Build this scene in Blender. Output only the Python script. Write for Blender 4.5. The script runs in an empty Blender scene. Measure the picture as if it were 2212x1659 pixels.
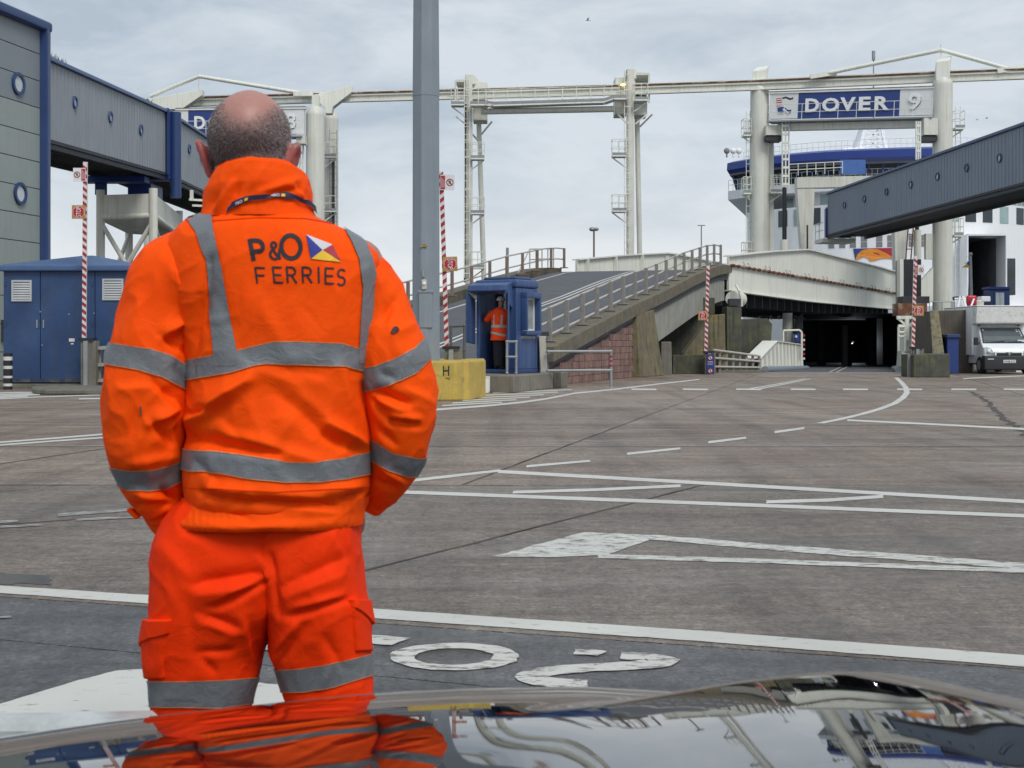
import bpy, bmesh, math, random
import numpy as np
from mathutils import Vector, Matrix, noise
from mathutils.bvhtree import BVHTree

random.seed(7)
rng = np.random.default_rng(11)
sc = bpy.context.scene
COL = sc.collection

# ------------------------------------------------------------------ camera
CAM_H = 1.25            # seated driver's eye height
FPX = 3000.0            # focal length in picture units (picture is 2212 wide)
cam_d = bpy.data.cameras.new('camera')
cam_d.sensor_width = 36.0
cam_d.lens = 36.0 * FPX / 2212.0
cam_d.shift_y = -(829.5 - 738.0) / 2212.0
cam_d.clip_start = 0.05
cam_d.clip_end = 8000
cam_d.dof.use_dof = True
cam_d.dof.focus_distance = 40.0
cam_d.dof.aperture_fstop = 17.0
cam = bpy.data.objects.new('camera', cam_d)
cam.location = (0, 0, CAM_H)
cam.rotation_euler = (math.radians(90), 0, 0)
COL.objects.link(cam)
sc.camera = cam

# ------------------------------------------------------------------ sky, sun, exposure
SUN_EL, SUN_AZ = math.radians(50), math.radians(152)
world = bpy.data.worlds.new('World')
sc.world = world
world.use_nodes = True
wn, wl = world.node_tree.nodes, world.node_tree.links
wn.clear()
w_out = wn.new('ShaderNodeOutputWorld')
w_bg = wn.new('ShaderNodeBackground')
w_sky = wn.new('ShaderNodeTexSky')
w_sky.sky_type = 'NISHITA'
w_sky.sun_disc = False
w_sky.sun_elevation = SUN_EL
w_sky.sun_rotation = SUN_AZ
w_tc = wn.new('ShaderNodeTexCoord')
w_map = wn.new('ShaderNodeMapping')
w_map.inputs['Scale'].default_value = (1.0, 1.0, 3.2)
wl.new(w_tc.outputs['Generated'], w_map.inputs['Vector'])
w_n1 = wn.new('ShaderNodeTexNoise')
w_n1.inputs['Scale'].default_value = 4.6
w_n1.inputs['Detail'].default_value = 9
w_n1.inputs['Roughness'].default_value = 0.6
w_n1.inputs['Distortion'].default_value = 0.35
wl.new(w_map.outputs['Vector'], w_n1.inputs['Vector'])
w_ramp = wn.new('ShaderNodeValToRGB')
w_ramp.color_ramp.elements[0].position = 0.385
w_ramp.color_ramp.elements[0].color = (0.345, 0.40, 0.462, 1)
w_ramp.color_ramp.elements[1].position = 0.62
w_ramp.color_ramp.elements[1].color = (0.52, 0.562, 0.60, 1)
wl.new(w_n1.outputs['Fac'], w_ramp.inputs['Fac'])
w_sep = wn.new('ShaderNodeSeparateXYZ')
wl.new(w_tc.outputs['Generated'], w_sep.inputs['Vector'])
w_hr = wn.new('ShaderNodeMapRange')
w_hr.interpolation_type = 'SMOOTHSTEP'
w_hr.inputs['From Min'].default_value = 0.015
w_hr.inputs['From Max'].default_value = 0.15
w_hr.inputs['To Min'].default_value = 0.85
w_hr.inputs['To Max'].default_value = 0.0
wl.new(w_sep.outputs['Z'], w_hr.inputs['Value'])
w_mixh = wn.new('ShaderNodeMixRGB')
w_mixh.inputs['Color2'].default_value = (0.66, 0.675, 0.69, 1)
wl.new(w_hr.outputs['Result'], w_mixh.inputs['Fac'])
wl.new(w_ramp.outputs['Color'], w_mixh.inputs['Color1'])
w_scl = wn.new('ShaderNodeMixRGB')
w_scl.blend_type = 'MULTIPLY'
w_scl.inputs['Fac'].default_value = 1.0
w_scl.inputs['Color2'].default_value = (0.1, 0.1, 0.1, 1)
wl.new(w_sky.outputs['Color'], w_scl.inputs['Color1'])
w_mix = wn.new('ShaderNodeMixRGB')           # thin blue showing through the overcast
w_mix.inputs['Fac'].default_value = 0.93
wl.new(w_scl.outputs['Color'], w_mix.inputs['Color1'])
wl.new(w_mixh.outputs['Color'], w_mix.inputs['Color2'])
wl.new(w_mix.outputs['Color'], w_bg.inputs['Color'])
w_bg.inputs['Strength'].default_value = 1.0
wl.new(w_bg.outputs['Background'], w_out.inputs['Surface'])

sun_d = bpy.data.lights.new('sun', 'SUN')
sun_d.energy = 1.5
sun_d.angle = math.radians(24)
sun_d.color = (1.0, 0.965, 0.92)
sun = bpy.data.objects.new('sun', sun_d)
to_sun = Vector((math.sin(SUN_AZ) * math.cos(SUN_EL), math.cos(SUN_AZ) * math.cos(SUN_EL), math.sin(SUN_EL)))
sun.rotation_euler = to_sun.to_track_quat('Z', 'Y').to_euler()
sun.location = to_sun * 60
COL.objects.link(sun)

vs = sc.view_settings
vs.view_transform = 'Standard'
vs.look = 'None'
vs.exposure = 0.42
vs.gamma = 1.0
vs.use_curve_mapping = False
sc.cycles.use_denoising = True
sc.cycles.max_bounces = 5
sc.cycles.diffuse_bounces = 2
sc.cycles.glossy_bounces = 3
sc.cycles.transmission_bounces = 4
sc.cycles.adaptive_threshold = 0.02

# ------------------------------------------------------------------ helpers
def at(x, y, Z):
    """picture point (2212 wide) at depth Z metres -> world point"""
    return Vector(((x - 1106.0) / FPX * Z, Z, CAM_H + (738.0 - y) / FPX * Z))

def gz(y):
    return CAM_H * FPX / (y - 738.0)

def gp(x, y, z=0.0):
    Z = (CAM_H - z) * FPX / (y - 738.0)
    return Vector(((x - 1106.0) / FPX * Z, Z, z))

ORG = {}
def origin_of(p):
    return ORG.get(p.name, Vector((0, 0, 0))) if p else Vector((0, 0, 0))

def tag(o, label=None, cat=None, group=None, kind=None):
    if label: o['label'] = label
    if cat: o['category'] = cat
    if group: o['group'] = group
    if kind: o['kind'] = kind
    return o

def thing(name, label, cat, loc=(0, 0, 0), group=None, kind=None):
    o = bpy.data.objects.new(name, None)
    o.empty_display_size = 0.2
    o.location = loc
    COL.objects.link(o)
    ORG[o.name] = Vector(loc)
    return tag(o, label, cat, group, kind)

def link_mesh(name, me, parent=None, mats=()):
    o = bpy.data.objects.new(name, me)
    COL.objects.link(o)
    if parent is not None:
        o.parent = parent
    ORG[o.name] = origin_of(parent)
    for m in mats:
        me.materials.append(m)
    return o

class MB:
    """collects simple solids, built into one mesh object"""
    def __init__(self, M=None):
        self.v, self.f, self.mi = [], [], []
        self.M = M
        self.cur = 0
    def add(self, vs, fs):
        n = len(self.v)
        if self.M is not None:
            vs = [self.M @ Vector(p) for p in vs]
        self.v += [Vector(p) for p in vs]
        self.f += [tuple(i + n for i in f) for f in fs]
        self.mi += [self.cur] * len(fs)
        return self
    def hexa(self, p):  # 8 points: bottom 4 ccw, top 4
        return self.add(p, [(3, 2, 1, 0), (4, 5, 6, 7), (0, 1, 5, 4), (1, 2, 6, 5), (2, 3, 7, 6), (3, 0, 4, 7)])
    def box(self, x0, x1, y0, y1, z0, z1):
        return self.hexa([(x0, y0, z0), (x1, y0, z0), (x1, y1, z0), (x0, y1, z0),
                          (x0, y0, z1), (x1, y0, z1), (x1, y1, z1), (x0, y1, z1)])
    def bar(self, a, b, w, h=None, up=(0, 0, 1)):
        a, b = Vector(a), Vector(b)
        h = w if h is None else h
        d = (b - a).normalized()
        up = Vector(up)
        s = d.cross(up)
        if s.length < 1e-4:
            s = d.cross(Vector((0, 1, 0)))
        s.normalize()
        u = s.cross(d)
        s *= w / 2; u *= h / 2
        return self.hexa([a - s - u, a + s - u, b + s - u, b - s - u, a - s + u, a + s + u, b + s + u, b - s + u])
    def tube(self, a, b, r0, r1=None, n=12, caps=True):
        a, b = Vector(a), Vector(b)
        r1 = r0 if r1 is None else r1
        d = (b - a).normalized()
        s = d.orthogonal().normalized()
        t = d.cross(s)
        vs = []
        for c, r in ((a, r0), (b, r1)):
            for k in range(n):
                q = 2 * math.pi * (k + 0.5) / n
                vs.append(c + s * (r * math.cos(q)) + t * (r * math.sin(q)))
        fs = [(k, (k + 1) % n, n + (k + 1) % n, n + k) for k in range(n)]
        if caps:
            fs += [tuple(range(n - 1, -1, -1)), tuple(range(n, 2 * n))]
        return self.add(vs, fs)
    def pipe(self, pts, r, n=8):
        for a, b in zip(pts[:-1], pts[1:]):
            self.tube(a, b, r, n=n)
        return self
    def prism(self, pts, vec):
        """planar polygon pts swept by vec"""
        pts = [Vector(p) for p in pts]
        vec = Vector(vec)
        n = len(pts)
        return self.add(pts + [p + vec for p in pts],
                        [tuple(range(n - 1, -1, -1)), tuple(range(n, 2 * n))] +
                        [(k, (k + 1) % n, n + (k + 1) % n, n + k) for k in range(n)])
    def loft(self, rings, close=True, caps=True):
        n = len(rings[0])
        vs = [p for r in rings for p in r]
        fs = []
        for j in range(len(rings) - 1):
            for k in range(n if close else n - 1):
                k2 = (k + 1) % n
                fs.append((j * n + k, j * n + k2, (j + 1) * n + k2, (j + 1) * n + k))
        if caps:
            fs.append(tuple(range(n - 1, -1, -1)))
            m = (len(rings) - 1) * n
            fs.append(tuple(range(m, m + n)))
        return self.add(vs, fs)
    def ball(self, c, r, n=10, sq=(1, 1, 1)):
        c = Vector(c)
        vs, fs = [], []
        m = n // 2 + 1
        for j in range(m + 1):
            a = math.pi * j / m
            for k in range(n):
                q = 2 * math.pi * k / n
                vs.append(c + Vector((r * sq[0] * math.sin(a) * math.cos(q), r * sq[1] * math.sin(a) * math.sin(q), -r * sq[2] * math.cos(a))))
        for j in range(m):
            for k in range(n):
                fs.append((j * n + k, j * n + (k + 1) % n, (j + 1) * n + (k + 1) % n, (j + 1) * n + k))
        return self.add(vs, fs)
    def build(self, name, mat, parent=None, smooth=False, bevel=0.0, seg=1, fix=True):
        o0 = origin_of(parent)
        me = bpy.data.meshes.new(name)
        me.from_pydata([tuple(p - o0) for p in self.v], [], self.f)
        if isinstance(mat, (list, tuple)):
            for m in mat: me.materials.append(m)
            me.polygons.foreach_set('material_index', self.mi)
        else:
            me.materials.append(mat)
        bm = bmesh.new()
        bm.from_mesh(me)
        bmesh.ops.remove_doubles(bm, verts=bm.verts, dist=1e-5)
        if fix:
            bmesh.ops.recalc_face_normals(bm, faces=bm.faces)
        if bevel > 0:
            ed = [e for e in bm.edges if len(e.link_faces) == 2 and e.calc_face_angle(0) > 0.6]
            bmesh.ops.bevel(bm, geom=ed, offset=bevel, segments=seg, profile=0.6, affect='EDGES', clamp_overlap=True)
        bm.to_mesh(me)
        bm.free()
        if smooth:
            me.polygons.foreach_set('use_smooth', [True] * len(me.polygons))
            try: me.set_sharp_from_angle(angle=math.radians(38))
            except Exception: pass
        return link_mesh(name, me, parent)

def frame(o, u, v=None):
    """matrix with x along u (horizontal), z up, y = up x u (into depth)"""
    u = Vector(u).normalized()
    w = Vector((0, 0, 1)) if v is None else Vector(v).normalized()
    y = w.cross(u).normalized()
    w = u.cross(y)
    M = Matrix.Identity(4)
    for i in range(3):
        M[i][0], M[i][1], M[i][2], M[i][3] = u[i], y[i], w[i], o[i]
    return M

def text_mesh(s, size=1.0, bold=0.0, extrude=0.0, spacing=1.0, res=3):
    cu = bpy.data.curves.new('lettering', 'FONT')
    cu.body = s
    cu.size = size
    cu.offset = bold
    cu.extrude = extrude
    cu.space_character = spacing
    cu.resolution_u = res
    ob = bpy.data.objects.new('lettering_source', cu)
    COL.objects.link(ob)
    dg = bpy.context.evaluated_depsgraph_get()
    me = bpy.data.meshes.new_from_object(ob.evaluated_get(dg))
    bpy.data.objects.remove(ob)
    bpy.data.curves.remove(cu)
    me.materials.clear()
    return me

def text(name, s, M, width, height, mat, parent, extrude=0.004, bold=0.0, spacing=1.0):
    """lettering fitted into width x height at frame M (x right, z up, facing -y of the frame)"""
    me = text_mesh(s, 1.0, bold, 0.0, spacing)
    co = np.array([v.co[:] for v in me.vertices])
    mn, mx = co.min(0), co.max(0)
    sx, sz = width / (mx[0] - mn[0]), height / (mx[1] - mn[1])
    o0 = origin_of(parent)
    faces = [tuple(p.vertices) for p in me.polygons]
    P = [M @ Vector(((c[0] - mn[0]) * sx, -extrude, (c[1] - mn[1]) * sz)) for c in co]
    n = len(P)
    if extrude > 0.006:
        Q = [M @ Vector(((c[0] - mn[0]) * sx, 0, (c[1] - mn[1]) * sz)) for c in co]
        ec = {}
        for f in faces:
            for a, b in zip(f, f[1:] + f[:1]):
                ec[(a, b)] = 1
        side = [(a, b, b + n, a + n) for (a, b) in ec if (b, a) not in ec]
        P += Q
        faces = faces + side
    bpy.data.meshes.remove(me)
    m2 = bpy.data.meshes.new(name)
    m2.from_pydata([tuple(p - o0) for p in P], [], faces)
    return link_mesh(name, m2, parent, [mat])

# ------------------------------------------------------------------ materials
MATS = {}
def mat(name, col, rough=0.6, metal=0.0, var=0.12, vscale=2.0, bump=0.0, bscale=60.0, col2=None, c2scale=1.2, c2lo=0.5, c2hi=0.65,
        streak=None, streak_amt=0.35, spec=0.5, rand=0.0, coat=0.0, rvar=0.0, trans=0.0, alpha=1.0, stretch=(1, 1, 1), coords='Object'):
    """procedural paint / concrete / metal: value noise, an optional second colour in patches, rain streaks, bump"""
    if name in MATS: return MATS[name]
    m = bpy.data.materials.new(name)
    MATS[name] = m
    m.use_nodes = True
    nt = m.node_tree
    N, L = nt.nodes, nt.links
    b = N['Principled BSDF']
    b.inputs['Roughness'].default_value = rough
    b.inputs['Metallic'].default_value = metal
    b.inputs['Specular IOR Level'].default_value = spec
    if coat: b.inputs['Coat Weight'].default_value = coat; b.inputs['Coat Roughness'].default_value = 0.03
    if trans: b.inputs['Transmission Weight'].default_value = trans
    if alpha < 1: b.inputs['Alpha'].default_value = alpha
    tc = N.new('ShaderNodeTexCoord')
    if coords == 'World':
        g = N.new('ShaderNodeNewGeometry'); src = g.outputs['Position']
    else:
        src = tc.outputs['Object']
    if stretch != (1, 1, 1):
        mp = N.new('ShaderNodeMapping'); mp.inputs['Scale'].default_value = stretch
        L.new(src, mp.inputs['Vector']); src = mp.outputs['Vector']
    n1 = N.new('ShaderNodeTexNoise'); n1.inputs['Scale'].default_value = vscale; n1.inputs['Detail'].default_value = 6
    n1.inputs['Roughness'].default_value = 0.65
    L.new(src, n1.inputs['Vector'])
    mr = N.new('ShaderNodeMapRange'); mr.inputs['From Min'].default_value = 0.3; mr.inputs['From Max'].default_value = 0.7
    mr.inputs['To Min'].default_value = 1 - var; mr.inputs['To Max'].default_value = 1 + var
    L.new(n1.outputs['Fac'], mr.inputs['Value'])
    mul = N.new('ShaderNodeVectorMath'); mul.operation = 'SCALE'
    L.new(mr.outputs['Result'], mul.inputs['Scale'])
    basecol = None
    if col2 is not None:
        n2 = N.new('ShaderNodeTexNoise'); n2.inputs['Scale'].default_value = c2scale; n2.inputs['Detail'].default_value = 8
        n2.inputs['Roughness'].default_value = 0.7
        L.new(src, n2.inputs['Vector'])
        r2 = N.new('ShaderNodeMapRange'); r2.inputs['From Min'].default_value = c2lo; r2.inputs['From Max'].default_value = c2hi
        L.new(n2.outputs['Fac'], r2.inputs['Value'])
        mx = N.new('ShaderNodeMixRGB'); mx.inputs['Color1'].default_value = (*col, 1); mx.inputs['Color2'].default_value = (*col2, 1)
        L.new(r2.outputs['Result'], mx.inputs['Fac'])
        basecol = mx.outputs['Color']
    if streak is not None:
        g2 = N.new('ShaderNodeNewGeometry')
        mp = N.new('ShaderNodeMapping'); mp.inputs['Scale'].default_value = (5, 5, 0.22)
        L.new(g2.outputs['Position'], mp.inputs['Vector'])
        n3 = N.new('ShaderNodeTexNoise'); n3.inputs['Scale'].default_value = 1.6; n3.inputs['Detail'].default_value = 5
        L.new(mp.outputs['Vector'], n3.inputs['Vector'])
        r3 = N.new('ShaderNodeMapRange'); r3.inputs['From Min'].default_value = 0.5; r3.inputs['From Max'].default_value = 0.72
        r3.inputs['To Max'].default_value = streak_amt
        L.new(n3.outputs['Fac'], r3.inputs['Value'])
        mx = N.new('ShaderNodeMixRGB'); mx.inputs['Color1'].default_value = (*col, 1); mx.inputs['Color2'].default_value = (*streak, 1)
        L.new(r3.outputs['Result'], mx.inputs['Fac'])
        if basecol is not None: L.new(basecol, mx.inputs['Color1'])
        basecol = mx.outputs['Color']
    if rand:
        oi = N.new('ShaderNodeObjectInfo')
        rr = N.new('ShaderNodeMapRange'); rr.inputs['To Min'].default_value = 1 - rand; rr.inputs['To Max'].default_value = 1 + rand
        L.new(oi.outputs['Random'], rr.inputs['Value'])
        m2 = N.new('ShaderNodeMath'); m2.operation = 'MULTIPLY'
        L.new(rr.outputs['Result'], m2.inputs[0]); L.new(mr.outputs['Result'], m2.inputs[1])
        L.new(m2.outputs['Value'], mul.inputs['Scale'])
    if basecol is not None: L.new(basecol, mul.inputs[0])
    else: mul.inputs[0].default_value = col
    L.new(mul.outputs['Vector'], b.inputs['Base Color'])
    if rvar:
        r4 = N.new('ShaderNodeMapRange'); r4.inputs['From Min'].default_value = 0.3; r4.inputs['From Max'].default_value = 0.7
        r4.inputs['To Min'].default_value = max(0.02, rough - rvar); r4.inputs['To Max'].default_value = min(1, rough + rvar)
        L.new(n1.outputs['Fac'], r4.inputs['Value']); L.new(r4.outputs['Result'], b.inputs['Roughness'])
    if bump:
        nb = N.new('ShaderNodeTexNoise'); nb.inputs['Scale'].default_value = bscale; nb.inputs['Detail'].default_value = 5
        L.new(src, nb.inputs['Vector'])
        bp = N.new('ShaderNodeBump'); bp.inputs['Strength'].default_value = bump; bp.inputs['Distance'].default_value = 0.02
        L.new(nb.outputs['Fac'], bp.inputs['Height']); L.new(bp.outputs['Normal'], b.inputs['Normal'])
    return m

CREAM = mat('cream_steel_paint', (0.68, 0.685, 0.61), 0.5, var=0.07, vscale=0.8, col2=(0.33, 0.22, 0.13), c2scale=1.6, c2lo=0.67, c2hi=0.74, coords='World', streak=(0.34, 0.30, 0.20), streak_amt=0.3)
CREAM2 = mat('cream_girder_paint', (0.78, 0.79, 0.71), 0.5, var=0.05, vscale=0.6, col2=(0.45, 0.36, 0.25), c2scale=1.9, c2lo=0.69, c2hi=0.75, coords='World', streak=(0.42, 0.40, 0.30), streak_amt=0.35)
RUST = mat('rusty_flange', (0.16, 0.065, 0.035), 0.85, var=0.4, vscale=3, col2=(0.45, 0.40, 0.32), c2scale=1.1)
GALV = mat('galvanised_steel', (0.30, 0.32, 0.33), 0.5, metal=0.3, var=0.15)
DKSTEEL = mat('dark_steel', (0.035, 0.038, 0.045), 0.55, var=0.25)
MASTGREY = mat('mast_grey_paint', (0.215, 0.255, 0.295), 0.5, var=0.07, vscale=1.5, streak=(0.33, 0.35, 0.36), streak_amt=0.25)
BLUE = mat('blue_trim_paint', (0.022, 0.052, 0.155), 0.4, var=0.1, vscale=1.5)
BLUEBOX = mat('blue_shed_paint', (0.022, 0.058, 0.155), 0.5, var=0.25, vscale=1.0, col2=(0.045, 0.085, 0.17), c2scale=0.9, c2lo=0.5, c2hi=0.75, streak=(0.05, 0.06, 0.085), streak_amt=0.5)
BLUEGRP = mat('blue_booth_plastic', (0.038, 0.078, 0.20), 0.42, var=0.08, vscale=2, streak=(0.10, 0.16, 0.32), streak_amt=0.4)
BLUEROOF = mat('blue_roof_plastic', (0.065, 0.12, 0.25), 0.4, var=0.1, vscale=2)
GANGGREY = mat('walkway_grey_cladding', (0.27, 0.30, 0.335), 0.55, var=0.05, vscale=0.7, streak=(0.38, 0.41, 0.43), streak_amt=0.55)
GANGBLUE = mat('walkway_slate_cladding', (0.185, 0.23, 0.295), 0.5, var=0.06, vscale=0.7, streak=(0.20, 0.235, 0.29), streak_amt=0.5)
GANGROOF = mat('walkway_blue_roof', (0.05, 0.09, 0.21), 0.45, var=0.12)
GANGROOF2 = mat('walkway_navy_roof', (0.045, 0.075, 0.17), 0.45, var=0.12)
UNDER = mat('walkway_underside', (0.030, 0.033, 0.045), 0.6, var=0.2)
CLADTOP = mat('grey_cladding', (0.22, 0.25, 0.275), 0.5, var=0.04, vscale=0.8)
CLADLOW = mat('green_grey_cladding', (0.29, 0.335, 0.32), 0.5, var=0.05, vscale=0.8, streak=(0.24, 0.27, 0.22), streak_amt=0.4)
CONC = mat('weathered_concrete', (0.185, 0.173, 0.145), 0.85, var=0.22, vscale=2.2, bump=0.5, bscale=25, streak=(0.10, 0.095, 0.075), streak_amt=0.7)
CONCPALE = mat('pale_concrete', (0.32, 0.32, 0.285), 0.85, var=0.15, vscale=1.8, bump=0.3, bscale=25, streak=(0.24, 0.23, 0.19), streak_amt=0.6)
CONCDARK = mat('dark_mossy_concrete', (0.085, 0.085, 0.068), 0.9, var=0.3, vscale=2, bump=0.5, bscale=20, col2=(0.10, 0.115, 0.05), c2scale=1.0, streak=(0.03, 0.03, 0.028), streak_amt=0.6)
LICHEN = mat('lichen_concrete', (0.165, 0.145, 0.095), 0.9, var=0.25, vscale=3, bump=0.5, bscale=30, col2=(0.22, 0.175, 0.06), c2scale=2.0, streak=(0.05, 0.048, 0.038), streak_amt=0.9)
MOSSTOP = mat('mossy_kerb', (0.145, 0.13, 0.098), 0.9, var=0.25, vscale=3, bump=0.5, bscale=30, col2=(0.19, 0.155, 0.07), c2scale=1.1, c2lo=0.52, c2hi=0.72, streak=(0.11, 0.10, 0.08), streak_amt=0.5)
BRICK = mat('pink_blockwork', (0.25, 0.150, 0.128), 0.9, var=0.2, vscale=6, bump=0.6, bscale=50, rand=0.2, coords='World', streak=(0.06, 0.04, 0.036), streak_amt=1.0)
MORTAR = mat('dark_mortar', (0.15, 0.105, 0.095), 0.95, var=0.3, vscale=5)
ASPH = mat('ramp_asphalt', (0.085, 0.09, 0.10), 0.75, var=0.18, vscale=1.6, bump=0.3, bscale=50)
YELLOW = mat('yellow_block_paint', (0.50, 0.36, 0.075), 0.7, var=0.14, vscale=3, bump=0.5, bscale=30, col2=(0.27, 0.19, 0.07), c2scale=3.2, c2lo=0.56, c2hi=0.70, streak=(0.24, 0.17, 0.07), streak_amt=0.4)
WHITE = mat('white_paint', (0.74, 0.75, 0.74), 0.5, var=0.06, vscale=2, streak=(0.45, 0.45, 0.42), streak_amt=0.3)
SHIPWHITE = mat('ferry_white_paint', (0.86, 0.88, 0.90), 0.4, var=0.03, vscale=0.4, streak=(0.6, 0.6, 0.58), streak_amt=0.2)
SHIPBLUE = mat('ferry_blue_paint', (0.016, 0.045, 0.25), 0.35, var=0.06, vscale=0.5)
SHIPGLASS = mat('ferry_dark_glass', (0.035, 0.05, 0.06), 0.12, var=0.3, vscale=0.4)
PALEGLASS = mat('ferry_pale_glass', (0.30, 0.42, 0.42), 0.15, var=0.25, vscale=0.6)
LOUVRE = mat('grey_louvre', (0.22, 0.22, 0.23), 0.6, var=0.1)
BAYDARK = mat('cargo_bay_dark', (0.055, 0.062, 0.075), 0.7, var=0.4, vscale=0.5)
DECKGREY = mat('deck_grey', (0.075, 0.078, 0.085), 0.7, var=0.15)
RED = mat('sign_red', (0.42, 0.020, 0.030), 0.5, var=0.06)
DKRED = mat('stripe_red', (0.33, 0.025, 0.035), 0.5, var=0.12, vscale=5)
STRIPEW = mat('stripe_white', (0.66, 0.63, 0.62), 0.5, var=0.1, vscale=5)
OCHRE = mat('sign_ochre_back', (0.42, 0.24, 0.055), 0.7, var=0.15, vscale=5)
BLACK = mat('black_plastic', (0.018, 0.019, 0.021), 0.45, var=0.15)
SIGNBLUE = mat('sign_blue', (0.018, 0.045, 0.20), 0.4, var=0.05)
SIGNWHITE = mat('sign_white', (0.72, 0.73, 0.73), 0.45, var=0.04, streak=(0.5, 0.5, 0.47), streak_amt=0.3)
LETTERW = mat('raised_letter_white', (0.80, 0.81, 0.82), 0.4, var=0.03)
LETTERS = mat('raised_letter_side', (0.20, 0.21, 0.23), 0.5, var=0.05)
GLASS = mat('window_glass', (0.05, 0.06, 0.065), 0.08, var=0.2)
SKYGLASS = mat('porthole_glass', (0.52, 0.57, 0.59), 0.12, var=0.2)  # pale base colour paints in the sky seen through the portholes
RAILBROWN = mat('weathered_rail', (0.22, 0.165, 0.14), 0.75, var=0.2, vscale=4)
RAILGREY = mat('grey_rail', (0.235, 0.225, 0.205), 0.6, var=0.15, vscale=4)
RAILPALE = mat('pale_rail', (0.45, 0.425, 0.39), 0.6, var=0.15, vscale=4)
TYRE = mat('tyre_rubber', (0.015, 0.015, 0.016), 0.85, var=0.2)
VANWHITE = mat('van_white_paint', (0.74, 0.78, 0.80), 0.3, var=0.03, coat=0.4)
SEA = mat('harbour_water', (0.03, 0.055, 0.06), 0.12, var=0.2, bump=0.6, bscale=1.5)
# ------------------------------------------------------------------ ground
def ground_mat(name, c1, c2, c3, rough, wet, lines, rand=0.1):
    m = bpy.data.materials.new(name); m.use_nodes = True
    N, L = m.node_tree.nodes, m.node_tree.links
    b = N['Principled BSDF']
    g = N.new('ShaderNodeNewGeometry')
    def noise_(scale, detail=6, rough_=0.6, stretch=None, rot=0.0, dist=0.0):
        src = g.outputs['Position']
        if stretch:
            mp = N.new('ShaderNodeMapping'); mp.inputs['Scale'].default_value = stretch; mp.inputs['Rotation'].default_value = (0, 0, rot)
            L.new(src, mp.inputs['Vector']); src = mp.outputs['Vector']
        n = N.new('ShaderNodeTexNoise'); n.inputs['Scale'].default_value = scale; n.inputs['Detail'].default_value = detail
        n.inputs['Roughness'].default_value = rough_; n.inputs['Distortion'].default_value = dist
        L.new(src, n.inputs['Vector']); return n.outputs['Fac']
    def rangem(v, a, b_, c, d):
        r = N.new('ShaderNodeMapRange'); r.inputs['From Min'].default_value = a; r.inputs['From Max'].default_value = b_
        r.inputs['To Min'].default_value = c; r.inputs['To Max'].default_value = d
        L.new(v, r.inputs['Value']); return r.outputs['Result']
    def mixc(f, a, b_):
        x = N.new('ShaderNodeMixRGB')
        if hasattr(f, 'links'): L.new(f, x.inputs['Fac'])
        else: x.inputs['Fac'].default_value = f
        for i, c in ((1, a), (2, b_)):
            if hasattr(c, 'links'): L.new(c, x.inputs[i])
            else: x.inputs[i].default_value = (*c, 1)
        return x.outputs['Color']
    big = noise_(0.22, 7, 0.65, dist=0.6)
    patch = noise_(0.5, 6, 0.6, stretch=(0.35, 1.6, 1), rot=0.12)
    grain = noise_(48.0, 3, 0.75)
    speck = N.new('ShaderNodeTexVoronoi'); speck.inputs['Scale'].default_value = 34.0
    L.new(g.outputs['Position'], speck.inputs['Vector'])
    tine = noise_(3.0, 4, 0.7, stretch=(1.6, 22.0, 1), rot=0.25)
    tine2 = noise_(2.0, 5, 0.7, stretch=(1.2, 12.0, 1), rot=-0.2)
    col = mixc(rangem(big, 0.36, 0.64, 0, 1), c1, c2)
    col = mixc(rangem(patch, 0.52, 0.72, 0, 0.55), col, c3)
    def scale_(c, v):
        s = N.new('ShaderNodeVectorMath'); s.operation = 'SCALE'
        L.new(c, s.inputs[0]); L.new(v, s.inputs['Scale']); return s.outputs['Vector']
    grain2 = noise_(15.0, 4, 0.8, stretch=(1.0, 0.6, 1))
    blot = noise_(1.7, 7, 0.7, stretch=(0.7, 1.5, 1), dist=1.0)
    tyre = noise_(0.9, 5, 0.6, stretch=(2.2, 0.16, 1), rot=0.33)
    col = scale_(col, rangem(grain, 0.3, 0.7, 0.55, 1.45))
    col = scale_(col, rangem(grain2, 0.32, 0.68, 0.62, 1.38))
    col = scale_(col, rangem(blot, 0.3, 0.7, 0.72, 1.28))
    col = scale_(col, rangem(tyre, 0.48, 0.68, 1.08, 0.70))
    tyre2 = noise_(1.3, 4, 0.6, stretch=(0.14, 1.9, 1), rot=0.1)
    col = scale_(col, rangem(tyre2, 0.5, 0.7, 1.05, 0.75))
    oil = noise_(1.15, 3, 0.5, dist=0.4)
    col = scale_(col, rangem(oil, 0.62, 0.72, 1.0, 0.72))
    col = scale_(col, rangem(speck.outputs['Distance'], 0.0, 0.5, 1.3, 0.88))
    if lines:
        col = scale_(col, rangem(tine, 0.42, 0.66, 1.05, 1.05 - lines))
        col = scale_(col, rangem(tine2, 0.45, 0.7, 1.05, 1.05 - lines * 0.8))
    oi = N.new('ShaderNodeObjectInfo')
    col = scale_(col, rangem(oi.outputs['Random'], 0, 1, 1 - rand, 1 + rand))
    L.new(col, b.inputs['Base Color'])
    wetf = noise_(0.55, 6, 0.62, stretch=(0.4, 1.3, 1), rot=0.2, dist=0.8)
    r = rangem(wetf, 0.5, 0.68, rough, rough - wet)
    L.new(r, b.inputs['Roughness'])
    b.inputs['Specular IOR Level'].default_value = 0.5
    bp = N.new('ShaderNodeBump'); bp.inputs['Strength'].default_value = 0.8; bp.inputs['Distance'].default_value = 0.02
    add = N.new('ShaderNodeMath'); add.operation = 'ADD'
    L.new(grain, add.inputs[0]); L.new(tine, add.inputs[1])
    L.new(add.outputs['Value'], bp.inputs['Height']); L.new(bp.outputs['Normal'], b.inputs['Normal'])
    return m

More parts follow.
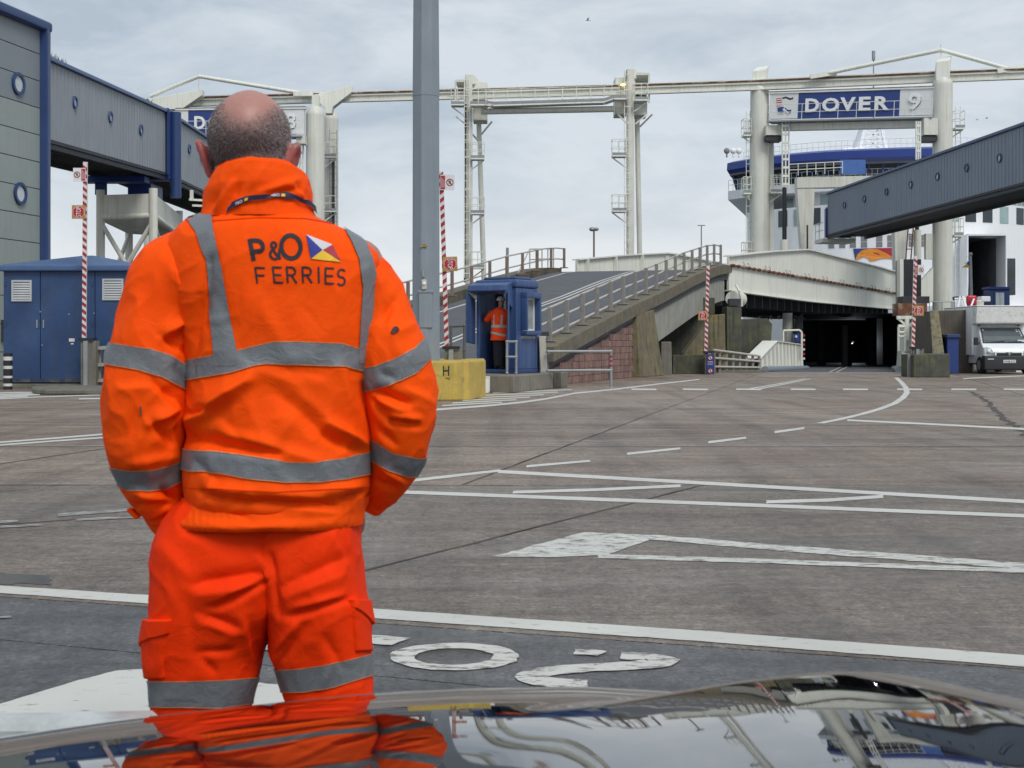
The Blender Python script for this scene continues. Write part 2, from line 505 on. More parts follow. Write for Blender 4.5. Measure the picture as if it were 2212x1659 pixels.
SLAB = ground_mat('brown_grey_concrete', (0.200, 0.148, 0.113), (0.265, 0.212, 0.170), (0.345, 0.298, 0.254), 0.56, 0.36, 0.24)
SLABG = ground_mat('grey_concrete', (0.182, 0.145, 0.116), (0.242, 0.203, 0.168), (0.158, 0.142, 0.127), 0.52, 0.38, 0.36)
TARMAC = ground_mat('dark_tarmac', (0.098, 0.100, 0.103), (0.138, 0.140, 0.142), (0.072, 0.073, 0.075), 0.46, 0.30, 0.15)
JOINT = mat('joint_filler', (0.03, 0.028, 0.026), 0.9, var=0.3, vscale=4)
KERB = mat('kerb_stone', (0.14, 0.135, 0.11), 0.85, var=0.3, vscale=3, bump=0.5, bscale=25, col2=(0.36, 0.36, 0.32), c2scale=2.2, c2lo=0.6, c2hi=0.7)

QY = 57.0   # quay edge under the linkspans
ground = MB()
ground.add([(-500, -60, -0.035), (500, -60, -0.035), (500, QY, -0.035), (-500, QY, -0.035),
            (9.6, QY, -0.035), (9.6, 150, -0.035), (-500, 150, -0.035), (9.6, QY, -4), (500, QY, -4), (9.6, 150, -4), (-500, 150, -4)],
           [(0, 1, 2, 4, 3), (3, 4, 5, 6), (4, 2, 8, 7), (5, 4, 7, 9), (6, 5, 9, 10)])
ground = tag(ground.build('ground', JOINT, fix=False), kind='structure')
water = MB().add([(-4000, 60, -3.2), (4000, 60, -3.2), (4000, 6000, -3.2), (-4000, 6000, -3.2)], [(0, 1, 2, 3)])
water = tag(water.build('water', SEA, fix=False), kind='structure')

def clip(poly, p, n):
    """keep the side of the line through p where (q-p).n >= 0"""
    out = []
    for i in range(len(poly)):
        a, b = poly[i], poly[(i + 1) % len(poly)]
        da, db = (a - p).dot(n), (b - p).dot(n)
        if da >= 0: out.append(a)
        if (da > 0 and db < 0) or (da < 0 and db > 0):
            out.append(a + (b - a) * (da / (da - db)))
    return out

V2 = lambda x, y: Vector((x, y))
lA = gp(0, 1289).xy.copy(); lB = gp(2212, 1446).xy.copy()
nL = V2(-(lB - lA).y, (lB - lA).x).normalized()
if nL.y < 0: nL = -nL
cells = []
def cut_rows(poly, zs):
    out, rest = [], poly
    for z in zs:
        a = clip(rest, V2(0, z), V2(0, -1))
        rest = clip(rest, V2(0, z), V2(0, 1))
        if len(a) > 2: out.append(a)
    if len(rest) > 2: out.append(rest)
    return out
def cut_diag(poly, x0, z0, sl, sp, k0, k1):
    out, rest = [], poly
    n = V2(1, -sl).normalized()
    for k in range(k0, k1):
        p = V2(x0 + k * sp, z0)
        a = clip(rest, p, -n); rest = clip(rest, p, n)
        if len(a) > 2: out.append(a)
    if len(rest) > 2: out.append(rest)
    return out
X0, X1 = -34.0, 42.0
whole = [V2(X0, -4), V2(X1, -4), V2(X1, QY - 0.02), V2(X0, QY - 0.02)]
near = clip(whole, lA, -nL)
far = clip(whole, lA, nL)
for c in cut_diag(near, 0.0, 5.0, -2.6, 9.0, -4, 5): cells.append((c, TARMAC))
mid = clip(far, V2(0, 12.1), V2(0, -1)); farr = clip(far, V2(0, 12.1), V2(0, 1))
for c in cut_diag(mid, -0.8, 7.59, 0.547, 5.6, -6, 8): cells.append((c, SLABG))
for i, row in enumerate(cut_rows(farr, [16.5, 20.8, 25.8, 31.0, 36.6, 42.0, 49.0])):
    for c in cut_diag(row, -0.13, 13.4, 0.24, 7.5, -4, 6): cells.append((c, SLAB))
def inset(poly, d):
    out = [p.copy() for p in poly]
    n = len(poly)
    ar = sum(poly[i].x * poly[(i + 1) % n].y - poly[(i + 1) % n].x * poly[i].y for i in range(n))
    for i in range(n):
        a, b = poly[i], poly[(i + 1) % n]
        if (b - a).length < 1e-3: continue
        nn = V2(-(b - a).y, (b - a).x).normalized() * (1 if ar > 0 else -1)
        out = clip(out, a + nn * d, nn)
        if len(out) < 3: return None
    return out
for c, m in cells:
    for dd in (0.014 if m is not TARMAC else 0.006, 0.004, 0.001, 0.0):
        q = inset(c, dd)
        if q is not None and len(q) >= 3: break
    if q is None: continue
    s = MB()
    n = len(q)
    s.add([(p.x, p.y, -0.034) for p in q] + [(p.x, p.y, 0.0) for p in q],
          [tuple(range(n, 2 * n))] + [(k, (k + 1) % n, n + (k + 1) % n, n + k) for k in range(n)])
    s.build('tarmac_panel' if m is TARMAC else 'concrete_slab', m, ground)

# paint: worn white with a ragged edge where the aggregate shows through
def paint_mat(name, wear_lo, wear_hi, col=(0.56, 0.56, 0.52)):
    m = bpy.data.materials.new(name); m.use_nodes = True
    N, L = m.node_tree.nodes, m.node_tree.links
    b = N['Principled BSDF']; b.inputs['Roughness'].default_value = 0.6
    g = N.new('ShaderNodeNewGeometry')
    mp = N.new('ShaderNodeMapping'); mp.inputs['Scale'].default_value = (1.0, 2.6, 1); mp.inputs['Rotation'].default_value = (0, 0, 0.2)
    L.new(g.outputs['Position'], mp.inputs['Vector'])
    n = N.new('ShaderNodeTexNoise'); n.inputs['Scale'].default_value = 7; n.inputs['Detail'].default_value = 9; n.inputs['Roughness'].default_value = 0.78
    L.new(mp.outputs['Vector'], n.inputs['Vector'])
    r = N.new('ShaderNodeMapRange'); r.inputs['From Min'].default_value = wear_lo; r.inputs['From Max'].default_value = wear_hi
    L.new(n.outputs['Fac'], r.inputs['Value'])
    n2 = N.new('ShaderNodeTexNoise'); n2.inputs['Scale'].default_value = 1.3; n2.inputs['Detail'].default_value = 6
    L.new(g.outputs['Position'], n2.inputs['Vector'])
    r2 = N.new('ShaderNodeMapRange'); r2.inputs['To Min'].default_value = 0.78; r2.inputs['To Max'].default_value = 1.15
    L.new(n2.outputs['Fac'], r2.inputs['Value'])
    sc_ = N.new('ShaderNodeVectorMath'); sc_.operation = 'SCALE'; sc_.inputs[0].default_value = col
    L.new(r2.outputs['Result'], sc_.inputs['Scale'])
    x = N.new('ShaderNodeMixRGB'); x.inputs['Color2'].default_value = (0.125, 0.11, 0.098, 1)
    L.new(r.outputs['Result'], x.inputs['Fac']); L.new(sc_.outputs['Vector'], x.inputs['Color1'])
    L.new(x.outputs['Color'], b.inputs['Base Color'])
    return m
PAINT = paint_mat('road_paint', 0.57, 0.68)
PAINTW = paint_mat('worn_road_paint', 0.51, 0.58)
PAINTF = paint_mat('faded_road_paint', 0.42, 0.56, (0.40, 0.40, 0.38))

def ragged(pts, amp, step):
    """densify a ground outline and roughen it"""
    out = []
    n = len(pts)
    for i in range(n):
        a, b = pts[i], pts[(i + 1) % n]
        k = max(1, int((b - a).length / step))
        for j in range(k):
            p = a.lerp(b, j / k)
            q = p.copy()
            q.x += amp * (noise.noise(Vector((p.x * 9, p.y * 9, 3))) + 0.6 * noise.noise(Vector((p.x * 31, p.y * 31, 1))))
            q.y += amp * (noise.noise(Vector((p.x * 9, p.y * 9, 8))) + 0.6 * noise.noise(Vector((p.x * 31, p.y * 31, 5))))
            out.append(q)
    return out
PZ = [0.003]
def paint(pix, m=None, amp=0.012, step=0.05, z=None, name='painted_line'):
    PZ[0] += 0.00004
    z = PZ[0]
    pts = [gp(x, y) for x, y in pix]
    d = max(p.y for p in pts)
    pts = ragged(pts, amp, max(step, d * 0.006)) if amp else pts
    s = MB().add([(p.x, p.y, z) for p in pts], [tuple(range(len(pts)))])
    o = s.build(name, m or PAINT, ground, fix=False)
    me = o.data
    bm = bmesh.new(); bm.from_mesh(me); bmesh.ops.triangulate(bm, faces=bm.faces)
    for f in bm.faces:
        if f.normal.z < 0: f.normal_flip()
    bm.to_mesh(me); bm.free()
    return o
def line(pix, t0, t1=None, m=None, amp=0.008):
    """painted stripe along picture points, vertical picture thickness t0 -> t1"""
    t1 = t0 if t1 is None else t1
    if pix[-1][0] == 2400:          # carry the line on past the picture edge
        (xa, ya), (xb, yb) = pix[-2], pix[-1]
        pix = pix + [(3300, yb + (yb - ya) / (xb - xa) * 900)]
    n = len(pix)
    up = [(x, y - (t0 + (t1 - t0) * i / (n - 1)) / 2) for i, (x, y) in enumerate(pix)]
    dn = [(x, y + (t0 + (t1 - t0) * i / (n - 1)) / 2) for i, (x, y) in enumerate(pix)]
    return paint(up + dn[::-1], m, amp)
line([(-120, 1266), (0, 1274), (325, 1296), (790, 1325), (1500, 1374), (2212, 1429), (2400, 1444)], 14, 29)
paint([(1065, 1203), (1262, 1150), (1420, 1157), (1700, 1179), (2212, 1217), (2400, 1231), (2400, 1245), (2212, 1230), (1700, 1192),
       (1402, 1166), (1320, 1195), (1600, 1207), (2212, 1227), (2400, 1234), (2400, 1246), (2212, 1239), (1500, 1211)][:10] + [(1312, 1200), (1200, 1204)], PAINTW, 0.02)
line([(1290, 1202), (1600, 1211), (2212, 1234), (2400, 1241)], 9, 10, PAINTW, 0.02)
line([(700, 1056), (855, 1063), (1500, 1087), (2212, 1115), (2400, 1123)], 7, 8)
line([(1075, 1019), (1500, 1043), (2212, 1084), (2400, 1096)], 7, 8)
line([(1108, 1064), (1300, 1058), (1470, 1050)], 6)
line([(1655, 1085), (1790, 1081), (1908, 1073)], 7)
line([(640, 1072), (870, 1041), (1080, 1017)], 7, 5)
for a, b in (((1137, 1008), (1275, 996)), ((1355, 981), (1470, 969)), ((1530, 956), (1612, 946)), ((1673, 934), (1738, 925))):
    line([a, b], 5, 4.2)
line([(1830, 908), (2000, 916), (2212, 927), (2400, 937)], 3.6, 4.6)
for x in (1364, 1475, 1590, 1708, 1821, 1938, 2055, 2168):
    line([(x, 841), (x + 54, 841.5)], 3.2)
line([(700, 915), (860, 897), (945, 885), (1060, 876), (1130, 869), (1185, 861), (1240, 850), (1330, 841), (1420, 830), (1510, 820)], 5, 2.2)
for i in range(6):
    y = 846 + i * 5.5
    line([(1065 - i * 22, y + 3), (1235 - i * 30, y - 4)], 2.6, 2.2, amp=0.01)
line([(1615, 841), (1690, 828), (1740, 818)], 2.2, 1.2); line([(1632, 842), (1705, 828), (1752, 818)], 2.2, 1.2)
line([(-100, 965), (0, 956), (120, 947), (245, 937)], 3.4); line([(-100, 971), (0, 962), (120, 953), (250, 944)], 3.2)
for i in range(4):
    line([(-60, 862 - i * 4), (60 + 26 * i, 860 - i * 3.2 - 4)], 2.6)
line([(-40, 864), (80, 858), (200, 854), (320, 851)], 2.2)
line([(170, 862), (320, 859)], 3.0)
line([(125, 1114), (200, 1108), (330, 1099)], 6, 6, PAINTF, 0.03); line([(165, 1124), (330, 1116)], 5, 5, PAINTF, 0.03)
line([(-30, 1130), (40, 1126)], 7, 5, PAINTF, 0.03); line([(-30, 1141), (90, 1135)], 5, 4, PAINTF, 0.03)
line([(-20, 1336), (25, 1333)], 4, 4, PAINTF, 0.02)
line([(1640, 806), (1790, 805.5), (1980, 806)], 1.6, 1.6, PAINTF)
line([(2080, 818), (2212, 812), (2330, 810)], 2.0)
# the big white painted area beside the worker, and the worn lettering
paint([(-60, 1540), (0, 1524), (120, 1487), (255, 1449), (330, 1449), (450, 1462), (620, 1484), (700, 1520), (640, 1560), (450, 1640), (200, 1720), (-60, 1760)], PAINT, 0.02, name='painted_arrow')
def stroke(pix, w, m=PAINTW):
    """a letter stroke of even real width along ground points"""
    P = [gp(x, y) for x, y in pix]
    Lf, Rt = [], []
    for i, p in enumerate(P):
        a, b = P[max(0, i - 1)], P[min(len(P) - 1, i + 1)]
        d = (b - a).normalized()
        n = Vector((-d.y, d.x, 0))
        Lf.append(p + n * w / 2); Rt.append(p - n * w / 2)
    pts = ragged(Lf + Rt[::-1], 0.012, 0.03)
    PZ[0] += 0.00004
    o = MB().add([(p.x, p.y, PZ[0]) for p in pts], [tuple(range(len(pts)))]).build('painted_letter', m, ground, fix=False)
    bm = bmesh.new(); bm.from_mesh(o.data); bmesh.ops.triangulate(bm, faces=bm.faces)
    for f in bm.faces:
        if f.normal.z < 0: f.normal_flip()
    bm.to_mesh(o.data); bm.free()
stroke([(1770, 915), (1815, 906), (1862, 895), (1900, 884), (1932, 872), (1950, 860), (1959, 849), (1957, 838), (1948, 827), (1936, 816)], 0.14, PAINT)
ell = [(982 + 138 * math.cos(t) - 24 * math.sin(t), 1420 - 29 * math.sin(t) - 5 * math.cos(t)) for t in [math.pi * 2 * k / 36 for k in range(37)]]
ov = [gp(*p) for p in ell]
inn = [(980 + 84 * math.cos(t) - 14 * math.sin(t), 1420 - 17.5 * math.sin(t) - 4 * math.cos(t)) for t in [math.pi * 2 * k / 36 for k in range(37)]]
iv = [gp(*p) for p in inn]
jit = lambda p, s: Vector((p.x + 0.012 * noise.noise(p * 20 + Vector((s, 0, 0))), p.y + 0.012 * noise.noise(p * 20 + Vector((0, s, 0))), 0.004))
mb = MB()
mb.add([jit(p, 1) for p in ov] + [jit(p, 4) for p in iv], [(k, k + 1, 38 + k, 37 + k) for k in range(36)])
mb.build('painted_letter', PAINTW, ground)
def smoothpath(p, n=8):
    out = []
    for i in range(len(p) - 1):
        a0, a1, a2, a3 = p[max(0, i - 1)], p[i], p[i + 1], p[min(len(p) - 1, i + 2)]
        for k in range(n):
            t = k / n
            out.append(tuple(.5 * (2 * a1[c] + (a2[c] - a0[c]) * t + (2 * a0[c] - 5 * a1[c] + 4 * a2[c] - a3[c]) * t * t + (3 * a1[c] - a0[c] - 3 * a2[c] + a3[c]) * t ** 3) for c in (0, 1)))
    return out + [p[-1]]
stroke(smoothpath([(1240, 1410), (1275, 1411), (1300, 1414)]), .10)
stroke(smoothpath([(1340, 1419), (1395, 1421), (1432, 1427), (1410, 1436), (1340, 1441), (1260, 1445), (1190, 1452), (1150, 1461), (1160, 1471), (1210, 1478), (1270, 1479)]), .13, PAINTF if False else PAINTW)
stroke([(700, 1376), (760, 1380), (820, 1384), (866, 1388)], 0.16)
stroke([(560, 1400), (640, 1402), (700, 1399), (800, 1404)], 0.09)
# puddle on the left
pud = []
for x, y in ((-80, 1238), (30, 1240), (95, 1243), (112, 1252), (100, 1264), (20, 1263), (-80, 1258)):
    pud.append(gp(x, y))
pud = ragged(pud, 0.07, 0.05)
PUD = mat('standing_water', (0.085, 0.075, 0.066), 0.16, var=0.3, vscale=4)
MB().add([(p.x, p.y, 0.0022) for p in pud], [tuple(range(len(pud)))]).build('puddle', PUD, ground)

# tarry joint sealant and a ragged crack
SEAL = mat('tar_sealant', (.062, .05, .042), .75, var=.4, vscale=5)
def seal(a, b, w, amp=.02, step=.12, z=.0025, name='joint_seal'):
    a, b = Vector(a).to_3d(), Vector(b).to_3d()
    d = (b - a).normalized(); n_ = Vector((-d.y, d.x, 0)); k = max(2, int((b - a).length / step))
    A_, B_ = [], []
    for i in range(k + 1):
        p = a.lerp(b, i / k)
        ww = w * (.6 + .8 * abs(noise.noise(p * 3.1))); j = n_ * amp * noise.noise(p * 1.7)
        A_.append(p + n_ * ww / 2 + j + Vector((0, 0, z))); B_.append(p - n_ * ww / 2 + j + Vector((0, 0, z)))
    mb = MB(); m_ = len(A_)
    mb.add(A_ + B_, [(i, i + 1, m_ + i + 1, m_ + i) for i in range(m_ - 1)])
    return mb.build(name, SEAL, ground)
for z_, x0, x1, w in ((12.1, -14, .0, .03), (16.5, -14, 16, .055), (20.8, -16, 18, .07), (25.8, -8, 4.4, .06)):
    seal((x0, z_), (x1, z_), w)
seal((-.8 - .547 * 1.4, 7.59 - 1.4), (1.6, 11.98), .035)
seal((-.43, 12.15), (2.774, 25.5), .035)
seal((-5.15 - .6, 13.9 - 2), (-4.7, 16.45), .05); seal((-3.6, 9.4), (-2.6, 10.05), .05)
ck = [(2095, 846), (2118, 858), (2140, 874), (2150, 886), (2162, 900), (2180, 912), (2212, 935), (2300, 980)]
for p_, q_ in zip(ck[:-1], ck[1:]): seal(gp(*p_), gp(*q_), .13, .12, .1, .003, 'crack')
# ------------------------------------------------------------------ upper ramp
DIR = Vector((0.319, 0.948, 0)).normalized()
PERP = Vector((0.948, -0.319, 0)).normalized()      # towards the right of the ramp
def redge(Z):      # right edge of the ramp in plan
    if Z >= 39.2: return Vector((1.0 + 0.337 * (Z - 39.2), Z, 0))
    t = (39.2 - Z) / 6.2
    return Vector((1.0 - 0.337 * (39.2 - Z) - 2.0 * min(1, t * 1.6) - 0.4 * t, Z, 0))
KZ = [(33.0, 0.06), (36.0, 0.55), (39.2, 1.08), (48.7, 2.56), (53.0, 3.16), (59.1, 4.09), (63.9, 4.72), (66.0, 4.90), (67.6, 4.95)]
def kerb_h(Z):
    for (a, ha), (b, hb) in zip(KZ[:-1], KZ[1:]):
        if Z <= b: return ha + (hb - ha) * (Z - a) / (b - a)
    return KZ[-1][1]
RW = 7.9
OFF = -PERP * RW
ramp = thing('ramp', 'grey asphalt vehicle ramp climbing towards the upper ferry deck', 'ramp', redge(33.0))
zs = [33 + 0.7 * i for i in range(50)]
zs = [z for z in zs if z < 67.6] + [67.6]
mb = MB()
rings = []
for z in zs:
    r = redge(z); h = kerb_h(z) - 0.2
    l = r + OFF
    rings.append([Vector((r.x, r.y, h)), Vector((l.x, l.y, h)), Vector((l.x, l.y, h - 0.5)), Vector((r.x, r.y, h - 0.5))])
mb.loft(rings)
mb.build('road_deck', ASPH, ramp)
def ramp_pt(z, off, dz=0.0):
    r = redge(z) - PERP * off
    return Vector((r.x, r.y, kerb_h(z) - 0.2 + dz))
def ramp_line(o0, w, name='painted_line'):
    mb = MB()
    for a, b in zip(zs[:-1], zs[1:]):
        mb.add([ramp_pt(a, o0, 0.005), ramp_pt(a, o0 + w, 0.005), ramp_pt(b, o0 + w, 0.005), ramp_pt(b, o0, 0.005)], [(0, 1, 2, 3)])
    mb.build(name, PAINT, ramp)
ramp_line(3.75, 0.11); ramp_line(4.02, 0.11); ramp_line(7.1, 0.12); ramp_line(0.55, 0.12)
def kerb_beam(off, w, top, depth, name, m, z0, z1, dz=0.0):
    mb = MB()
    rings = []
    for z in [z for z in zs if z0 <= z <= z1]:
        c = redge(z) - PERP * off
        h = kerb_h(z) + top + dz
        o = PERP * w
        if z > 66.9: depth_ = depth * 0.8
        else: depth_ = depth
        rings.append([Vector((c.x, c.y, h)), Vector((c.x - o.x, c.y - o.y, h)), Vector((c.x - o.x, c.y - o.y, h - depth_)), Vector((c.x, c.y, h - depth_))])
    mb.loft(rings)
    return mb.build(name, m, ramp)
kerb_beam(-0.15, 0.75, 0.0, 0.42, 'kerb', MOSSTOP, 38.8, 67.6)
kerb_beam(RW + 0.6, 0.75, 0.02, 0.6, 'kerb', MOSSTOP, 36, 67.6)
# pale edge girder under the kerb
mb = MB(); rings = []
for z in [z for z in zs if 40.5 <= z <= 66.8]:
    c = redge(z) - PERP * 0.05
    h = kerb_h(z) - 0.42
    d = 0.42 if z < 48.7 else 0.42 + 1.1 * min(1, (z - 48.7) / 1.0)
    if z > 50: d = 1.52 - 0.25 * (z - 50) / 17
    rings.append([Vector((c.x, c.y, h)), Vector((c.x - 0.3 * PERP.x, c.y - 0.3 * PERP.y, h)),
                  Vector((c.x - 0.3 * PERP.x, c.y - 0.3 * PERP.y, h - d)), Vector((c.x, c.y, h - d))])
mb.loft(rings)
mb.build('edge_girder', CONCPALE, ramp)
# retaining wall of pink blocks below the kerb
wall = thing('retaining_wall', 'pink block retaining wall under the low end of the ramp', 'wall', redge(39.6))
w0, w1 = redge(37.8) * 0 + Vector((1.0 + 0.337 * (37.8 - 39.2), 37.8, 0)), redge(48.9)
Wd = (w1 - w0).normalized(); Wn = Vector((Wd.y, -Wd.x, 0))
mb = MB()
L_ = (w1 - w0).length
pr = []
for i in range(12):
    p = w0 + Wd * (L_ * i / 11)
    pr.append(p)
mb.loft([[p + Vector((0, 0, -0.02)), p + Vector((0, 0, max(0.25, kerb_h(p.y) - 0.6))), p - Wn * 0.4 + Vector((0, 0, max(0.25, kerb_h(p.y) - 0.6))), p - Wn * 0.4 + Vector((0, 0, -0.02))] for p in pr])
mb.build('mortar_core', MORTAR, wall)
bw, bh = 0.44, 0.215
bmm = MB(frame(Vector((0, 0, 0)), Wd))
bmm.box(0.006, bw - 0.006, -0.02, 0.12, 0.006, bh - 0.006)
proto = bmm.build('brick', BRICK, None, bevel=0.006)
me_b = proto.data
bpy.data.objects.remove(proto)
row = 0
zz = 0.0
while zz < 2.3:
    s = -0.22 * (row % 2)
    while s < L_ - 0.3:
        p = w0 + Wd * s
        if zz + bh < kerb_h(p.y + 0.2) - 0.62 and s >= 0:
            o = bpy.data.objects.new('brick', me_b)
            COL.objects.link(o)
            o.parent = wall
            q = p + Wn * (0.004 + random.uniform(-0.004, 0.006)) + Vector((0, 0, zz)) - ORG[wall.name]
            o.location = q
        s += bw
    zz += bh; row += 1

# railings along the ramp edges
def railing(off, z0, z1, n, mpost, mrail, label, hgt=1.0, base=True, rails=(0.95, 0.55, 0.15), lens=0.11):
    r0 = redge(z0) - PERP * off
    t = thing('railing', label, 'railing', (r0.x, r0.y, kerb_h(z0)))
    for i in range(n):
        z = z0 + (z1 - z0) * i / (n - 1)
        p = redge(z) - PERP * off; p.z = kerb_h(z)
        if abs(off) < 2: p.z += 0.0
        mb = MB(frame(p, PERP))
        mb.box(-lens / 2, lens / 2, -lens / 2, lens / 2, 0, hgt)
        if base: mb.box(-0.17, 0.17, -0.16, 0.16, 0, 0.04)
        mb.build('post', mpost, t, bevel=0.006)
    for h in rails:
        mb = MB()
        k = max(20, n * 2)
        pts = []
        for i in range(k + 1):
            z = z0 - 0.5 + (z1 - z0 + 0.7) * i / k
            p = redge(z) - PERP * (off + 0.02) - PERP * 0.09; p.z = kerb_h(min(67.4, z)) + h
            pts.append(p)
        mb.pipe(pts, 0.035, 8)
        mb.build('rail', mrail, t, smooth=True)
    return t
railing(0.28, 40.3, 66.9, 17, RAILGREY, RAILPALE, 'grey post and rail guard along the near kerb of the ramp')
railing(RW + 0.25, 39.5, 66.9, 14, RAILBROWN, RAILPALE, 'brown post railing along the far side of the ramp', rails=(0.98, 0.45))
# small stair landing rails at the far top of the ramp
st = thing('landing_rail', 'pale tubular landing rail at the far top of the ramp', 'railing', ramp_pt(65.5, RW + 0.5))
mb = MB()
a = ramp_pt(63.5, RW + 0.9, 0.2); b = ramp_pt(67.2, RW + 0.9, 0.2)
for h in (0.5, 1.0): mb.tube(a + Vector((0, 0, h)), b + Vector((0, 0, h)), 0.03, n=6)
for k in range(5):
    p = a.lerp(b, k / 4); mb.tube(p, p + Vector((0, 0, 1.0)), 0.03, n=6)
c_ = b - PERP * 0.9
for h in (0.5, 1.0): mb.tube(b + Vector((0, 0, h)), c_ + Vector((0, 0, h)), 0.03, n=6)
mb.tube(c_, c_ + Vector((0, 0, 1.0)), 0.03, n=6)
mb.tube(ramp_pt(60.5, RW + 0.9, -0.6), a + Vector((0, 0, 1.0)), 0.03, n=6)
mb.build('tube_frame', RAILPALE, st, smooth=True)

# buttress, piers and concrete under the ramp end
def conc(name, label, mb, m, cat='concrete block', bev=0.02):
    o = mb.build(name, m, None, bevel=bev)
    return tag(o, label, cat)
p = redge(48.9)
F_ = lambda q: frame(q, PERP)
mb = MB(frame(Vector((p.x, p.y, 0)), DIR))
mb.hexa([(-0.15, -0.30, 0), (2.5, -0.55, 0), (2.5, 0.6, 0), (-0.15, 0.6, 0), (0.0, -0.12, 2.22), (2.4, -0.2, 2.42), (2.4, 0.6, 2.42), (0.0, 0.6, 2.22)])
conc('buttress', 'tall stained concrete buttress between pink blocks and dark opening', mb, LICHEN)
mb = MB(); q = at(1435, 812, 51.5); q.z = 0
mb.hexa([at(1428, 812, 52), at(1452, 812, 52), at(1452, 812, 54), at(1428, 812, 54), at(1428, 738, 52), at(1450, 738, 52), at(1450, 738, 54), at(1428, 738, 54)])
conc('concrete_pier', 'narrow low concrete pier beside the tall buttress', mb, CONC, 'pier')
# back wall in the dark opening
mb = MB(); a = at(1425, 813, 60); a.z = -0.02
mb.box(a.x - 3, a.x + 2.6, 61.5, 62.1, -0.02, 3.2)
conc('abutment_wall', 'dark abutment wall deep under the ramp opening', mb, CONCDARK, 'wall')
def slab_px(pix, Z, depth, z_floor=None):
    mb = MB()
    pts = [at(x, y, Z) for x, y in pix]
    if z_floor is not None:
        for p in pts:
            if p.z < z_floor + 0.12: p.z = z_floor
    return mb.prism(pts, (0, depth, 0))
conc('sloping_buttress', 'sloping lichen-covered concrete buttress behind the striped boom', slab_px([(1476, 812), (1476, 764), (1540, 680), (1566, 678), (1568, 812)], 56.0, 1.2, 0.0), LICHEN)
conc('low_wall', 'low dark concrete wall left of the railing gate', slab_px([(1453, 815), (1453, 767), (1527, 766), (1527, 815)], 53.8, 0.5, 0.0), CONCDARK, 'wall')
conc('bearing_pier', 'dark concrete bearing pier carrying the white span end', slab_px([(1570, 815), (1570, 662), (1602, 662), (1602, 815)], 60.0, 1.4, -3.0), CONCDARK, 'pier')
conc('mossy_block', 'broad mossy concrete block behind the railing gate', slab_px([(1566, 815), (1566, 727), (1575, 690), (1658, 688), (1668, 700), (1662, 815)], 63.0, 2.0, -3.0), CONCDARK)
# bearing drum of the span
dr = thing('span_bearing', 'pale round steel bearing at the span end above the pier', 'bearing', at(1582, 640, 62))
mb = MB(); a = at(1583, 645, 60.4); mb.tube(a, a + Vector((0.5, 1.2, 0)), 0.33, n=18); mb.build('drum', CREAM, dr, smooth=True)
mb = MB(); mb.bar(at(1574, 653, 60.2), at(1598, 653, 60.2), 0.5, 0.3); mb.build('cradle', DKSTEEL, dr)
mb = MB(); mb.pipe([at(1590, 615, 60.2), at(1597, 630, 60.0), at(1602, 648, 60.0), at(1602, 662, 60.0)], 0.05); mb.build('pipework', CREAM, dr, smooth=True)

# ------------------------------------------------------------------ upper linkspan
LD = Vector((14.1, 21.0, 0)); LU = LD.normalized(); LP = Vector((LU.y, -LU.x, 0))
R0 = Vector((10.5, 67.2, 0)); L0 = Vector((3.3, 70.2, 0))
link = thing('linkspan', 'cream steel upper linkspan sloping from ramp to ferry', 'bridge', Vector((R0.x, R0.y, 3.7)))
def girder(o, name):
    T = [0, 0.02, 0.2, 0.38, 0.42, 0.7, 0.97, 1.0]
    top = [5.36, 5.42, 5.85, 6.2, 6.2, 5.9, 5.62, 5.5]
    bot = [3.75, 3.72, 3.6, 3.48, 3.46, 3.38, 3.32, 3.32]
    mb = MB(); rings = []
    for t, a, b in zip(T, top, bot):
        c = o + LD * t
        rings.append([c + Vector((0, 0, a)), c - LP * 0.12 + Vector((0, 0, a)), c - LP * 0.12 + Vector((0, 0, b)), c + Vector((0, 0, b))])
    mb.loft(rings)
    g = mb.build(name, CREAM2, link)
    mb = MB(); rings = []                        # top flange
    for t, a in zip(T, top):
        c = o + LD * t + Vector((0, 0, a))
        rings.append([c + LP * 0.16, c - LP * 0.3, c - LP * 0.3 + Vector((0, 0, 0.07)), c + LP * 0.16 + Vector((0, 0, 0.07))])
    mb.loft(rings); mb.build('top_flange', CREAM2, g)
    mb = MB(); rings = []
    for t, b in zip(T, bot):
        c = o + LD * t + Vector((0, 0, b))
        rings.append([c + LP * 0.14, c - LP * 0.3, c - LP * 0.3 + Vector((0, 0, -0.05)), c + LP * 0.14 + Vector((0, 0, -0.05))])
    mb.loft(rings); mb.build('bottom_flange', CREAM2, g)
    return g, T, top, bot
g1, T, top, bot = girder(R0, 'girder')
g2, *_ = girder(L0, 'girder')
# rusty service pipe along the near girder and its lifting hooks
mb = MB()
pa = R0 + LP * 0.1 + Vector((0, 0, 4.95)); pb = R0 + LD * 0.97 + LP * 0.1 + Vector((0, 0, 4.28))
mb.tube(pa, pb, 0.055, n=8)
for k in range(40):
    c = pa.lerp(pb, (k + 0.5) / 40); mb.tube(c - (pb - pa).normalized() * 0.06, c + (pb - pa).normalized() * 0.06, 0.085, n=8)
mb.build('service_pipe', RUST, g1, smooth=True)
mb = MB()
for k in range(9):
    for e in (0, 0.022):
        c = pa.lerp(pb, (k + 0.6) / 9.3 + e) + Vector((0, 0, 0.06))
        mb = MB()
        mb.pipe([c, c + Vector((0, 0, 0.14)) - LU * 0.05, c + Vector((0, 0, 0.2)) - LU * 0.14, c + Vector((0, 0, 0.15)) - LU * 0.2], 0.014, 5)
        mb.build('pipe_hook', GALV, g1)
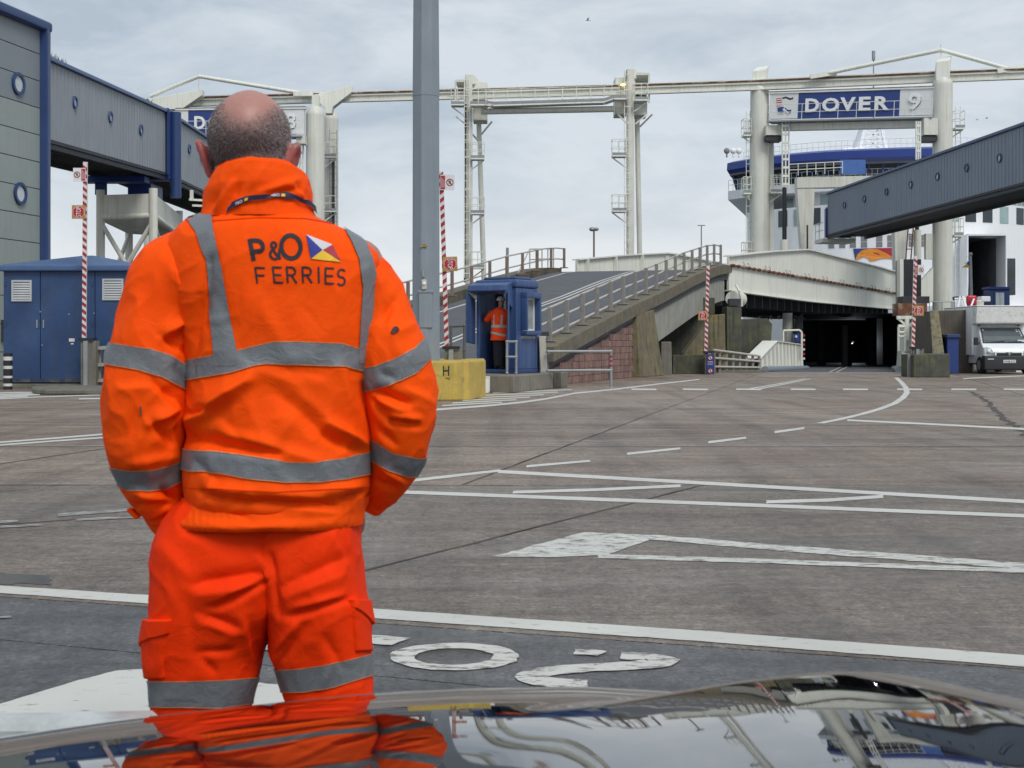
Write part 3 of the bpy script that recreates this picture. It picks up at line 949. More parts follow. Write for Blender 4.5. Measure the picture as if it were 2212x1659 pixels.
# stiffeners on the inner face of the far girder
for k in range(9):
    t = 0.03 + k * 0.115
    c = L0 + LD * t + LP * 0.02
    mb = MB(frame(c, LU)); mb.box(-0.03, 0.03, -0.22, 0.0, 3.9, 5.4 + 0.75 * math.sin(min(1, t / 0.4) * math.pi / 2) * 0.9)
    mb.build('stiffener', CREAM2, g2)
# deck
mb = MB()
c0, c1 = L0 + LP * .05 + Vector((0, 0, 4.45)), R0 - LP * .3 + Vector((0, 0, 4.35))
e = LD + Vector((0, 0, -0.55))
mb.hexa([c0 - Vector((0, 0, .35)), c1 - Vector((0, 0, .35)), c1 + e - Vector((0, 0, .35)), c0 + e - Vector((0, 0, .35)), c0, c1, c1 + e, c0 + e])
mb.build('road_deck', ASPH, link)
for k in range(26):                                # cross beams under the deck
    t = 0.01 + k * 0.0385
    a = L0 + LD * t + Vector((0, 0, 3.72 - 0.3 * t)); b = R0 + LD * t + Vector((0, 0, 3.72 - 0.3 * t)) - LP * 0.2
    mb = MB(); mb.bar(a - Vector((0, 0, .28)), b - Vector((0, 0, .28)) - LP * .3, 0.16, 0.85)
    mb.build('cross_beam', DKSTEEL, link)
mb = MB()
a = L0 + LD * 0.02 + Vector((0.4, 0, 4.62)); mb.tube(a, a + PERP * 5.0 - Vector((0, 0, 0.1)), 0.16, n=14)
mb.build('hinge_cover', DKSTEEL, link, smooth=True)
# lower linkspan and its guards
low = thing('lower_linkspan', 'dark lower linkspan deck running into the ferry bow', 'bridge', (15, 60, -0.1))
mb = MB()
la, lb = at(1636, 806, 56.6), at(1942, 806, 56.6)
A = Vector((la.x, QY + 0.02, -0.01)); B = Vector((lb.x, QY + 0.02, -0.01))
C = Vector((23.2, 82, -0.16)); D = Vector((15.6, 82, -0.16))
dn = Vector((0, 0, -0.6))
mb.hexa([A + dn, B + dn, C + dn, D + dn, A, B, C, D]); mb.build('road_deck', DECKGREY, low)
for o in (0.52, 0.57):
    a, b = A.lerp(B, o), D.lerp(C, o); u = Vector((0.06, 0, 0))
    MB().add([a + Vector((0, 0, .006)), a + u + Vector((0, 0, .006)), b + u + Vector((0, 0, .006)), b + Vector((0, 0, .006))], [(0, 1, 2, 3)]).build('painted_line', PAINT, low)
MB().add([A + Vector((.15, .1, .006)), A + Vector((.27, .1, .006)), D + Vector((.6, 0, .006)), D + Vector((.5, 0, .006))], [(0, 1, 2, 3)]).build('painted_line', PAINT, low)
gd = thing('ribbed_guard', 'cream ribbed steel side guard left of the dark bow opening', 'guard', at(1650, 800, 58))
def guard(par, P0, P1, inward, sgn):
    n = 12
    tops = []
    fwd = (P1 - P0)
    for i in range(n + 1):
        t = i / n
        h = 0.55 + 0.78 * min(1, t / 0.33) - 0.05 * max(0, t - 0.5)
        tops.append(P0 + fwd * t + Vector((0, 0, h)))
    mb = MB(); rings = []
    for i, p in enumerate(tops):
        b = P0 + fwd * (i / n)
        rings.append([b + Vector((0, 0, .12)), p, p - inward * 0.06, b - inward * 0.06 + Vector((0, 0, .12))])
    mb.loft(rings); mb.build('side_plate', CREAM, par)
    mb = MB(); rings = []
    for p in tops:
        rings.append([p + inward * 0.05 + Vector((0, 0, .004)), p - inward * 0.62 + Vector((0, 0, .004)), p - inward * 0.62 + Vector((0, 0, .06)), p + inward * 0.05 + Vector((0, 0, .06))])
    mb.loft(rings); mb.build('top_plate', CREAM2, par)
    for i in range(n):
        p = tops[i].lerp(tops[i + 1], 0.5); b = P0 + fwd * ((i + 0.5) / n)
        mb = MB(); mb.hexa([b + inward * .12 - fwd.normalized() * .03, b + inward * .12 + fwd.normalized() * .03, b + fwd.normalized() * .03, b - fwd.normalized() * .03,
                            p + inward * .03 - fwd.normalized() * .03, p + inward * .03 + fwd.normalized() * .03, p + fwd.normalized() * .03, p - fwd.normalized() * .03])
        mb.build('rib', CREAM2, par)
    mb = MB(); mb.tube(P0 + inward * 0.2 + Vector((0, 0, .1)), P1 + inward * 0.2 + Vector((0, 0, .1)), 0.16, n=14); mb.build('kerb_tube', MASTGREY, par, smooth=True)
G0 = at(1642, 808, 57.4); G0.z = -0.02
G1 = at(1734, 790, 72.0); G1.z = -0.25
guard(gd, G0, G1, Vector((0.95, -0.3, 0)).normalized(), 1)
gd2 = thing('ribbed_guard', 'cream ribbed steel side guard on the right of the bow opening', 'guard', at(1952, 800, 58))
H0 = at(1952, 808, 57.6); H0.z = -0.02
H1 = at(1940, 790, 72.0); H1.z = -0.25
guard(gd2, H0, H1, Vector((-1, -0.05, 0)).normalized(), -1)
# rails at the quay edge left of the guard
rg = thing('quay_railing', 'grey three-bar railing before the ribbed guard', 'railing', at(1540, 808, 55.5))
a, b = at(1540, 806, 55.6), at(1640, 806, 57.4)
a.z = b.z = 0
for k in range(8):
    p = a.lerp(b, k / 7)
    mb = MB(); mb.bar(p, p + Vector((0, 0, 0.95 - 0.3 * k / 7)), 0.1); mb.build('post', RAILGREY, rg)
for h in (0.92, 0.6, 0.25):
    mb = MB(); mb.tube(a + Vector((0, -0.09, h)), b + Vector((0, -0.09, h * 0.72)), 0.045, n=8); mb.build('rail', RAILPALE, rg, smooth=True)
mb = MB(); mb.box(a.x - 0.2, b.x + 0.1, 55.9, 56.9, 0, 0.1); mb.build('plinth', CONC, rg)

# fittings beside the bow opening under the span
bf = thing('berth_fittings', 'cream column, hoop rail and dark cabinet left of the bow opening', 'berth fittings', at(1702, 760, 76))
mb = MB(); mb.tube(at(1701, 800, 76), at(1701, 676, 76), .27, n=20); mb.build('column', CREAM, bf, smooth=True)
mb = MB(); mb.tube(at(1716, 742, 74), at(1716, 690, 74), .09, n=10); mb.build('black_pipe', BLACK, bf, smooth=True)
mb = MB(); mb.pipe([at(1692, 742, 70), at(1692, 714, 70), at(1727, 713, 70), at(1732, 718, 70), at(1732, 770, 70)], .05, 8); mb.build('hoop_rail', CREAM2, bf, smooth=True)
a, b = at(1714, 738, 70.4), at(1727, 721, 70.4); mb = MB(); mb.box(a.x, b.x, 70.4, 70.6, a.z, b.z); mb.build('cabinet', SIGNBLUE, bf)
mb = MB(); mb.tube(at(1720, 727, 70.3), at(1720, 727, 70.39), .07, n=16); mb.build('sign_disc', SIGNWHITE, bf)
mb = MB(); mb.bar(at(1655, 669, 84), at(1738, 667, 84), .3, .35); mb.build('rusty_beam', RUST, bf)
mb = MB(); mb.bar(at(1640, 680, 85), at(1745, 678, 85), .3, .3); mb.build('white_beam', LETTERW, bf)
for x in (1666, 1683, 1718, 1738):
    mb = MB(); mb.bar(at(x, 690, 83), at(x, 655, 83), .12); mb.build('hanger', CREAM, bf)
for k in range(6):
    mb = MB(); mb.bar(at(1736.5, 722 + k * 10, 71.5), at(1736.5, 727 + k * 10, 71.5), .1, .05); mb.build('red_band', RED if k % 2 == 0 else STRIPEW, bf)
# ------------------------------------------------------------------ terminal building on the left
bl = thing('terminal_building', 'tall grey clad terminal building with blue edge trim and portholes', 'building', (-15.4, 45.9, 0))
e0 = at(97, 738, 45.9); e0.z = 0
wd = Vector((-0.2, -1, 0)).normalized()            # along the wall towards the camera
wn = Vector((-wd.y, wd.x, 0))                       # outwards (+x)
if wn.x < 0: wn = -wn
HT = 11.62; LEN = 9.0
MB().hexa([e0 - wn * .1, e0 + wd * LEN - wn * .1, e0 + wd * LEN - wn * 9, e0 - wn * 9] + [p + Vector((0, 0, HT)) for p in (e0 - wn * .1, e0 + wd * LEN - wn * .1, e0 + wd * LEN - wn * 9, e0 - wn * 9)]).build('wall_core', DKSTEEL, bl)
lvl = [HT - 0.05 - 0.887 * k for k in range(14)]
lvl = [z for z in lvl if z > 0] + [0.0]
for i, (a, b) in enumerate(zip(lvl[:-1], lvl[1:])):
    for j in range(3):
        s0, s1 = j * 3.0 + 0.3 * (j == 0), (j + 1) * 3.0
        mb = MB()
        p = [e0 + wd * (s0 + .008) - wn * .09, e0 + wd * (s1 - .008) - wn * .09, e0 + wd * (s1 - .008), e0 + wd * (s0 + .008)]
        mb.hexa([q + Vector((0, 0, b + .012)) for q in p] + [q + Vector((0, 0, a - .012)) for q in p])
        mb.build('cladding_panel', CLADTOP if i < 3 else CLADLOW, bl, bevel=0.006)
mb = MB(); mb.bar(e0 + wn * .06 + wd * .16, e0 + wn * .06 + wd * .16 + Vector((0, 0, HT)), 0.36, 0.3, up=(0, 1, 0)); mb.build('corner_trim', BLUE, bl, bevel=0.05, seg=3)
mb = MB(); mb.bar(e0 + Vector((0, 0, HT)) - wd * .1 - wn * .1, e0 + wd * LEN + Vector((0, 0, HT)) - wn * .1, 0.7, 0.34); mb.build('eaves_trim', BLUE, bl, bevel=0.12, seg=3)
mb = MB(); mb.bar(e0 - wn * 9 + Vector((0, 0, HT)), e0 + Vector((0, 0, HT)), 0.5, 0.3); mb.build('eaves_trim', BLUE, bl, bevel=0.1, seg=2)
def porthole(par, c, n, u, r, rim, glass, rimw=0.1):
    """round window: rim ring proud of the wall, pane inside"""
    up = Vector((0, 0, 1))
    mb = MB(); k = 28
    vs = []
    for rr, d in ((r, 0), (r, .07), (r - rimw, .07), (r - rimw, 0.0)):
        vs.append([c + n * d + (u * math.cos(2 * math.pi * i / k) + up * math.sin(2 * math.pi * i / k)) * rr for i in range(k)])
    mb.loft(vs, caps=False)
    o = mb.build('porthole', rim, par, smooth=True)
    mb = MB(); mb.add([c + n * .02 + (u * math.cos(2 * math.pi * i / k) + up * math.sin(2 * math.pi * i / k)) * (r - rimw) for i in range(k)], [tuple(range(k))])
    mb.build('pane', glass, o)
def on_wall(px, py):
    dx = (px - 1106) / FPX
    # e0 + wd*s : x = dx*y
    s = (e0.x - dx * e0.y) / (dx * wd.y - wd.x)
    p = e0 + wd * s
    p.z = CAM_H + (738 - py) / FPX * p.y
    return p
for px, py in ((38, 181), (42, 418)):
    porthole(bl, on_wall(px, py) + wn * .005, wn, wd, 0.36, BLUE, SKYGLASS)
porthole(bl, on_wall(-30, 181) + wn * .005, wn, wd, 0.36, BLUE, SKYGLASS)
# dark door opening strip low on the wall
mb = MB(); p = on_wall(3, 715); mb.bar(p + wn * .02 + Vector((0, 0, -0.35)), p + wn * .02 + Vector((0, 0, 0.35)), 0.3, 0.06, up=wd); mb.build('ground_window', GLASS, bl)

# ------------------------------------------------------------------ enclosed walkways
def walkway(name, label, a0, a1, f0, f1, height, width, side, wallm, roofm, nb, ports, roofh=0.16, lip=0.25, panels=4):
    """a0,a1 plan ends of the visible face; side = unit vector from the face into the body; ports = positions along (m)"""
    d = (a1 - a0); ln = d.length; d.normalize()
    n = -side
    t = thing(name, label, 'walkway', Vector((a0.x, a0.y, f0)))
    up = Vector((0, 0, 1))
    P = lambda s, w, h: a0 + d * s + side * w + up * (f0 + (f1 - f0) * s / ln + h)
    MB().hexa([P(0, .06, 0), P(0, width, 0), P(ln, width, 0), P(ln, .06, 0), P(0, .06, height), P(0, width, height), P(ln, width, height), P(ln, .06, height)]).build('core', UNDER, t)
    for k in range(panels):
        s0, s1 = ln * k / panels, ln * (k + 1) / panels
        nr = max(2, int((s1 - s0) / 0.35))
        mb = MB()
        mb.hexa([P(s0 + .006, 0, 0), P(s0 + .006, .05, 0), P(s1 - .006, .05, 0), P(s1 - .006, 0, 0), P(s0 + .006, 0, height - .01), P(s0 + .006, .05, height - .01), P(s1 - .006, .05, height - .01), P(s1 - .006, 0, height - .01)])
        for q in range(nr):                      # shallow vertical ribs of the cladding
            x = s0 + (s1 - s0) * (q + .5) / nr
            mb.hexa([P(x - .02, -.012, .02), P(x - .02, .002, .02), P(x + .02, .002, .02), P(x + .02, -.012, .02), P(x - .02, -.012, height - .05), P(x - .02, .002, height - .05), P(x + .02, .002, height - .05), P(x + .02, -.012, height - .05)])
        mb.build('cladding_panel', wallm, t)
    mb = MB()
    mb.hexa([P(0, -.14, height), P(0, width + .1, height), P(ln, width + .1, height), P(ln, -.14, height), P(0, -.10, height + roofh), P(0, width + .1, height + roofh), P(ln, width + .1, height + roofh), P(ln, -.10, height + roofh)])
    mb.build('roof', roofm, t, bevel=0.04, seg=2)
    mb = MB()
    for h0, h1, w in ((-.12, 0.0, -.05), (-.3, -.14, .0)):
        mb.hexa([P(0, w, h0), P(0, w + .12, h0), P(ln, w + .12, h0), P(ln, w, h0), P(0, w, h1), P(0, w + .12, h1), P(ln, w + .12, h1), P(ln, w, h1)])
    mb.build('edge_beam', UNDER, t)
    mb = MB(); mb.hexa([P(0, width - .12, -.3), P(0, width, -.3), P(ln, width, -.3), P(ln, width - .12, -.3), P(0, width - .12, 0), P(0, width, 0), P(ln, width, 0), P(ln, width - .12, 0)]); mb.build('edge_beam', UNDER, t)
    for k in range(nb):                           # floor joists below, running lengthwise
        w = .25 + (width - .5) * k / (nb - 1)
        mb = MB(); mb.bar(P(0.05, w, -.07), P(ln - .05, w, -.07), .06, .14); mb.build('joist', DKSTEEL, t)
    for s, h, gl in ports:
        porthole(t, P(s, -.004, h), n, d, 0.22, roofm, gl, .055)
    return t, P
lw_a, lw_b, lw_c = Vector((-15.42, 46.1, 0)), Vector((-15.06, 60.4, 0)), Vector((-15.3, 97, 0))
def ws(x, a, b):
    """distance along a->b where the face is met by picture column x"""
    dx = (x - 1106) / FPX; d = (b - a).normalized()
    return (a.x - dx * a.y) / (dx * d.y - d.x)
t1, P1_ = walkway('passenger_walkway', 'grey enclosed passenger walkway leaving the terminal building', lw_a, lw_b, 7.98, 8.6, 2.6, 2.6, Vector((-1, 0, 0)), GANGGREY, GANGROOF, 9,
              [(ws(160, lw_a, lw_b), 1.55, SKYGLASS), (ws(237, lw_a, lw_b), 1.5, SKYGLASS), (ws(303, lw_a, lw_b), 1.45, SKYGLASS)], panels=3)
t2, P2_ = walkway('passenger_walkway', 'further grey walkway section past the blue corner post behind the head', lw_b + Vector((0.02, 0.9, 0)), lw_c, 8.6, 8.9, 2.6, 2.6, Vector((-1, 0, 0)), GANGGREY, GANGROOF, 9,
              [(ws(397, lw_b, lw_c), 1.6, SKYGLASS), (ws(424, lw_b, lw_c), 1.55, SKYGLASS)], panels=6)
cp = thing('walkway_joint', 'dark blue folded joint between the two grey walkway sections', 'walkway joint', (lw_b.x, lw_b.y, 8.0))
mb = MB(); mb.box(-15.06 - 2.7, -14.9, 60.4, 61.25, 8.3, 11.42); mb.build('bellows', SIGNBLUE, cp, bevel=0.05)
mb = MB(); mb.tube((-14.75, 60.9, 7.55), (-14.75, 60.9, 11.3), 0.24, n=18); mb.build('post', BLUE, cp, smooth=True)
mb = MB(); mb.box(-14.97, -14.88, 60.22, 60.42, 8.5, 11.3); mb.build('trim', BLUE, cp)
# white rain-gutter debris weeds on the roof edge
wdm = mat('roof_weeds', (0.13, 0.15, 0.05), 0.9, var=0.4, vscale=8)
wt = MB()
for cx_, sp in ((1.6, .5), (11.9, .5), (0.7, .3)):
    for k in range(40):
        b = P1_(cx_ + random.uniform(-sp, sp), random.uniform(0, .4), 2.74); q = Vector((random.uniform(-.12, .12), random.uniform(-.12, .12), random.uniform(.05, .25)))
        wt.add([b, b + Vector((.03, .03, 0)), b + q], [(0, 1, 2)])
tag(wt.build('roof_weeds', wdm, None, fix=False), 'tuft of weeds growing along the walkway roof edge', 'weeds', kind='stuff')

ra, rb = Vector((20.6, 90.7, 0)), Vector((23.9, 60.5, 0))
t3, P3_ = walkway('passenger_walkway', 'slate blue enclosed walkway with round windows slanting across the ferry', ra, rb, 8.25, 8.62, 2.6, 2.6, Vector((0.994, 0.109, 0)), GANGBLUE, GANGROOF2, 14,
              [(ws(x, ra, rb), h, g) for x, h, g in ((1825, 1.55, PALEGLASS), (1868, 1.55, PALEGLASS), (1916, 1.55, LOUVRE), (1968, 1.52, SKYGLASS), (2026, 1.5, SKYGLASS), (2089, 1.48, LOUVRE), (2160, 1.45, SKYGLASS))], panels=6)
# end platform with ladder of that walkway
ep = thing('end_platform', 'small cream platform with ladder at the slate walkway end', 'platform', P3_(-0.5, 0.8, 0))
mb = MB(); a = P3_(-1.5, -.2, -.45); b = P3_(0, -.2, -.45)
mb.hexa([P3_(-1.7, -.3, -.5), P3_(-1.7, 1.9, -.5), P3_(0, 1.9, -.5), P3_(0, -.3, -.5), P3_(-1.7, -.3, -.25), P3_(-1.7, 1.9, -.25), P3_(0, 1.9, -.25), P3_(0, -.3, -.25)]); mb.build('deck', CREAM, ep)
mb = MB(); mb.hexa([P3_(-.3, -.1, -.2), P3_(-.3, 1.6, -.2), P3_(0, 1.6, -.2), P3_(0, -.1, -.2), P3_(-.3, -.1, 1.7), P3_(-.3, 1.6, 1.7), P3_(0, 1.6, 1.7), P3_(0, -.1, 1.7)]); mb.build('door_hood', SIGNBLUE, ep)
for x in (-1.65, -.9):
    mb = MB()
    q0, q1 = P3_(x, -.25, -.2), P3_(x, -.25, .8)
    mb.tube(q0, q1, .03, n=6); mb.tube(q1, P3_(x + .75, -.25, .8), .03, n=6); mb.tube(P3_(x, -.25, .3), P3_(x + .75, -.25, .3), .03, n=6)
    mb.build('guard_rail', CREAM, ep)
mb = MB()
for w in (-.1, .3): mb.tube(at(1802 if w < 0 else 1813, 505, 90.2), at(1802 if w < 0 else 1813, 405, 90.2), .04, n=6)
for k in range(14): mb.tube(at(1802, 500 - k * 6.8, 90.2), at(1813, 500 - k * 6.8, 90.2), .025, n=5)
mb.build('ladder', GALV, ep)

# trestle carrying the left walkway
tr = thing('walkway_trestle', 'cream steel trestle with round legs below the left walkway', 'trestle', (-16.5, 62, 0))
LEG = {'B': Vector((-14.98, 58, 0)), 'A': Vector((-17.36, 58.6, 0)), 'D': Vector((-18.2, 66, 0)), 'C': Vector((-16.3, 68, 0))}
for k, p in LEG.items():
    mb = MB(); mb.tube(p, p + Vector((0, 0, 7.65)), 0.18, n=20); mb.build('leg', CREAM, tr, smooth=True)
for a, b in (('A', 'B'), ('B', 'C'), ('C', 'D'), ('D', 'A')):
    mb = MB(); mb.bar(LEG[a] + Vector((0, 0, 7.0)), LEG[b] + Vector((0, 0, 7.0)), 0.12, 0.86); mb.build('box_beam', CREAM, tr)
    mb = MB(); mb.tube(LEG[a] + Vector((0, 0, 6.5)), LEG[b] + Vector((0, 0, 6.5)), 0.13, n=14); mb.build('lower_tube', CREAM, tr, smooth=True)
for a, b in (('A', 'B'), ('D', 'A'), ('B', 'C'), ('B', 'A')):
    mb = MB(); mb.tube(LEG[a] + Vector((0, 0, 6.3)), LEG[b] + Vector((0, 0, 2.6)), 0.1, n=12); mb.build('brace', CREAM, tr, smooth=True)
mb = MB(); mb.box(-18, -15.4, 58.2, 59.0, 7.95, 8.2); mb.box(-16.6, -15.6, 60, 62, 7.5, 8.1); mb.box(-17.6, -17.2, 58.6, 59, 7.45, 8.1); mb.build('bearing_beam', SIGNBLUE, tr)
mb = MB(); mb.bar((-15.2, 66, 7.72), (-13.9, 66.5, 7.72), .1); mb.bar((-15.0, 64.5, 7.85), (-13.7, 65.4, 7.85), .1); mb.bar((-14.9, 64.6, 7.8), (-14.9, 64.6, 8.3), .14); mb.build('guide_rail', CREAM2, tr)

# ------------------------------------------------------------------ overhead beam
SUP = [at(150, 233, 96.5), at(440, 219, 94.2), at(688, 212, 92.9), at(1014, 203, 91.2), at(1369, 193.5, 90.2), at(1641, 184, 89.6), at(2034, 166.5, 85.2), at(2212, 159.5, 84.0), at(2500, 148, 82.0)]
ob = thing('overhead_beam', 'long cream overhead beam with rusty top edge spanning the gantries', 'beam', SUP[0])
for a, b in zip(SUP[:-1], SUP[1:]):
    mb = MB(); mb.bar(a, b, 0.10, 0.62); mb.bar(a + Vector((0, -.03, -.3)), b + Vector((0, -.03, -.3)), 0.34, 0.06); mb.bar(a + Vector((0, -.02, .12)), b + Vector((0, -.02, .12)), 0.26, 0.10)
    mb.build('beam_segment', CREAM, ob)
    mb = MB(); mb.bar(a + Vector((0, -.03, .26)), b + Vector((0, -.03, .26)), 0.34, 0.07); mb.build('rusty_flange', RUST, ob)
    mb = MB(); mb.bar(a + Vector((0, 0, .335)), b + Vector((0, 0, .335)), 0.4, 0.06); mb.build('top_plate', CREAM2, ob)

def rail_box(mb, a, b, h=1.0, n=3, r=0.025):
    """posts and two rails from a to b"""
    up = Vector((0, 0, h))
    mb.tube(a + up, b + up, r, n=5); mb.tube(a + up * .5, b + up * .5, r, n=5)
    for k in range(n + 1):
        p = a.lerp(b, k / n); mb.tube(p, p + up, r, n=5)

def ladder(mb, a, b, w, u, r=0.025, step=0.45):
    o = Vector(u).normalized() * w
    mb.tube(a, b, r, n=5); mb.tube(a + o, b + o, r, n=5)
    n = int((b - a).length / step)
    for k in range(n):
        p = a.lerp(b, (k + .5) / n); mb.tube(p, p + o, r * .7, n=4)

# ------------------------------------------------------------------ berth gantries with name signs
def octo(c, w, d, z0, z1, ch=0.2):
    pts = []
    for sx, sy in ((-1, -1), (1, -1), (1, 1), (-1, 1)):
        pass
    w, d = w / 2, d / 2
    return [(c.x - w + ch, c.y - d), (c.x + w - ch, c.y - d), (c.x + w, c.y - d + ch), (c.x + w, c.y + d - ch), (c.x + w - ch, c.y + d), (c.x - w + ch, c.y + d), (c.x - w, c.y + d - ch), (c.x - w, c.y - d + ch)]
def gantry_column(par, c, dia, ztop, zbot=-3.0, cap=True):
    mb = MB()
    mb.loft([[Vector((c.x + math.cos(q) * dia / 2, c.y + math.sin(q) * dia / 2, z)) for q in [2 * math.pi * k / 32 for k in range(32)]] for z in (zbot, ztop - .55)])
    o = mb.build('column', CREAM, par, smooth=True)
    mb = MB()
    mb.loft([[Vector((c.x + math.cos(q) * dia / 2 * f, c.y + math.sin(q) * dia / 2 * f, z)) for q in [2 * math.pi * k / 32 for k in range(32)]] for f, z in ((1.0, ztop - .55), (.98, ztop - .4), (.62, ztop))])
    mb.build('column_head', CREAM, par, smooth=True)
    return o
def name_sign(par, A, B, h, word, digit, wsplit):
    """A,B lower ends; board of height h with white ends and a blue middle"""
    u = (B - A); ln = u.length; u.normalize()
    M = frame(A, u)
    def seg(s0, s1, m, name):
        mb = MB(M); mb.box(s0 + .004, s1 - .004, 0, .35, 0, h); return mb.build(name, m, par)
    seg(0, ln * wsplit[0], SIGNWHITE, 'sign_panel')
    seg(ln * wsplit[0], ln * wsplit[1], SIGNBLUE, 'sign_panel')
    seg(ln * wsplit[1], ln, SIGNWHITE, 'sign_panel')
    mb = MB(M); mb.box(-.1, ln + .1, -.06, .45, h + .004, h + .12); mb.build('sign_cap', CREAM2, par)
    mb = MB(M); mb.box(-.1, ln + .1, -.08, .47, h + .124, h + .16); mb.build('cap_edge', RUST, par)
    return M, ln
G9L, G9R = at(1641, 738, 90.0), at(2036, 738, 84.6)
G9L.z = G9R.z = 0
g9 = thing('berth_gantry', 'cream two-column berth gantry carrying the DOVER 9 sign', 'gantry', (G9L.x, G9L.y, -3))
gantry_column(g9, G9L, 1.2, 18.0); gantry_column(g9, G9R, 1.2, 17.45)
def cap(par, c, z, tilt, s=1.0):
    mb = MB(frame(Vector((c.x, c.y, z)), (1, -0.17, 0)))
    mb.hexa([(-.45 * s, -.45, -.55), (.35 * s, -.45, -.55), (.35 * s, .6, -.55), (-.45 * s, .6, -.55), (-.45 * s, -.45, .62), (.35 * s, -.45, .72), (.62 * s, .6, 1.15), (-.2 * s, .6, 1.05)])
    mb.build('beam_bracket', CREAM2, par, bevel=0.03)
cap(g9, G9L, 18.1, 0); cap(g9, G9R, 17.6, 0)
u9 = (G9R - G9L).normalized()
SA = at(1661, 257, 89.3); SB = at(2015, 248, 84.5)
M9, ln9 = name_sign(g9, SA, SB, 1.60, 'DOVER', '9', (.182, .802))
def raised(par, M, s, x0, w, z0, h, ex=.09, bold=.03):
    if s.isdigit(): bold = .012
    text('letter_side', s, M @ Matrix.Translation((x0 + .03, 0, z0 - .035)), w + .0, h, LETTERS, par, extrude=.05, bold=bold)
    text('letter_face', s, M @ Matrix.Translation((x0, 0, z0)), w, h, LETTERW, par, extrude=ex, bold=bold)
for i, (ch, x0, w) in enumerate((('D', .230, .086), ('O', .335, .105), ('V', .446, .094), ('E', .560, .070), ('R', .655, .086))):
    raised(g9, M9, ch, ln9 * x0, ln9 * w, .36 + i * .0, .86)
raised(g9, M9, '9', ln9 * .855, ln9 * .072, .34, .95)
def emblem(par, M, x0, z0, s):
    def poly(pts, m, d, name='emblem_piece'):
        mb = MB(M); mb.add([(x0 + x * s, -.02 - d, z0 + z * s) for x, z in pts], [tuple(range(len(pts)))]); mb.build(name, m, par)
    poly([(.0, .98), (.35, 1.0), (.55, 1.05), (.8, .95), (1.0, 1.0), (.9, .55), (.88, .1), (.75, 0), (.6, .15), (.35, .05), (.12, .1)], SIGNWHITE, .004)
    poly([(.02, .95), (.33, .97), (.38, .5), (.08, .45)], mat('emblem_red', (0.45, 0.05, 0.06), 0.5), .008)
    for k in range(4):
        poly([(.03 + k * .015, .9 - k * .12), (.34 + k * .01, .92 - k * .12), (.35 + k * .01, .87 - k * .12), (.04 + k * .015, .85 - k * .12)], SIGNWHITE, .012)
    poly([(.1, .42), (.38, .47), (.55, .42), (.7, .28), (.9, .3), (.88, .1), (.72, .05), (.6, .18), (.35, .1), (.14, .14)], SIGNBLUE, .008)
    poly([(.36, .98), (.56, 1.03), (.82, .93), (1.0, .98), (.97, .86), (.8, .82), (.55, .93), (.38, .88)], BLACK, .008)
    poly([(.42, .38), (.56, .34), (.68, .2), (.8, .16), (.78, .07), (.66, .1), (.56, .22), (.42, .26)], SIGNWHITE, .012)
emblem(g9, M9, ln9 * .04, .22, 1.15)
mb = MB(M9); mb.box(.6, ln9 - .3, -.05, .5, -.75, -.32); mb.build('cross_beam', CREAM2, g9)
mb = MB(M9); mb.box(.1, ln9 + .1, -.75, .4, -.30, -.2); mb.build('catwalk', GALV, g9)
mb = MB(M9); rail_box(mb, Vector((.05, -.7, -.2)), Vector((ln9 + .1, -.7, -.2)), 1.0, 9, .02); mb.build('catwalk_rail', CREAM2, g9)
for px0, px1, y0, y1, Z in ((1655, 1690, 270, 300, 88.7), (1996, 2026, 255, 300, 83.9)):
    t = MB(); a, b = at(px0, y1, Z), at(px1, y0, Z)
    t.box(a.x, b.x, Z, Z + 1.2, a.z + .25, b.z); t.build('winch_box', CREAM, g9)
    t = MB(); t.box(a.x, b.x, Z + .1, Z + 1.2, a.z - .1, a.z + .2); t.build('winch_base', DKSTEEL, g9)
# hydraulic rams and their guide frames
for (x, y0, y1, Z, r, m, nm) in ((1694.5, 405, 520, 88.2, .14, BLACK, 'ram_rod'), (1694.5, 518, 560, 88.2, .26, CREAM, 'ram_body'), (1981, 480, 500, 83.4, .12, BLACK, 'ram_rod'), (1982, 497, 690, 83.4, .22, CREAM, 'ram_body')):
    t = MB(); t.tube(at(x, y1, Z), at(x, y0, Z), r, n=16); t.build(nm, m, g9, smooth=True)
for x0, x1, y0, y1, Z in ((1690, 1704, 262, 410, 88.4), (1979, 1988, 262, 345, 83.7)):
    t = MB()
    for x in (x0, (x0 + x1) / 2, x1): t.tube(at(x, y1, Z), at(x, y0, Z), .055, n=6)
    n = int((y1 - y0) / 18)
    for k in range(n): t.bar(at(x0, y0 + 10 + k * 18, Z), at(x1, y0 + 10 + k * 18, Z), .12, .14)
    t.build('guide_frame', CREAM2, g9)
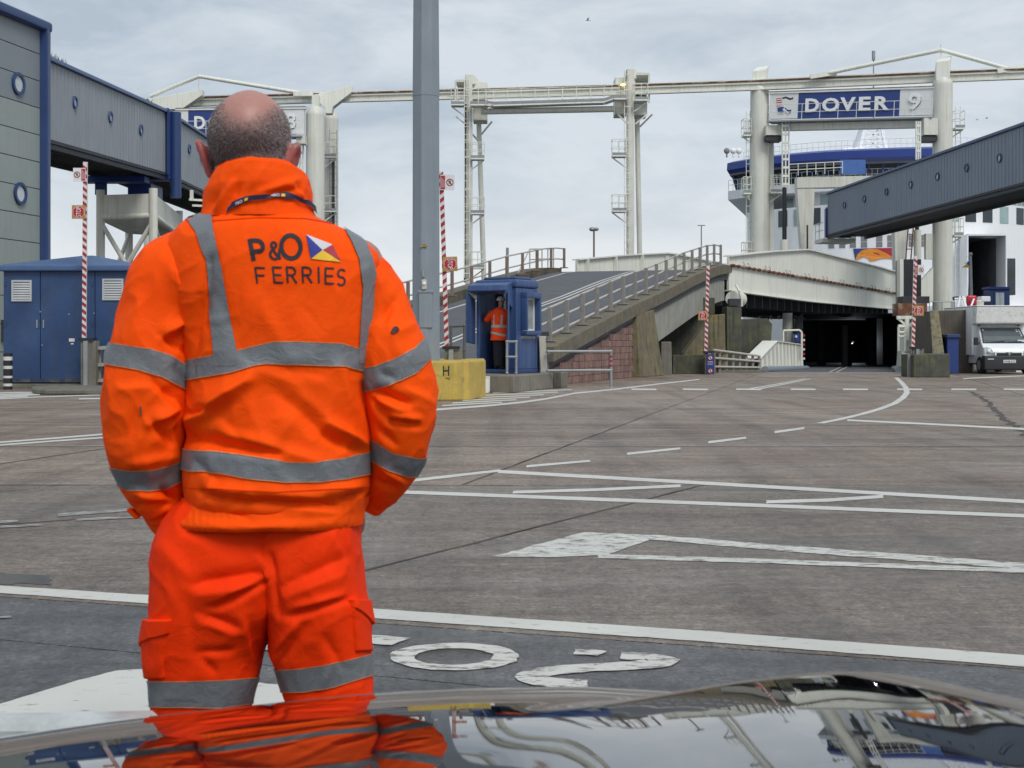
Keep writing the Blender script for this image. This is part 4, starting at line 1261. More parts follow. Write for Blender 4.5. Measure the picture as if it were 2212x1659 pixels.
# side platforms and ladders on the columns
def side_platform(par, x0, x1, ydeck, Z, side, n=2, m=CREAM2, hgt=1.0, dep=.9):
    t = MB(); a, b = at(x0, ydeck, Z), at(x1, ydeck, Z)
    t.box(a.x, b.x, Z - dep / 2, Z + dep / 2, a.z - .12, a.z)
    t.build('platform_deck', m, par)
    t = MB(); q = at(x0 if side < 0 else x1, ydeck, Z); w = at(x1 if side < 0 else x0, ydeck + 30 * (x1 - x0) / 34, Z)
    t.bar(q + Vector((0, 0, -.12)), w, .08); t.build('platform_bracket', m, par)
    t = MB()
    c = [Vector((a.x, Z - dep / 2, a.z)), Vector((b.x, Z - dep / 2, a.z)), Vector((b.x, Z + dep / 2, a.z)), Vector((a.x, Z + dep / 2, a.z))]
    for k in range(4): rail_box(t, c[k], c[(k + 1) % 4], hgt, n if k % 2 == 0 else 1, .022)
    t.build('platform_rail', m, par)
    t = MB(); t.box(a.x - .01, b.x + .01, Z - dep / 2 - .02, Z - dep / 2 - .005, a.z, a.z + .14); t.build('toe_board', GALV, par)
side_platform(g9, 1604, 1620, 292, 90, -1); side_platform(g9, 1604, 1620, 417, 90, -1); side_platform(g9, 1604, 1620, 557, 90, -1)
side_platform(g9, 1663, 1688, 415, 89.8, 1); side_platform(g9, 2059, 2079, 277, 84.6, 1); side_platform(g9, 2057, 2076, 508, 84.6, 1)
mb = MB(); ladder(mb, at(1612, 590, 90), at(1612, 240, 90), .25, (1, 0, 0)); mb.build('ladder', CREAM2, g9)
mb = MB(); ladder(mb, at(2064, 660, 84.6), at(2064, 230, 84.6), .3, (1, 0, 0)); mb.build('ladder', CREAM2, g9)
mb = MB(); a = at(1662, 540, 90.2); mb.bar(at(1666, 545, 90.3), at(1666, 275, 90.3), .28, .3); mb.build('guide_rail', CREAM, g9)
mb = MB(); mb.prism([at(1985, 650, 84.2), at(2016, 650, 84.2), at(2016, 578, 84.2), at(1985, 612, 84.2)], (0, .5, 0)); mb.build('gusset', CREAM2, g9)
mb = MB(); mb.bar(at(2007, 560, 84.7), at(2007, 505, 84.7), .5, .4); mb.build('guide_rail', CREAM, g9)
# tie rod over the beam
td = thing('tie_rod', 'long cream peaked tie rod above the beam over the right gantry', 'tie rod', at(2033, 108, 85.0))
for pts in ((at(1790, 158, 87.6), at(2033, 108, 85.0)), (at(2033, 108, 85.0), at(2175, 148, 84.2))):
    mb = MB(); mb.tube(pts[0], pts[1], .13, n=12); mb.build('rod', CREAM2, td, smooth=True)
mb = MB(); mb.tube(at(2033, 152, 85.0), at(2033, 96, 85.0), .04, n=8); mb.build('post', CREAM2, td)
for x, y, Z in ((1775, 162, 87.7), (2180, 150, 84.2)):
    mb = MB(); c = at(x, y, Z); mb.bar(c + Vector((-.7, .1, -.1)), c + Vector((.9, -.1, .12)), .3, .28); mb.build('rod_shoe', CREAM2, td)
# berth 8 gantry
G8 = at(682, 738, 91.5); G8.z = 0
g8 = thing('berth_gantry', 'cream berth gantry with the number 8 sign behind the head', 'gantry', (G8.x, G8.y, 0))
gantry_column(g8, at(681, 738, 91.5).xy.to_3d(), 1.22, 16.7, 0); gantry_column(g8, at(715, 738, 97).xy.to_3d(), 1.02, 17.3, 0)
gantry_column(g8, at(330, 738, 94).xy.to_3d(), 1.2, 16.7, 0)
mb = MB(); mb.prism([at(673, 240, 91.2), at(673, 205, 91.2), at(688, 203, 91.2), at(688, 238, 91.2)], (0, 1.0, 0)); mb.build('beam_bracket', CREAM2, g8, bevel=.03)
mb = MB(); mb.prism([at(688, 202, 92), at(760, 184, 92), at(760, 199, 92), at(719, 231, 92), at(716, 245, 92), at(702, 245, 92), at(702, 235, 92), at(688, 220, 92)], (0, .8, 0)); mb.build('gusset', CREAM2, g8, bevel=.02)
mb = MB(); mb.prism([at(318, 214, 93), at(436, 193, 93), at(436, 206, 93), at(392, 236, 93), at(340, 236, 93)], (0, .8, 0)); mb.build('gusset', CREAM2, g8, bevel=.02)
S8A, S8B = at(382, 292, 91.2), at(657, 289, 90.5)
M8, ln8 = name_sign(g8, S8A, S8B, 1.62, 'DOVER', '8', (.09, .802))
raised(g8, M8, 'D', ln8 * .14, ln8 * .086, .36, .86)
raised(g8, M8, '8', ln8 * .86, ln8 * .075, .34, .95)
for i, (ch, x0, w) in enumerate((('O', .25, .105), ('V', .37, .094), ('E', .49, .07), ('R', .59, .086))): raised(g8, M8, ch, ln8 * x0, ln8 * w, .36, .86)
mb = MB(M8); mb.box(0, ln8, -.7, .4, -.30, -.2); mb.build('catwalk', GALV, g8)
mb = MB(M8); rail_box(mb, Vector((.05, -.68, -.2)), Vector((ln8, -.68, -.2)), 1.0, 12, .02); mb.build('catwalk_rail', CREAM2, g8)
mb = MB(); a, b = at(640, 310, 90), at(659, 290, 90); mb.box(a.x, b.x, 90, 91, a.z, b.z); mb.build('winch_box', CREAM, g8)
mb = MB()
for x in (642, 648, 655): mb.tube(at(x, 470, 91), at(x, 300, 91), .06, n=6)
for k in range(9): mb.bar(at(642, 310 + k * 20, 91), at(655, 310 + k * 20, 91), .12, .14)
mb.build('guide_frame', CREAM2, g8)
for yd in (338, 455): side_platform(g8, 700, 727, yd, 96.0, 1, dep=.6)
mb = MB(); ladder(mb, at(712, 500, 96.2), at(712, 280, 96.2), .5, (1, 0, 0)); mb.build('ladder', GALV, g8)
mb = MB(); mb.bar(at(720, 500, 96.1), at(720, 345, 96.1), .18, .1); mb.build('cable_tray', DKSTEEL, g8)
td = thing('tie_rod', 'long cream peaked tie rod over the beam behind the bald head', 'tie rod', at(430, 165, 93))
for pts in ((at(325, 208, 94), at(430, 165, 93)), (at(430, 165, 93), at(650, 201, 92.5))):
    mb = MB(); mb.tube(pts[0], pts[1], .13, n=12); mb.build('rod', CREAM2, td, smooth=True)
mb = MB(); mb.tube(at(430, 193, 93), at(430, 158, 93), .05, n=8); mb.build('post', CREAM2, td)
mb = MB(); c = at(660, 203, 92.5); mb.bar(c + Vector((-.8, 0, 0)), c + Vector((.5, 0, 0)), .3, .3); mb.build('rod_shoe', CREAM2, td)

# ------------------------------------------------------------------ middle catwalk gantry (two towers)
mg = thing('catwalk_gantry', 'cream two-tower gantry with high catwalk between the lamp mast and right gantry', 'gantry', at(1014, 600, 91.2).xy.to_3d())
def tower(x, w, ytop, xl0, xl1, yl0, Zc, boxx, boxy, name):
    c = at(x, 738, Zc)
    mb = MB(); mb.box(c.x - w / 2, c.x + w / 2, Zc - .25, Zc + .25, 0, at(x, ytop, Zc).z); mb.build('column', CREAM, mg, bevel=.04)
    mb = MB(); q = at(x + 8, ytop + 1, Zc); mb.hexa([(c.x - w / 2, Zc - .2, q.z - .6), (c.x + w / 2 + .1, Zc - .2, q.z - .6), (c.x + w / 2 + .3, Zc + 1.2, q.z - .6), (c.x - w / 2, Zc + 1.2, q.z - .6), (c.x - w / 2, Zc - .2, q.z - .02), (c.x + w / 2 + .1, Zc - .2, q.z - .02), (c.x + w / 2 + .5, Zc + 1.2, q.z - .3), (c.x - w / 2, Zc + 1.2, q.z - .1)]); mb.build('column_head', CREAM2, mg)
    b0 = at(xl1, 738, Zc + 2.6); b0.z = 0
    mb = MB(); mb.tube(b0, at(xl0, yl0, Zc + 1.6), .17, n=16); mb.build('raking_leg', CREAM, mg, smooth=True)
    return c
cL = tower(1013, .46, 161, 1034, 1051, 255, 91.2, 0, 0, 'l')
cR = tower(1361.5, .48, 149, 1376, 1386, 245, 90.2, 0, 0, 'r')
def housing(x0, x1, y0, y1, Z, openside):
    a, b = at(x0, y1, Z), at(x1, y0, Z)
    mb = MB(); mb.box(a.x, b.x, Z + .5, Z + 2.2, a.z, b.z); mb.build('beam_housing', CREAM, mg, bevel=.03)
housing(1021, 1052, 174, 257, 91.0, 1); housing(1330, 1356, 163, 244, 90.0, -1); housing(1372, 1400, 218, 246, 90.2, 1)
for x0, x1, y0, y1, Z, sh in ((984, 1006, 175, 222, 91.2, 1), (1370, 1402, 160, 222, 90.2, -1)):
    mb = MB(); q = [at(x0, y0, Z), at(x1, y0, Z), at(x1, y1, Z), at(x0, y1, Z)]
    mb.bar(q[0], q[1], .14, .16); mb.bar(q[0], q[3], .12); mb.bar(q[1], q[2], .12)
    mb.hexa([q[0] + Vector((0, .1, -.1)), q[1] + Vector((0, .1, -.1)), q[1] + Vector((.3, 1.8, -.6)), q[0] + Vector((.3, 1.8, -.6)), q[0] + Vector((0, .1, .05)), q[1] + Vector((0, .1, .05)), q[1] + Vector((.3, 1.8, -.45)), q[0] + Vector((.3, 1.8, -.45))])
    mb.build('canopy_frame', CREAM, mg)
mb = MB(); a, b = at(1373, 222, 90.6), at(1396, 205, 90.6); mb.box(a.x, b.x, 90.6, 91.4, a.z, b.z); mb.build('motor', DKSTEEL, mg)
a, b = at(1040, 241, 90.8), at(1326, 235.5, 90.0)
mb = MB(); mb.tube(a, b, .2, n=18); mb.build('cross_tube', CREAM, mg, smooth=True)
wk = [at(1017, 228, 90.4), at(1055, 228, 90.4), at(1066, 229.5, 90.3), at(1305, 222, 89.8), at(1325, 215, 89.7), at(1352, 215, 89.7)]
mb = MB()
for a, b in zip(wk[:-1], wk[1:]): mb.bar(a, b, .9, .14)
mb.build('catwalk', CREAM2, mg)
mb = MB()
for a, b in zip(wk[:-1], wk[1:]): mb.bar(a + Vector((0, -.46, .14)), b + Vector((0, -.46, .14)), .03, .16)
mb.build('toe_board', GALV, mg)
for dy in (-.45, .45):
    mb = MB()
    for a, b, n in ((wk[0], wk[2], 3), (wk[2], wk[3], 8), (wk[3], wk[5], 3)): rail_box(mb, a + Vector((0, dy, .05)), b + Vector((0, dy, .05)), .95, n, .022)
    mb.build('catwalk_rail', CREAM2, mg)
for yd in (342, 460, 577): side_platform(mg, 1018, 1046, yd, 91.0, 1)
for yd in (336, 455): side_platform(mg, 1322, 1352, yd, 90.0, -1)
side_platform(mg, 975, 1003, 226, 91.0, -1); side_platform(mg, 1370, 1398, 216, 89.8, 1)
for x, y0 in ((1003, 165), (1349, 152)):
    Z = 90.7 if x < 1200 else 89.7
    mb = MB(); ladder(mb, at(x, 600, Z), at(x, y0, Z), .34, (1, 0, 0), .03, .5)
    for k in range(12): mb.bar(at(x - 1, 590 - k * 36, Z), at(x + 18, 590 - k * 36, Z), .04)
    mb.build('ladder', CREAM2, mg)
mb = MB(); mb.bar(at(1003.5, 610, 90.9), at(1006, 225, 90.9), .14, .1); mb.build('cable_tray', DKSTEEL, mg)
for a, b in ((at(1021, 290, 92), at(1031, 302, 92.5)), (at(1063, 262, 91.6), at(1040, 290, 92.6)), (at(985, 252, 91.2), at(1005, 268, 91.2)), (at(1409, 247, 91), at(1382, 274, 91.6)), (at(1398, 247, 90.2), at(1372, 268, 90.2)), (at(1335, 247, 90.2), at(1353, 266, 90.2))):
    mb = MB(); mb.bar(a, b, .09); mb.build('brace', CREAM2, mg)
LAMPON = bpy.data.materials.new('sodium_lamp'); LAMPON.use_nodes = True
LAMPON.node_tree.nodes['Principled BSDF'].inputs['Base Color'].default_value = (0.9, 0.55, 0.2, 1)
LAMPON.node_tree.nodes['Principled BSDF'].inputs['Emission Color'].default_value = (1.0, 0.66, 0.22, 1)
LAMPON.node_tree.nodes['Principled BSDF'].inputs['Emission Strength'].default_value = 1.6
fl = thing('flood_lamp', 'small lit amber lamp on the right tower of the catwalk gantry', 'lamp', at(1345, 183, 89.6))
mb = MB(); mb.ball(at(1345.5, 183, 89.5), .14, 10, (1.3, .8, .75)); mb.build('lens', LAMPON, fl, smooth=True)
mb = MB(); mb.bar(at(1345, 181, 89.6), at(1345, 181, 90.3), .16, .1); mb.build('housing', GALV, fl)
# ------------------------------------------------------------------ ferry
CX = 32.6
fe = thing('ferry', 'large white ferry with blue bridge band lying bow-on behind the gantry', 'ferry', (CX, 126, -3))
PV, AX = Vector((CX, 122.0)), math.atan2(CX, 122.0)      # the ship's axis points at the berth
def spin(x, y):
    dx, dy = x - PV.x, y - PV.y
    return PV.x + dx * math.cos(AX) + dy * math.sin(AX), PV.y - dx * math.sin(AX) + dy * math.cos(AX)
def outline(hw, yf, ye, yb=165, p=2.4, n=28, k=1.0):
    pts = []
    for i in range(n + 1):
        s = -1 + 2 * i / n
        pts.append(spin(CX + hw * s, yf + (ye - yf) * abs(s) ** p))
    return pts + [spin(CX + hw, yb), spin(CX - hw, yb)]
def tier(name, hw, yf, ye, z0, z1, m, lean=0.0, p=2.4):
    a = [Vector((x, y, z0)) for x, y in outline(hw, yf, ye, p=p)]
    b = [Vector((x, y, z1)) for x, y in outline(hw, yf, ye, p=p)]
    return MB().loft([a, b])
def arc_pt(hw, yf, ye, s, z, out=0.0, p=2.4):
    x = CX + hw * s; y = yf + (ye - yf) * abs(s) ** p
    dy = (ye - yf) * p * abs(s) ** (p - 1) * (1 if s > 0 else -1)
    a, b = spin(x, y); c, d = spin(x + hw, y + dy)
    t = Vector((c - a, d - b, 0)).normalized()
    n = Vector((t.y, -t.x, 0))
    return Vector((a, b, z)) + n * out, t, n
def arc_px(px, hw=12.2, yf=119.5, ye=126.0, p=2.4):
    lo, hi = -1.0, 1.0
    for _ in range(40):
        m = (lo + hi) / 2
        q, _, _ = arc_pt(hw, yf, ye, m, 0, 0, p)
        if q.x / q.y * FPX + 1106 < px: lo = m
        else: hi = m
    return lo
# main hull with the upper cargo bay cut out
hullmb = tier('hull', 12.2, 119.5, 126.0, -3.4, 13.2, SHIPWHITE)
hull = hullmb.build('hull', SHIPWHITE, fe)
bx0, bx1, bz0, bz1 = at(2073, 600, 119.5).x, at(2152, 600, 119.5).x, 4.3, 10.2
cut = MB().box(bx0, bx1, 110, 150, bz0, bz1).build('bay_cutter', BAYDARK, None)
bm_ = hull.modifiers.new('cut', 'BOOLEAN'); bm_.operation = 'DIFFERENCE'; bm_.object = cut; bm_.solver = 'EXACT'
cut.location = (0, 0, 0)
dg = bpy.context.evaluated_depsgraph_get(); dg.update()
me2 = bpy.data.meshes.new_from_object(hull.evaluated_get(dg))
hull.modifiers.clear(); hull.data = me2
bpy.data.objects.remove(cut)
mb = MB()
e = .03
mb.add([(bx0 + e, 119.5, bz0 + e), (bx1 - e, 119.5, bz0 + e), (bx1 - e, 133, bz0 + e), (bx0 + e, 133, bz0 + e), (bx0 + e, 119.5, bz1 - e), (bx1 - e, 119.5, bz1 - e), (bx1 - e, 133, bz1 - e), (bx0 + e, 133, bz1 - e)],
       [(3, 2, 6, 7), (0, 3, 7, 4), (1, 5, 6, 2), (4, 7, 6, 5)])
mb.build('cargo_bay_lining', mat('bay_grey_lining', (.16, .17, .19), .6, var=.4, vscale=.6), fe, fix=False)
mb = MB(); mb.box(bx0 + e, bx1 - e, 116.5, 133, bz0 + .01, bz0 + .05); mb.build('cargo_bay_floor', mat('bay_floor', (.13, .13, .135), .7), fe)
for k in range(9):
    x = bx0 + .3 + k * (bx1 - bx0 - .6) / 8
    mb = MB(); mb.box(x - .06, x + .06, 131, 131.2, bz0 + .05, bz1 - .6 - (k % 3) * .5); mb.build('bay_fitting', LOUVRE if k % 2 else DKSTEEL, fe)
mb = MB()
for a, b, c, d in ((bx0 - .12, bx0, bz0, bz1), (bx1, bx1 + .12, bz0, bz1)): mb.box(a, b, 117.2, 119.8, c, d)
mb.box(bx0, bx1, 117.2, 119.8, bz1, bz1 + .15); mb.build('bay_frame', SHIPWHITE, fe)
# bulwark and foredeck bulge
mb = MB()
rr = []
for z, hw, yf in ((-3.4, 11.6, 117.5), (1.0, 12.2, 116.5), (4.2, 12.6, 115.6)):
    rr.append([Vector((x, y, z)) for x, y in outline(hw, yf, 124.5, yb=150)])
mb.loft(rr); mb.build('bow', SHIPWHITE, fe, smooth=True)
# side recess with green deck on the right shoulder
mb = MB(); a = at(2163, 600, 119); mb.box(a.x, a.x + .7, 117.6, 119.0, 5.2, 8.3); mb.build('side_recess', BAYDARK, fe)
# tiers
tier('t', 9.0, 121.5, 126.5, 13.2, 15.2, SHIPWHITE).build('upper_house', SHIPWHITE, fe)
tier('t', 14.0, 120.6, 126.3, 14.5, 15.3, SHIPWHITE, p=2.6).build('bridge_deck', SHIPWHITE, fe)
mb = MB()
a = [Vector((x, y + .9, 15.3)) for x, y in outline(13.1, 120.6, 126.3, p=2.6)]
b = [Vector((x, y, 17.0)) for x, y in outline(13.7, 120.2, 126.0, p=2.6)]
mb.loft([a, b]); mb.build('wheelhouse', SHIPGLASS, fe)
mb = MB()
a = [Vector((x, y, 16.85)) for x, y in outline(13.85, 119.9, 125.7, p=2.6)]
b = [Vector((x, y - .15, 17.15)) for x, y in outline(14.05, 119.7, 125.5, p=2.6)]
c = [Vector((x, y - .1, 17.8)) for x, y in outline(14.0, 119.7, 125.5, p=2.6)]
d = [Vector((x, y + .5, 18.05)) for x, y in outline(13.4, 119.9, 125.7, p=2.6)]
mb.loft([a, b, c, d]); mb.build('bridge_band', SHIPBLUE, fe, smooth=True)
mb = MB()
a = [Vector((x, y - .02, 16.7)) for x, y in outline(13.8, 120.0, 125.8, p=2.6)]
b = [Vector((x, y - .06, 16.86)) for x, y in outline(13.85, 120.0, 125.8, p=2.6)]
mb.loft([a, b]); mb.build('band_soffit', LOUVRE, fe)
# wheelhouse window mullions and the pale wing windows
for k in range(23):
    s = -0.98 + k * 0.0895
    p0, t, n = arc_pt(13.12, 120.6, 126.3, s, 15.3, 0, 2.6); p0.y += .9
    p1, _, n1 = arc_pt(13.7, 120.2, 126.0, s, 16.75, 0, 2.6)
    mb = MB(); mb.bar(p0 + n * .03, p1 + n1 * .03, .16, .08, up=n); mb.build('mullion', SIGNBLUE, fe)
for s0, s1 in ((-.97, -.90), (-.89, -.81), (-.66, -.60)):
    q = []
    for s, zz, o in ((s0, 15.42, 0), (s1, 15.42, 0), (s1, 16.3, 1), (s0, 16.3, 1)):
        f = (zz - 15.3) / 1.7
        p, t, n = arc_pt(13.1 + .6 * f, 120.6 - .4 * f, 126.3 - .3 * f, s, zz, .05, 2.6); p.y += .9 * (1 - f); q.append(p)
    mb = MB(); mb.add(q, [(0, 1, 2, 3)]); mb.build('wing_pane', PALEGLASS, fe)
p, t, n = arc_pt(13.6, 120.2, 126, -.08, 16.1, .35, 2.6)
mb = MB(); a, b = at(1816, 376, 119.3), at(1870, 345, 119.3); mb.box(a.x, b.x, 119.3, 119.5, a.z, b.z); mb.build('blue_board', mat('faded_blue_board', (0.06, 0.15, 0.42), .5), fe)
# rails on the bridge deck edge and the roof
for hw, yf, ye, z, nn, pp in ((13.95, 120.6, 126.3, 15.3, 60, 2.6), (12.6, 121.5, 127, 18.0, 50, 2.6), (8.9, 121.6, 126.6, 13.3, 40, 2.4)):
    mb = MB(); prev = None
    for k in range(nn + 1):
        s = -1 + 2 * k / nn
        q, _, _ = arc_pt(hw, yf, ye, s, z, 0, pp)
        mb.tube(q, q + Vector((0, 0, 1.0)), .022, n=4)
        if prev is not None:
            for h in (1.0, .55): mb.tube(prev + Vector((0, 0, h)), q + Vector((0, 0, h)), .022, n=4)
        prev = q
    mb.build('deck_rail', LETTERW, fe)
# windows: saloon row, upper house row, louvred row
def win(hw, yf, ye, s, z0, z1, w, m, frame_=True, p=2.4, name='window'):
    c, t, n = arc_pt(hw, yf, ye, s, 0, 0.03, p)
    mb = MB(); a, b = c - t * w / 2, c + t * w / 2
    mb.hexa([a + Vector((0, 0, z0)), b + Vector((0, 0, z0)), b - n * .2 + Vector((0, 0, z0)), a - n * .2 + Vector((0, 0, z0)), a + Vector((0, 0, z1)), b + Vector((0, 0, z1)), b - n * .2 + Vector((0, 0, z1)), a - n * .2 + Vector((0, 0, z1))])
    return mb.build(name, m, fe)
for k in range(17):
    win(12.2, 119.5, 126, -.95 + k * .119, 11.55, 13.0, 1.05, SHIPGLASS if k % 3 else PALEGLASS)
for k in range(11):
    win(9.0, 121.5, 126.5, -.92 + k * .184, 13.5, 14.4, 1.05, SHIPGLASS if k % 2 else PALEGLASS)
for x in (1796, 1819.5, 1842.5, 1866.5, 1899.5, 1923.5, 1970, 1994):
    s = arc_px(x)
    for z0, z1 in ((9.75, 10.2), (10.26, 10.75)):
        win(12.2, 119.5, 126, s, z0 - .35, z1 - .35, .52, LOUVRE, name='louvre')
# glass wind screen on the right shoulder
for k in range(7):
    s = .80 + k * .033
    c, t, n = arc_pt(12.15, 119.5, 126, min(1, s), 13.2)
    mb = MB(); mb.bar(c, c + Vector((0, 0, 1.4)) + t * .15, .07); mb.build('screen_post', LETTERW, fe)
for k in range(6):
    s = .80 + k * .033
    c, t, n = arc_pt(12.15, 119.5, 126, s, 13.25); c2, _, _ = arc_pt(12.15, 119.5, 126, s + .033, 13.25)
    mb = MB(); mb.add([c, c2, c2 + Vector((0, 0, 1.2)), c + Vector((0, 0, 1.2))], [(0, 1, 2, 3)]); mb.build('screen_pane', PALEGLASS, fe)
# flag mural
def mural(pix, m, d):
    q = []
    for x, y in pix:
        s = arc_px(x)
        c, t, n = arc_pt(12.2, 119.5, 126, s, CAM_H + (738 - y) / FPX * 119.7, d)
        q.append(c)
    mb = MB(); mb.add(q, [tuple(range(len(q)))]); o = mb.build('flag_mural', m, fe, fix=False)
MOR = mat('mural_orange', (0.75, 0.26, 0.03), .5, var=.15, vscale=.7, col2=(0.78, 0.40, 0.06), c2scale=.5)
mural([(1875, 536), (1928, 536), (1936, 561), (1912, 556), (1890, 548)], mat('mural_red', (0.42, 0.025, 0.05), .5), .05)
mural([(1843, 536), (1880, 536), (1862, 545), (1848, 562)], mat('mural_blue', (0.03, 0.055, 0.24), .5), .05)
mural([(1847, 563), (1852, 549), (1862, 540), (1878, 537), (1897, 539), (1914, 547), (1928, 556), (1934, 561), (1918, 558), (1902, 559), (1890, 563), (1880, 564), (1875, 557), (1866, 554), (1856, 558)], MOR, .07)
# mast and radar on the roof
mb = MB()
c0, c1 = at(1856, 325, 131), at(1915, 325, 131); d0, d1 = at(1870, 268, 131), at(1903, 268, 131)
for a, b in ((c0, d0), (c1, d1), (c0 + Vector((0, 3, 0)), d0 + Vector((0, 1.2, 0))), (c1 + Vector((0, 3, 0)), d1 + Vector((0, 1.2, 0)))): mb.bar(a, b, .28)
mb.bar(d0, d1, .5, .6); mb.bar(c0.lerp(d0, .4), c1.lerp(d1, .75), .12); mb.bar(c1.lerp(d1, .4), c0.lerp(d0, .75), .12); mb.bar(c0.lerp(d0, .05), c1.lerp(d1, .45), .12); mb.bar(c1.lerp(d1, .05), c0.lerp(d0, .45), .12)
mb.build('mast_frame', SHIPWHITE, fe)
mb = MB(); mb.tube(at(1887, 270, 131), at(1887, 118, 131), .09, .05, n=8); mb.tube(at(1887, 130, 131), at(1887, 110, 131), .16, n=8); mb.build('mast_pole', GALV, fe)
mb = MB(); c0 = at(1840, 326, 128); mb.hexa([at(1800, 330, 128), at(1960, 330, 128), at(1960, 330, 135), at(1800, 330, 135), at(1830, 319, 129), at(1935, 319, 129), at(1935, 319, 134), at(1830, 319, 134)]); mb.build('roof_house', SHIPWHITE, fe)
for x in (1570, 1584, 1596):
    mb = MB(); mb.tube(at(x, 340, 126), at(x, 328, 126), .08, n=6); mb.ball(at(x, 326, 126), .28, 10, (1, .6, 1)); mb.build('dish', LOUVRE if x < 1580 else LETTERW, fe, smooth=True)
# lower bow doorway: dark car deck behind the lower linkspan
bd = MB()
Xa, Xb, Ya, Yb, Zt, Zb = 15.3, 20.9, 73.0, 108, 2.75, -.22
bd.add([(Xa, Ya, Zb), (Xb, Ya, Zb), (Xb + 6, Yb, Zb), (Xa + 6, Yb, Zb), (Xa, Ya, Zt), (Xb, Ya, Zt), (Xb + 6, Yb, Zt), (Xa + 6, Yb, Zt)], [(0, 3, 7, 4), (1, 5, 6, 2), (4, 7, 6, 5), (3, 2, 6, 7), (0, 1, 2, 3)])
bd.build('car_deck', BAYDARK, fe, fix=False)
for k in range(9):
    x = 16.9 + k * .62
    mb = MB(); mb.box(x, x + .3, 84 + (k * 7) % 5, 84.4 + (k * 7) % 5, Zb, Zt - .15 - (k * 37 % 10) * .07); mb.build('deck_fitting', LOUVRE if k % 4 == 1 else DKSTEEL, fe)
mb = MB(); mb.box(21.0, 26.5, 73.0, 73.4, -3, 2.4); mb.build('jamb_plate', DKSTEEL, fe)
# portal frame at the ship's side
pf = thing('portal_frame', 'cream portal frame standing before the ferry above the white span', 'portal frame', at(1740, 560, 97))
mb = MB(); mb.prism([at(1722, 383, 96), at(2110, 374, 96), at(2110, 398, 96), at(1722, 406, 96)], (0, .9, 0)); mb.build('crosshead', CREAM, pf)
mb = MB(); mb.prism([at(1722, 406.3, 96.05), at(1760, 405.5, 96.05), at(1755, 545, 96.05), at(1732, 545, 96.05)], (0, .85, 0)); mb.build('leg', CREAM, pf)
mb = MB(); mb.prism([at(1930, 402, 96.05), at(1966, 401, 96.05), at(1954, 625, 96.05), at(1936, 625, 96.05)], (0, .85, 0)); mb.build('leg', CREAM, pf)
mb = MB(); mb.tube(at(1744, 545, 95.6), at(1744, 486, 95.6), .06, n=8); mb.build('pipe', DKSTEEL, pf)
mb = MB(); ladder(mb, at(1950, 650, 95.5), at(1962, 490, 95.5), .35, (1, 0, 0), .05, .9); mb.build('ladder', RUST, pf)
mb = MB(); rail_box(mb, at(1705, 380, 95.8), at(1820, 374, 95.8), .8, 6, .03); mb.build('guard_rail', CREAM2, pf)

# ------------------------------------------------------------------ right quay: machinery, concrete, cabin, flagpole
mh = thing('machinery_house', 'cream machinery stand with rails beside the bow opening', 'machinery', at(1980, 810, 56))
Zm = 58.5
mb = MB()
def pbox(x0, x1, y0, y1, Z, dep, m, par, name, bev=0.01):
    a, b = at(x0, y1, Z), at(x1, y0, Z)
    mb = MB(); mb.box(a.x, b.x, Z, Z + dep, a.z, b.z); return mb.build(name, m, par, bevel=bev)
pbox(1975, 2006, 758, 813, Zm, 1.5, CREAM, mh, 'lower_cabinet'); pbox(1975, 2006, 734, 756, Zm + .1, 1.4, CREAM, mh, 'panel'); pbox(1976, 1998, 721, 733, Zm + .3, 1.2, LOUVRE, mh, 'vent'); pbox(1975, 2006, 712, 720, Zm, .2, CREAM2, mh, 'panel')
mb = MB()
mb.bar(at(1937, 686, Zm), at(2007, 685, Zm), .14); mb.bar(at(1940, 688, Zm), at(1960, 705, Zm), .09); mb.bar(at(1982, 688, Zm), at(1962, 705, Zm), .09); mb.bar(at(1959, 686, Zm), at(1959, 735, Zm), .16)
mb.bar(at(1940, 704, Zm), at(2007, 704, Zm), .1); mb.bar(at(2000, 704, Zm), at(2000, 735, Zm), .1)
for x in (1941, 1955): mb.tube(at(x, 758, Zm - .2), at(x, 706, Zm - .2), .05, n=8)
for y in (706, 718, 727): mb.tube(at(1941, y, Zm - .2), at(1956, y, Zm - .2), .05, n=8)
mb.build('stand_frame', CREAM2, mh)
pbox(1955, 1972, 700, 760, Zm + .4, 1.0, CREAM, mh, 'housing')
pbox(1940, 2003, 655, 682, 66, 1.0, RUST, mh, 'rusty_beam'); pbox(1950, 2008, 640, 655, 67, 1.0, DKSTEEL, mh, 'cross_member'); pbox(1944, 1952, 560, 690, 68, .6, CREAM, mh, 'post')
pbox(1952, 1990, 560, 660, 72, 1.5, DKSTEEL, mh, 'dark_frame')
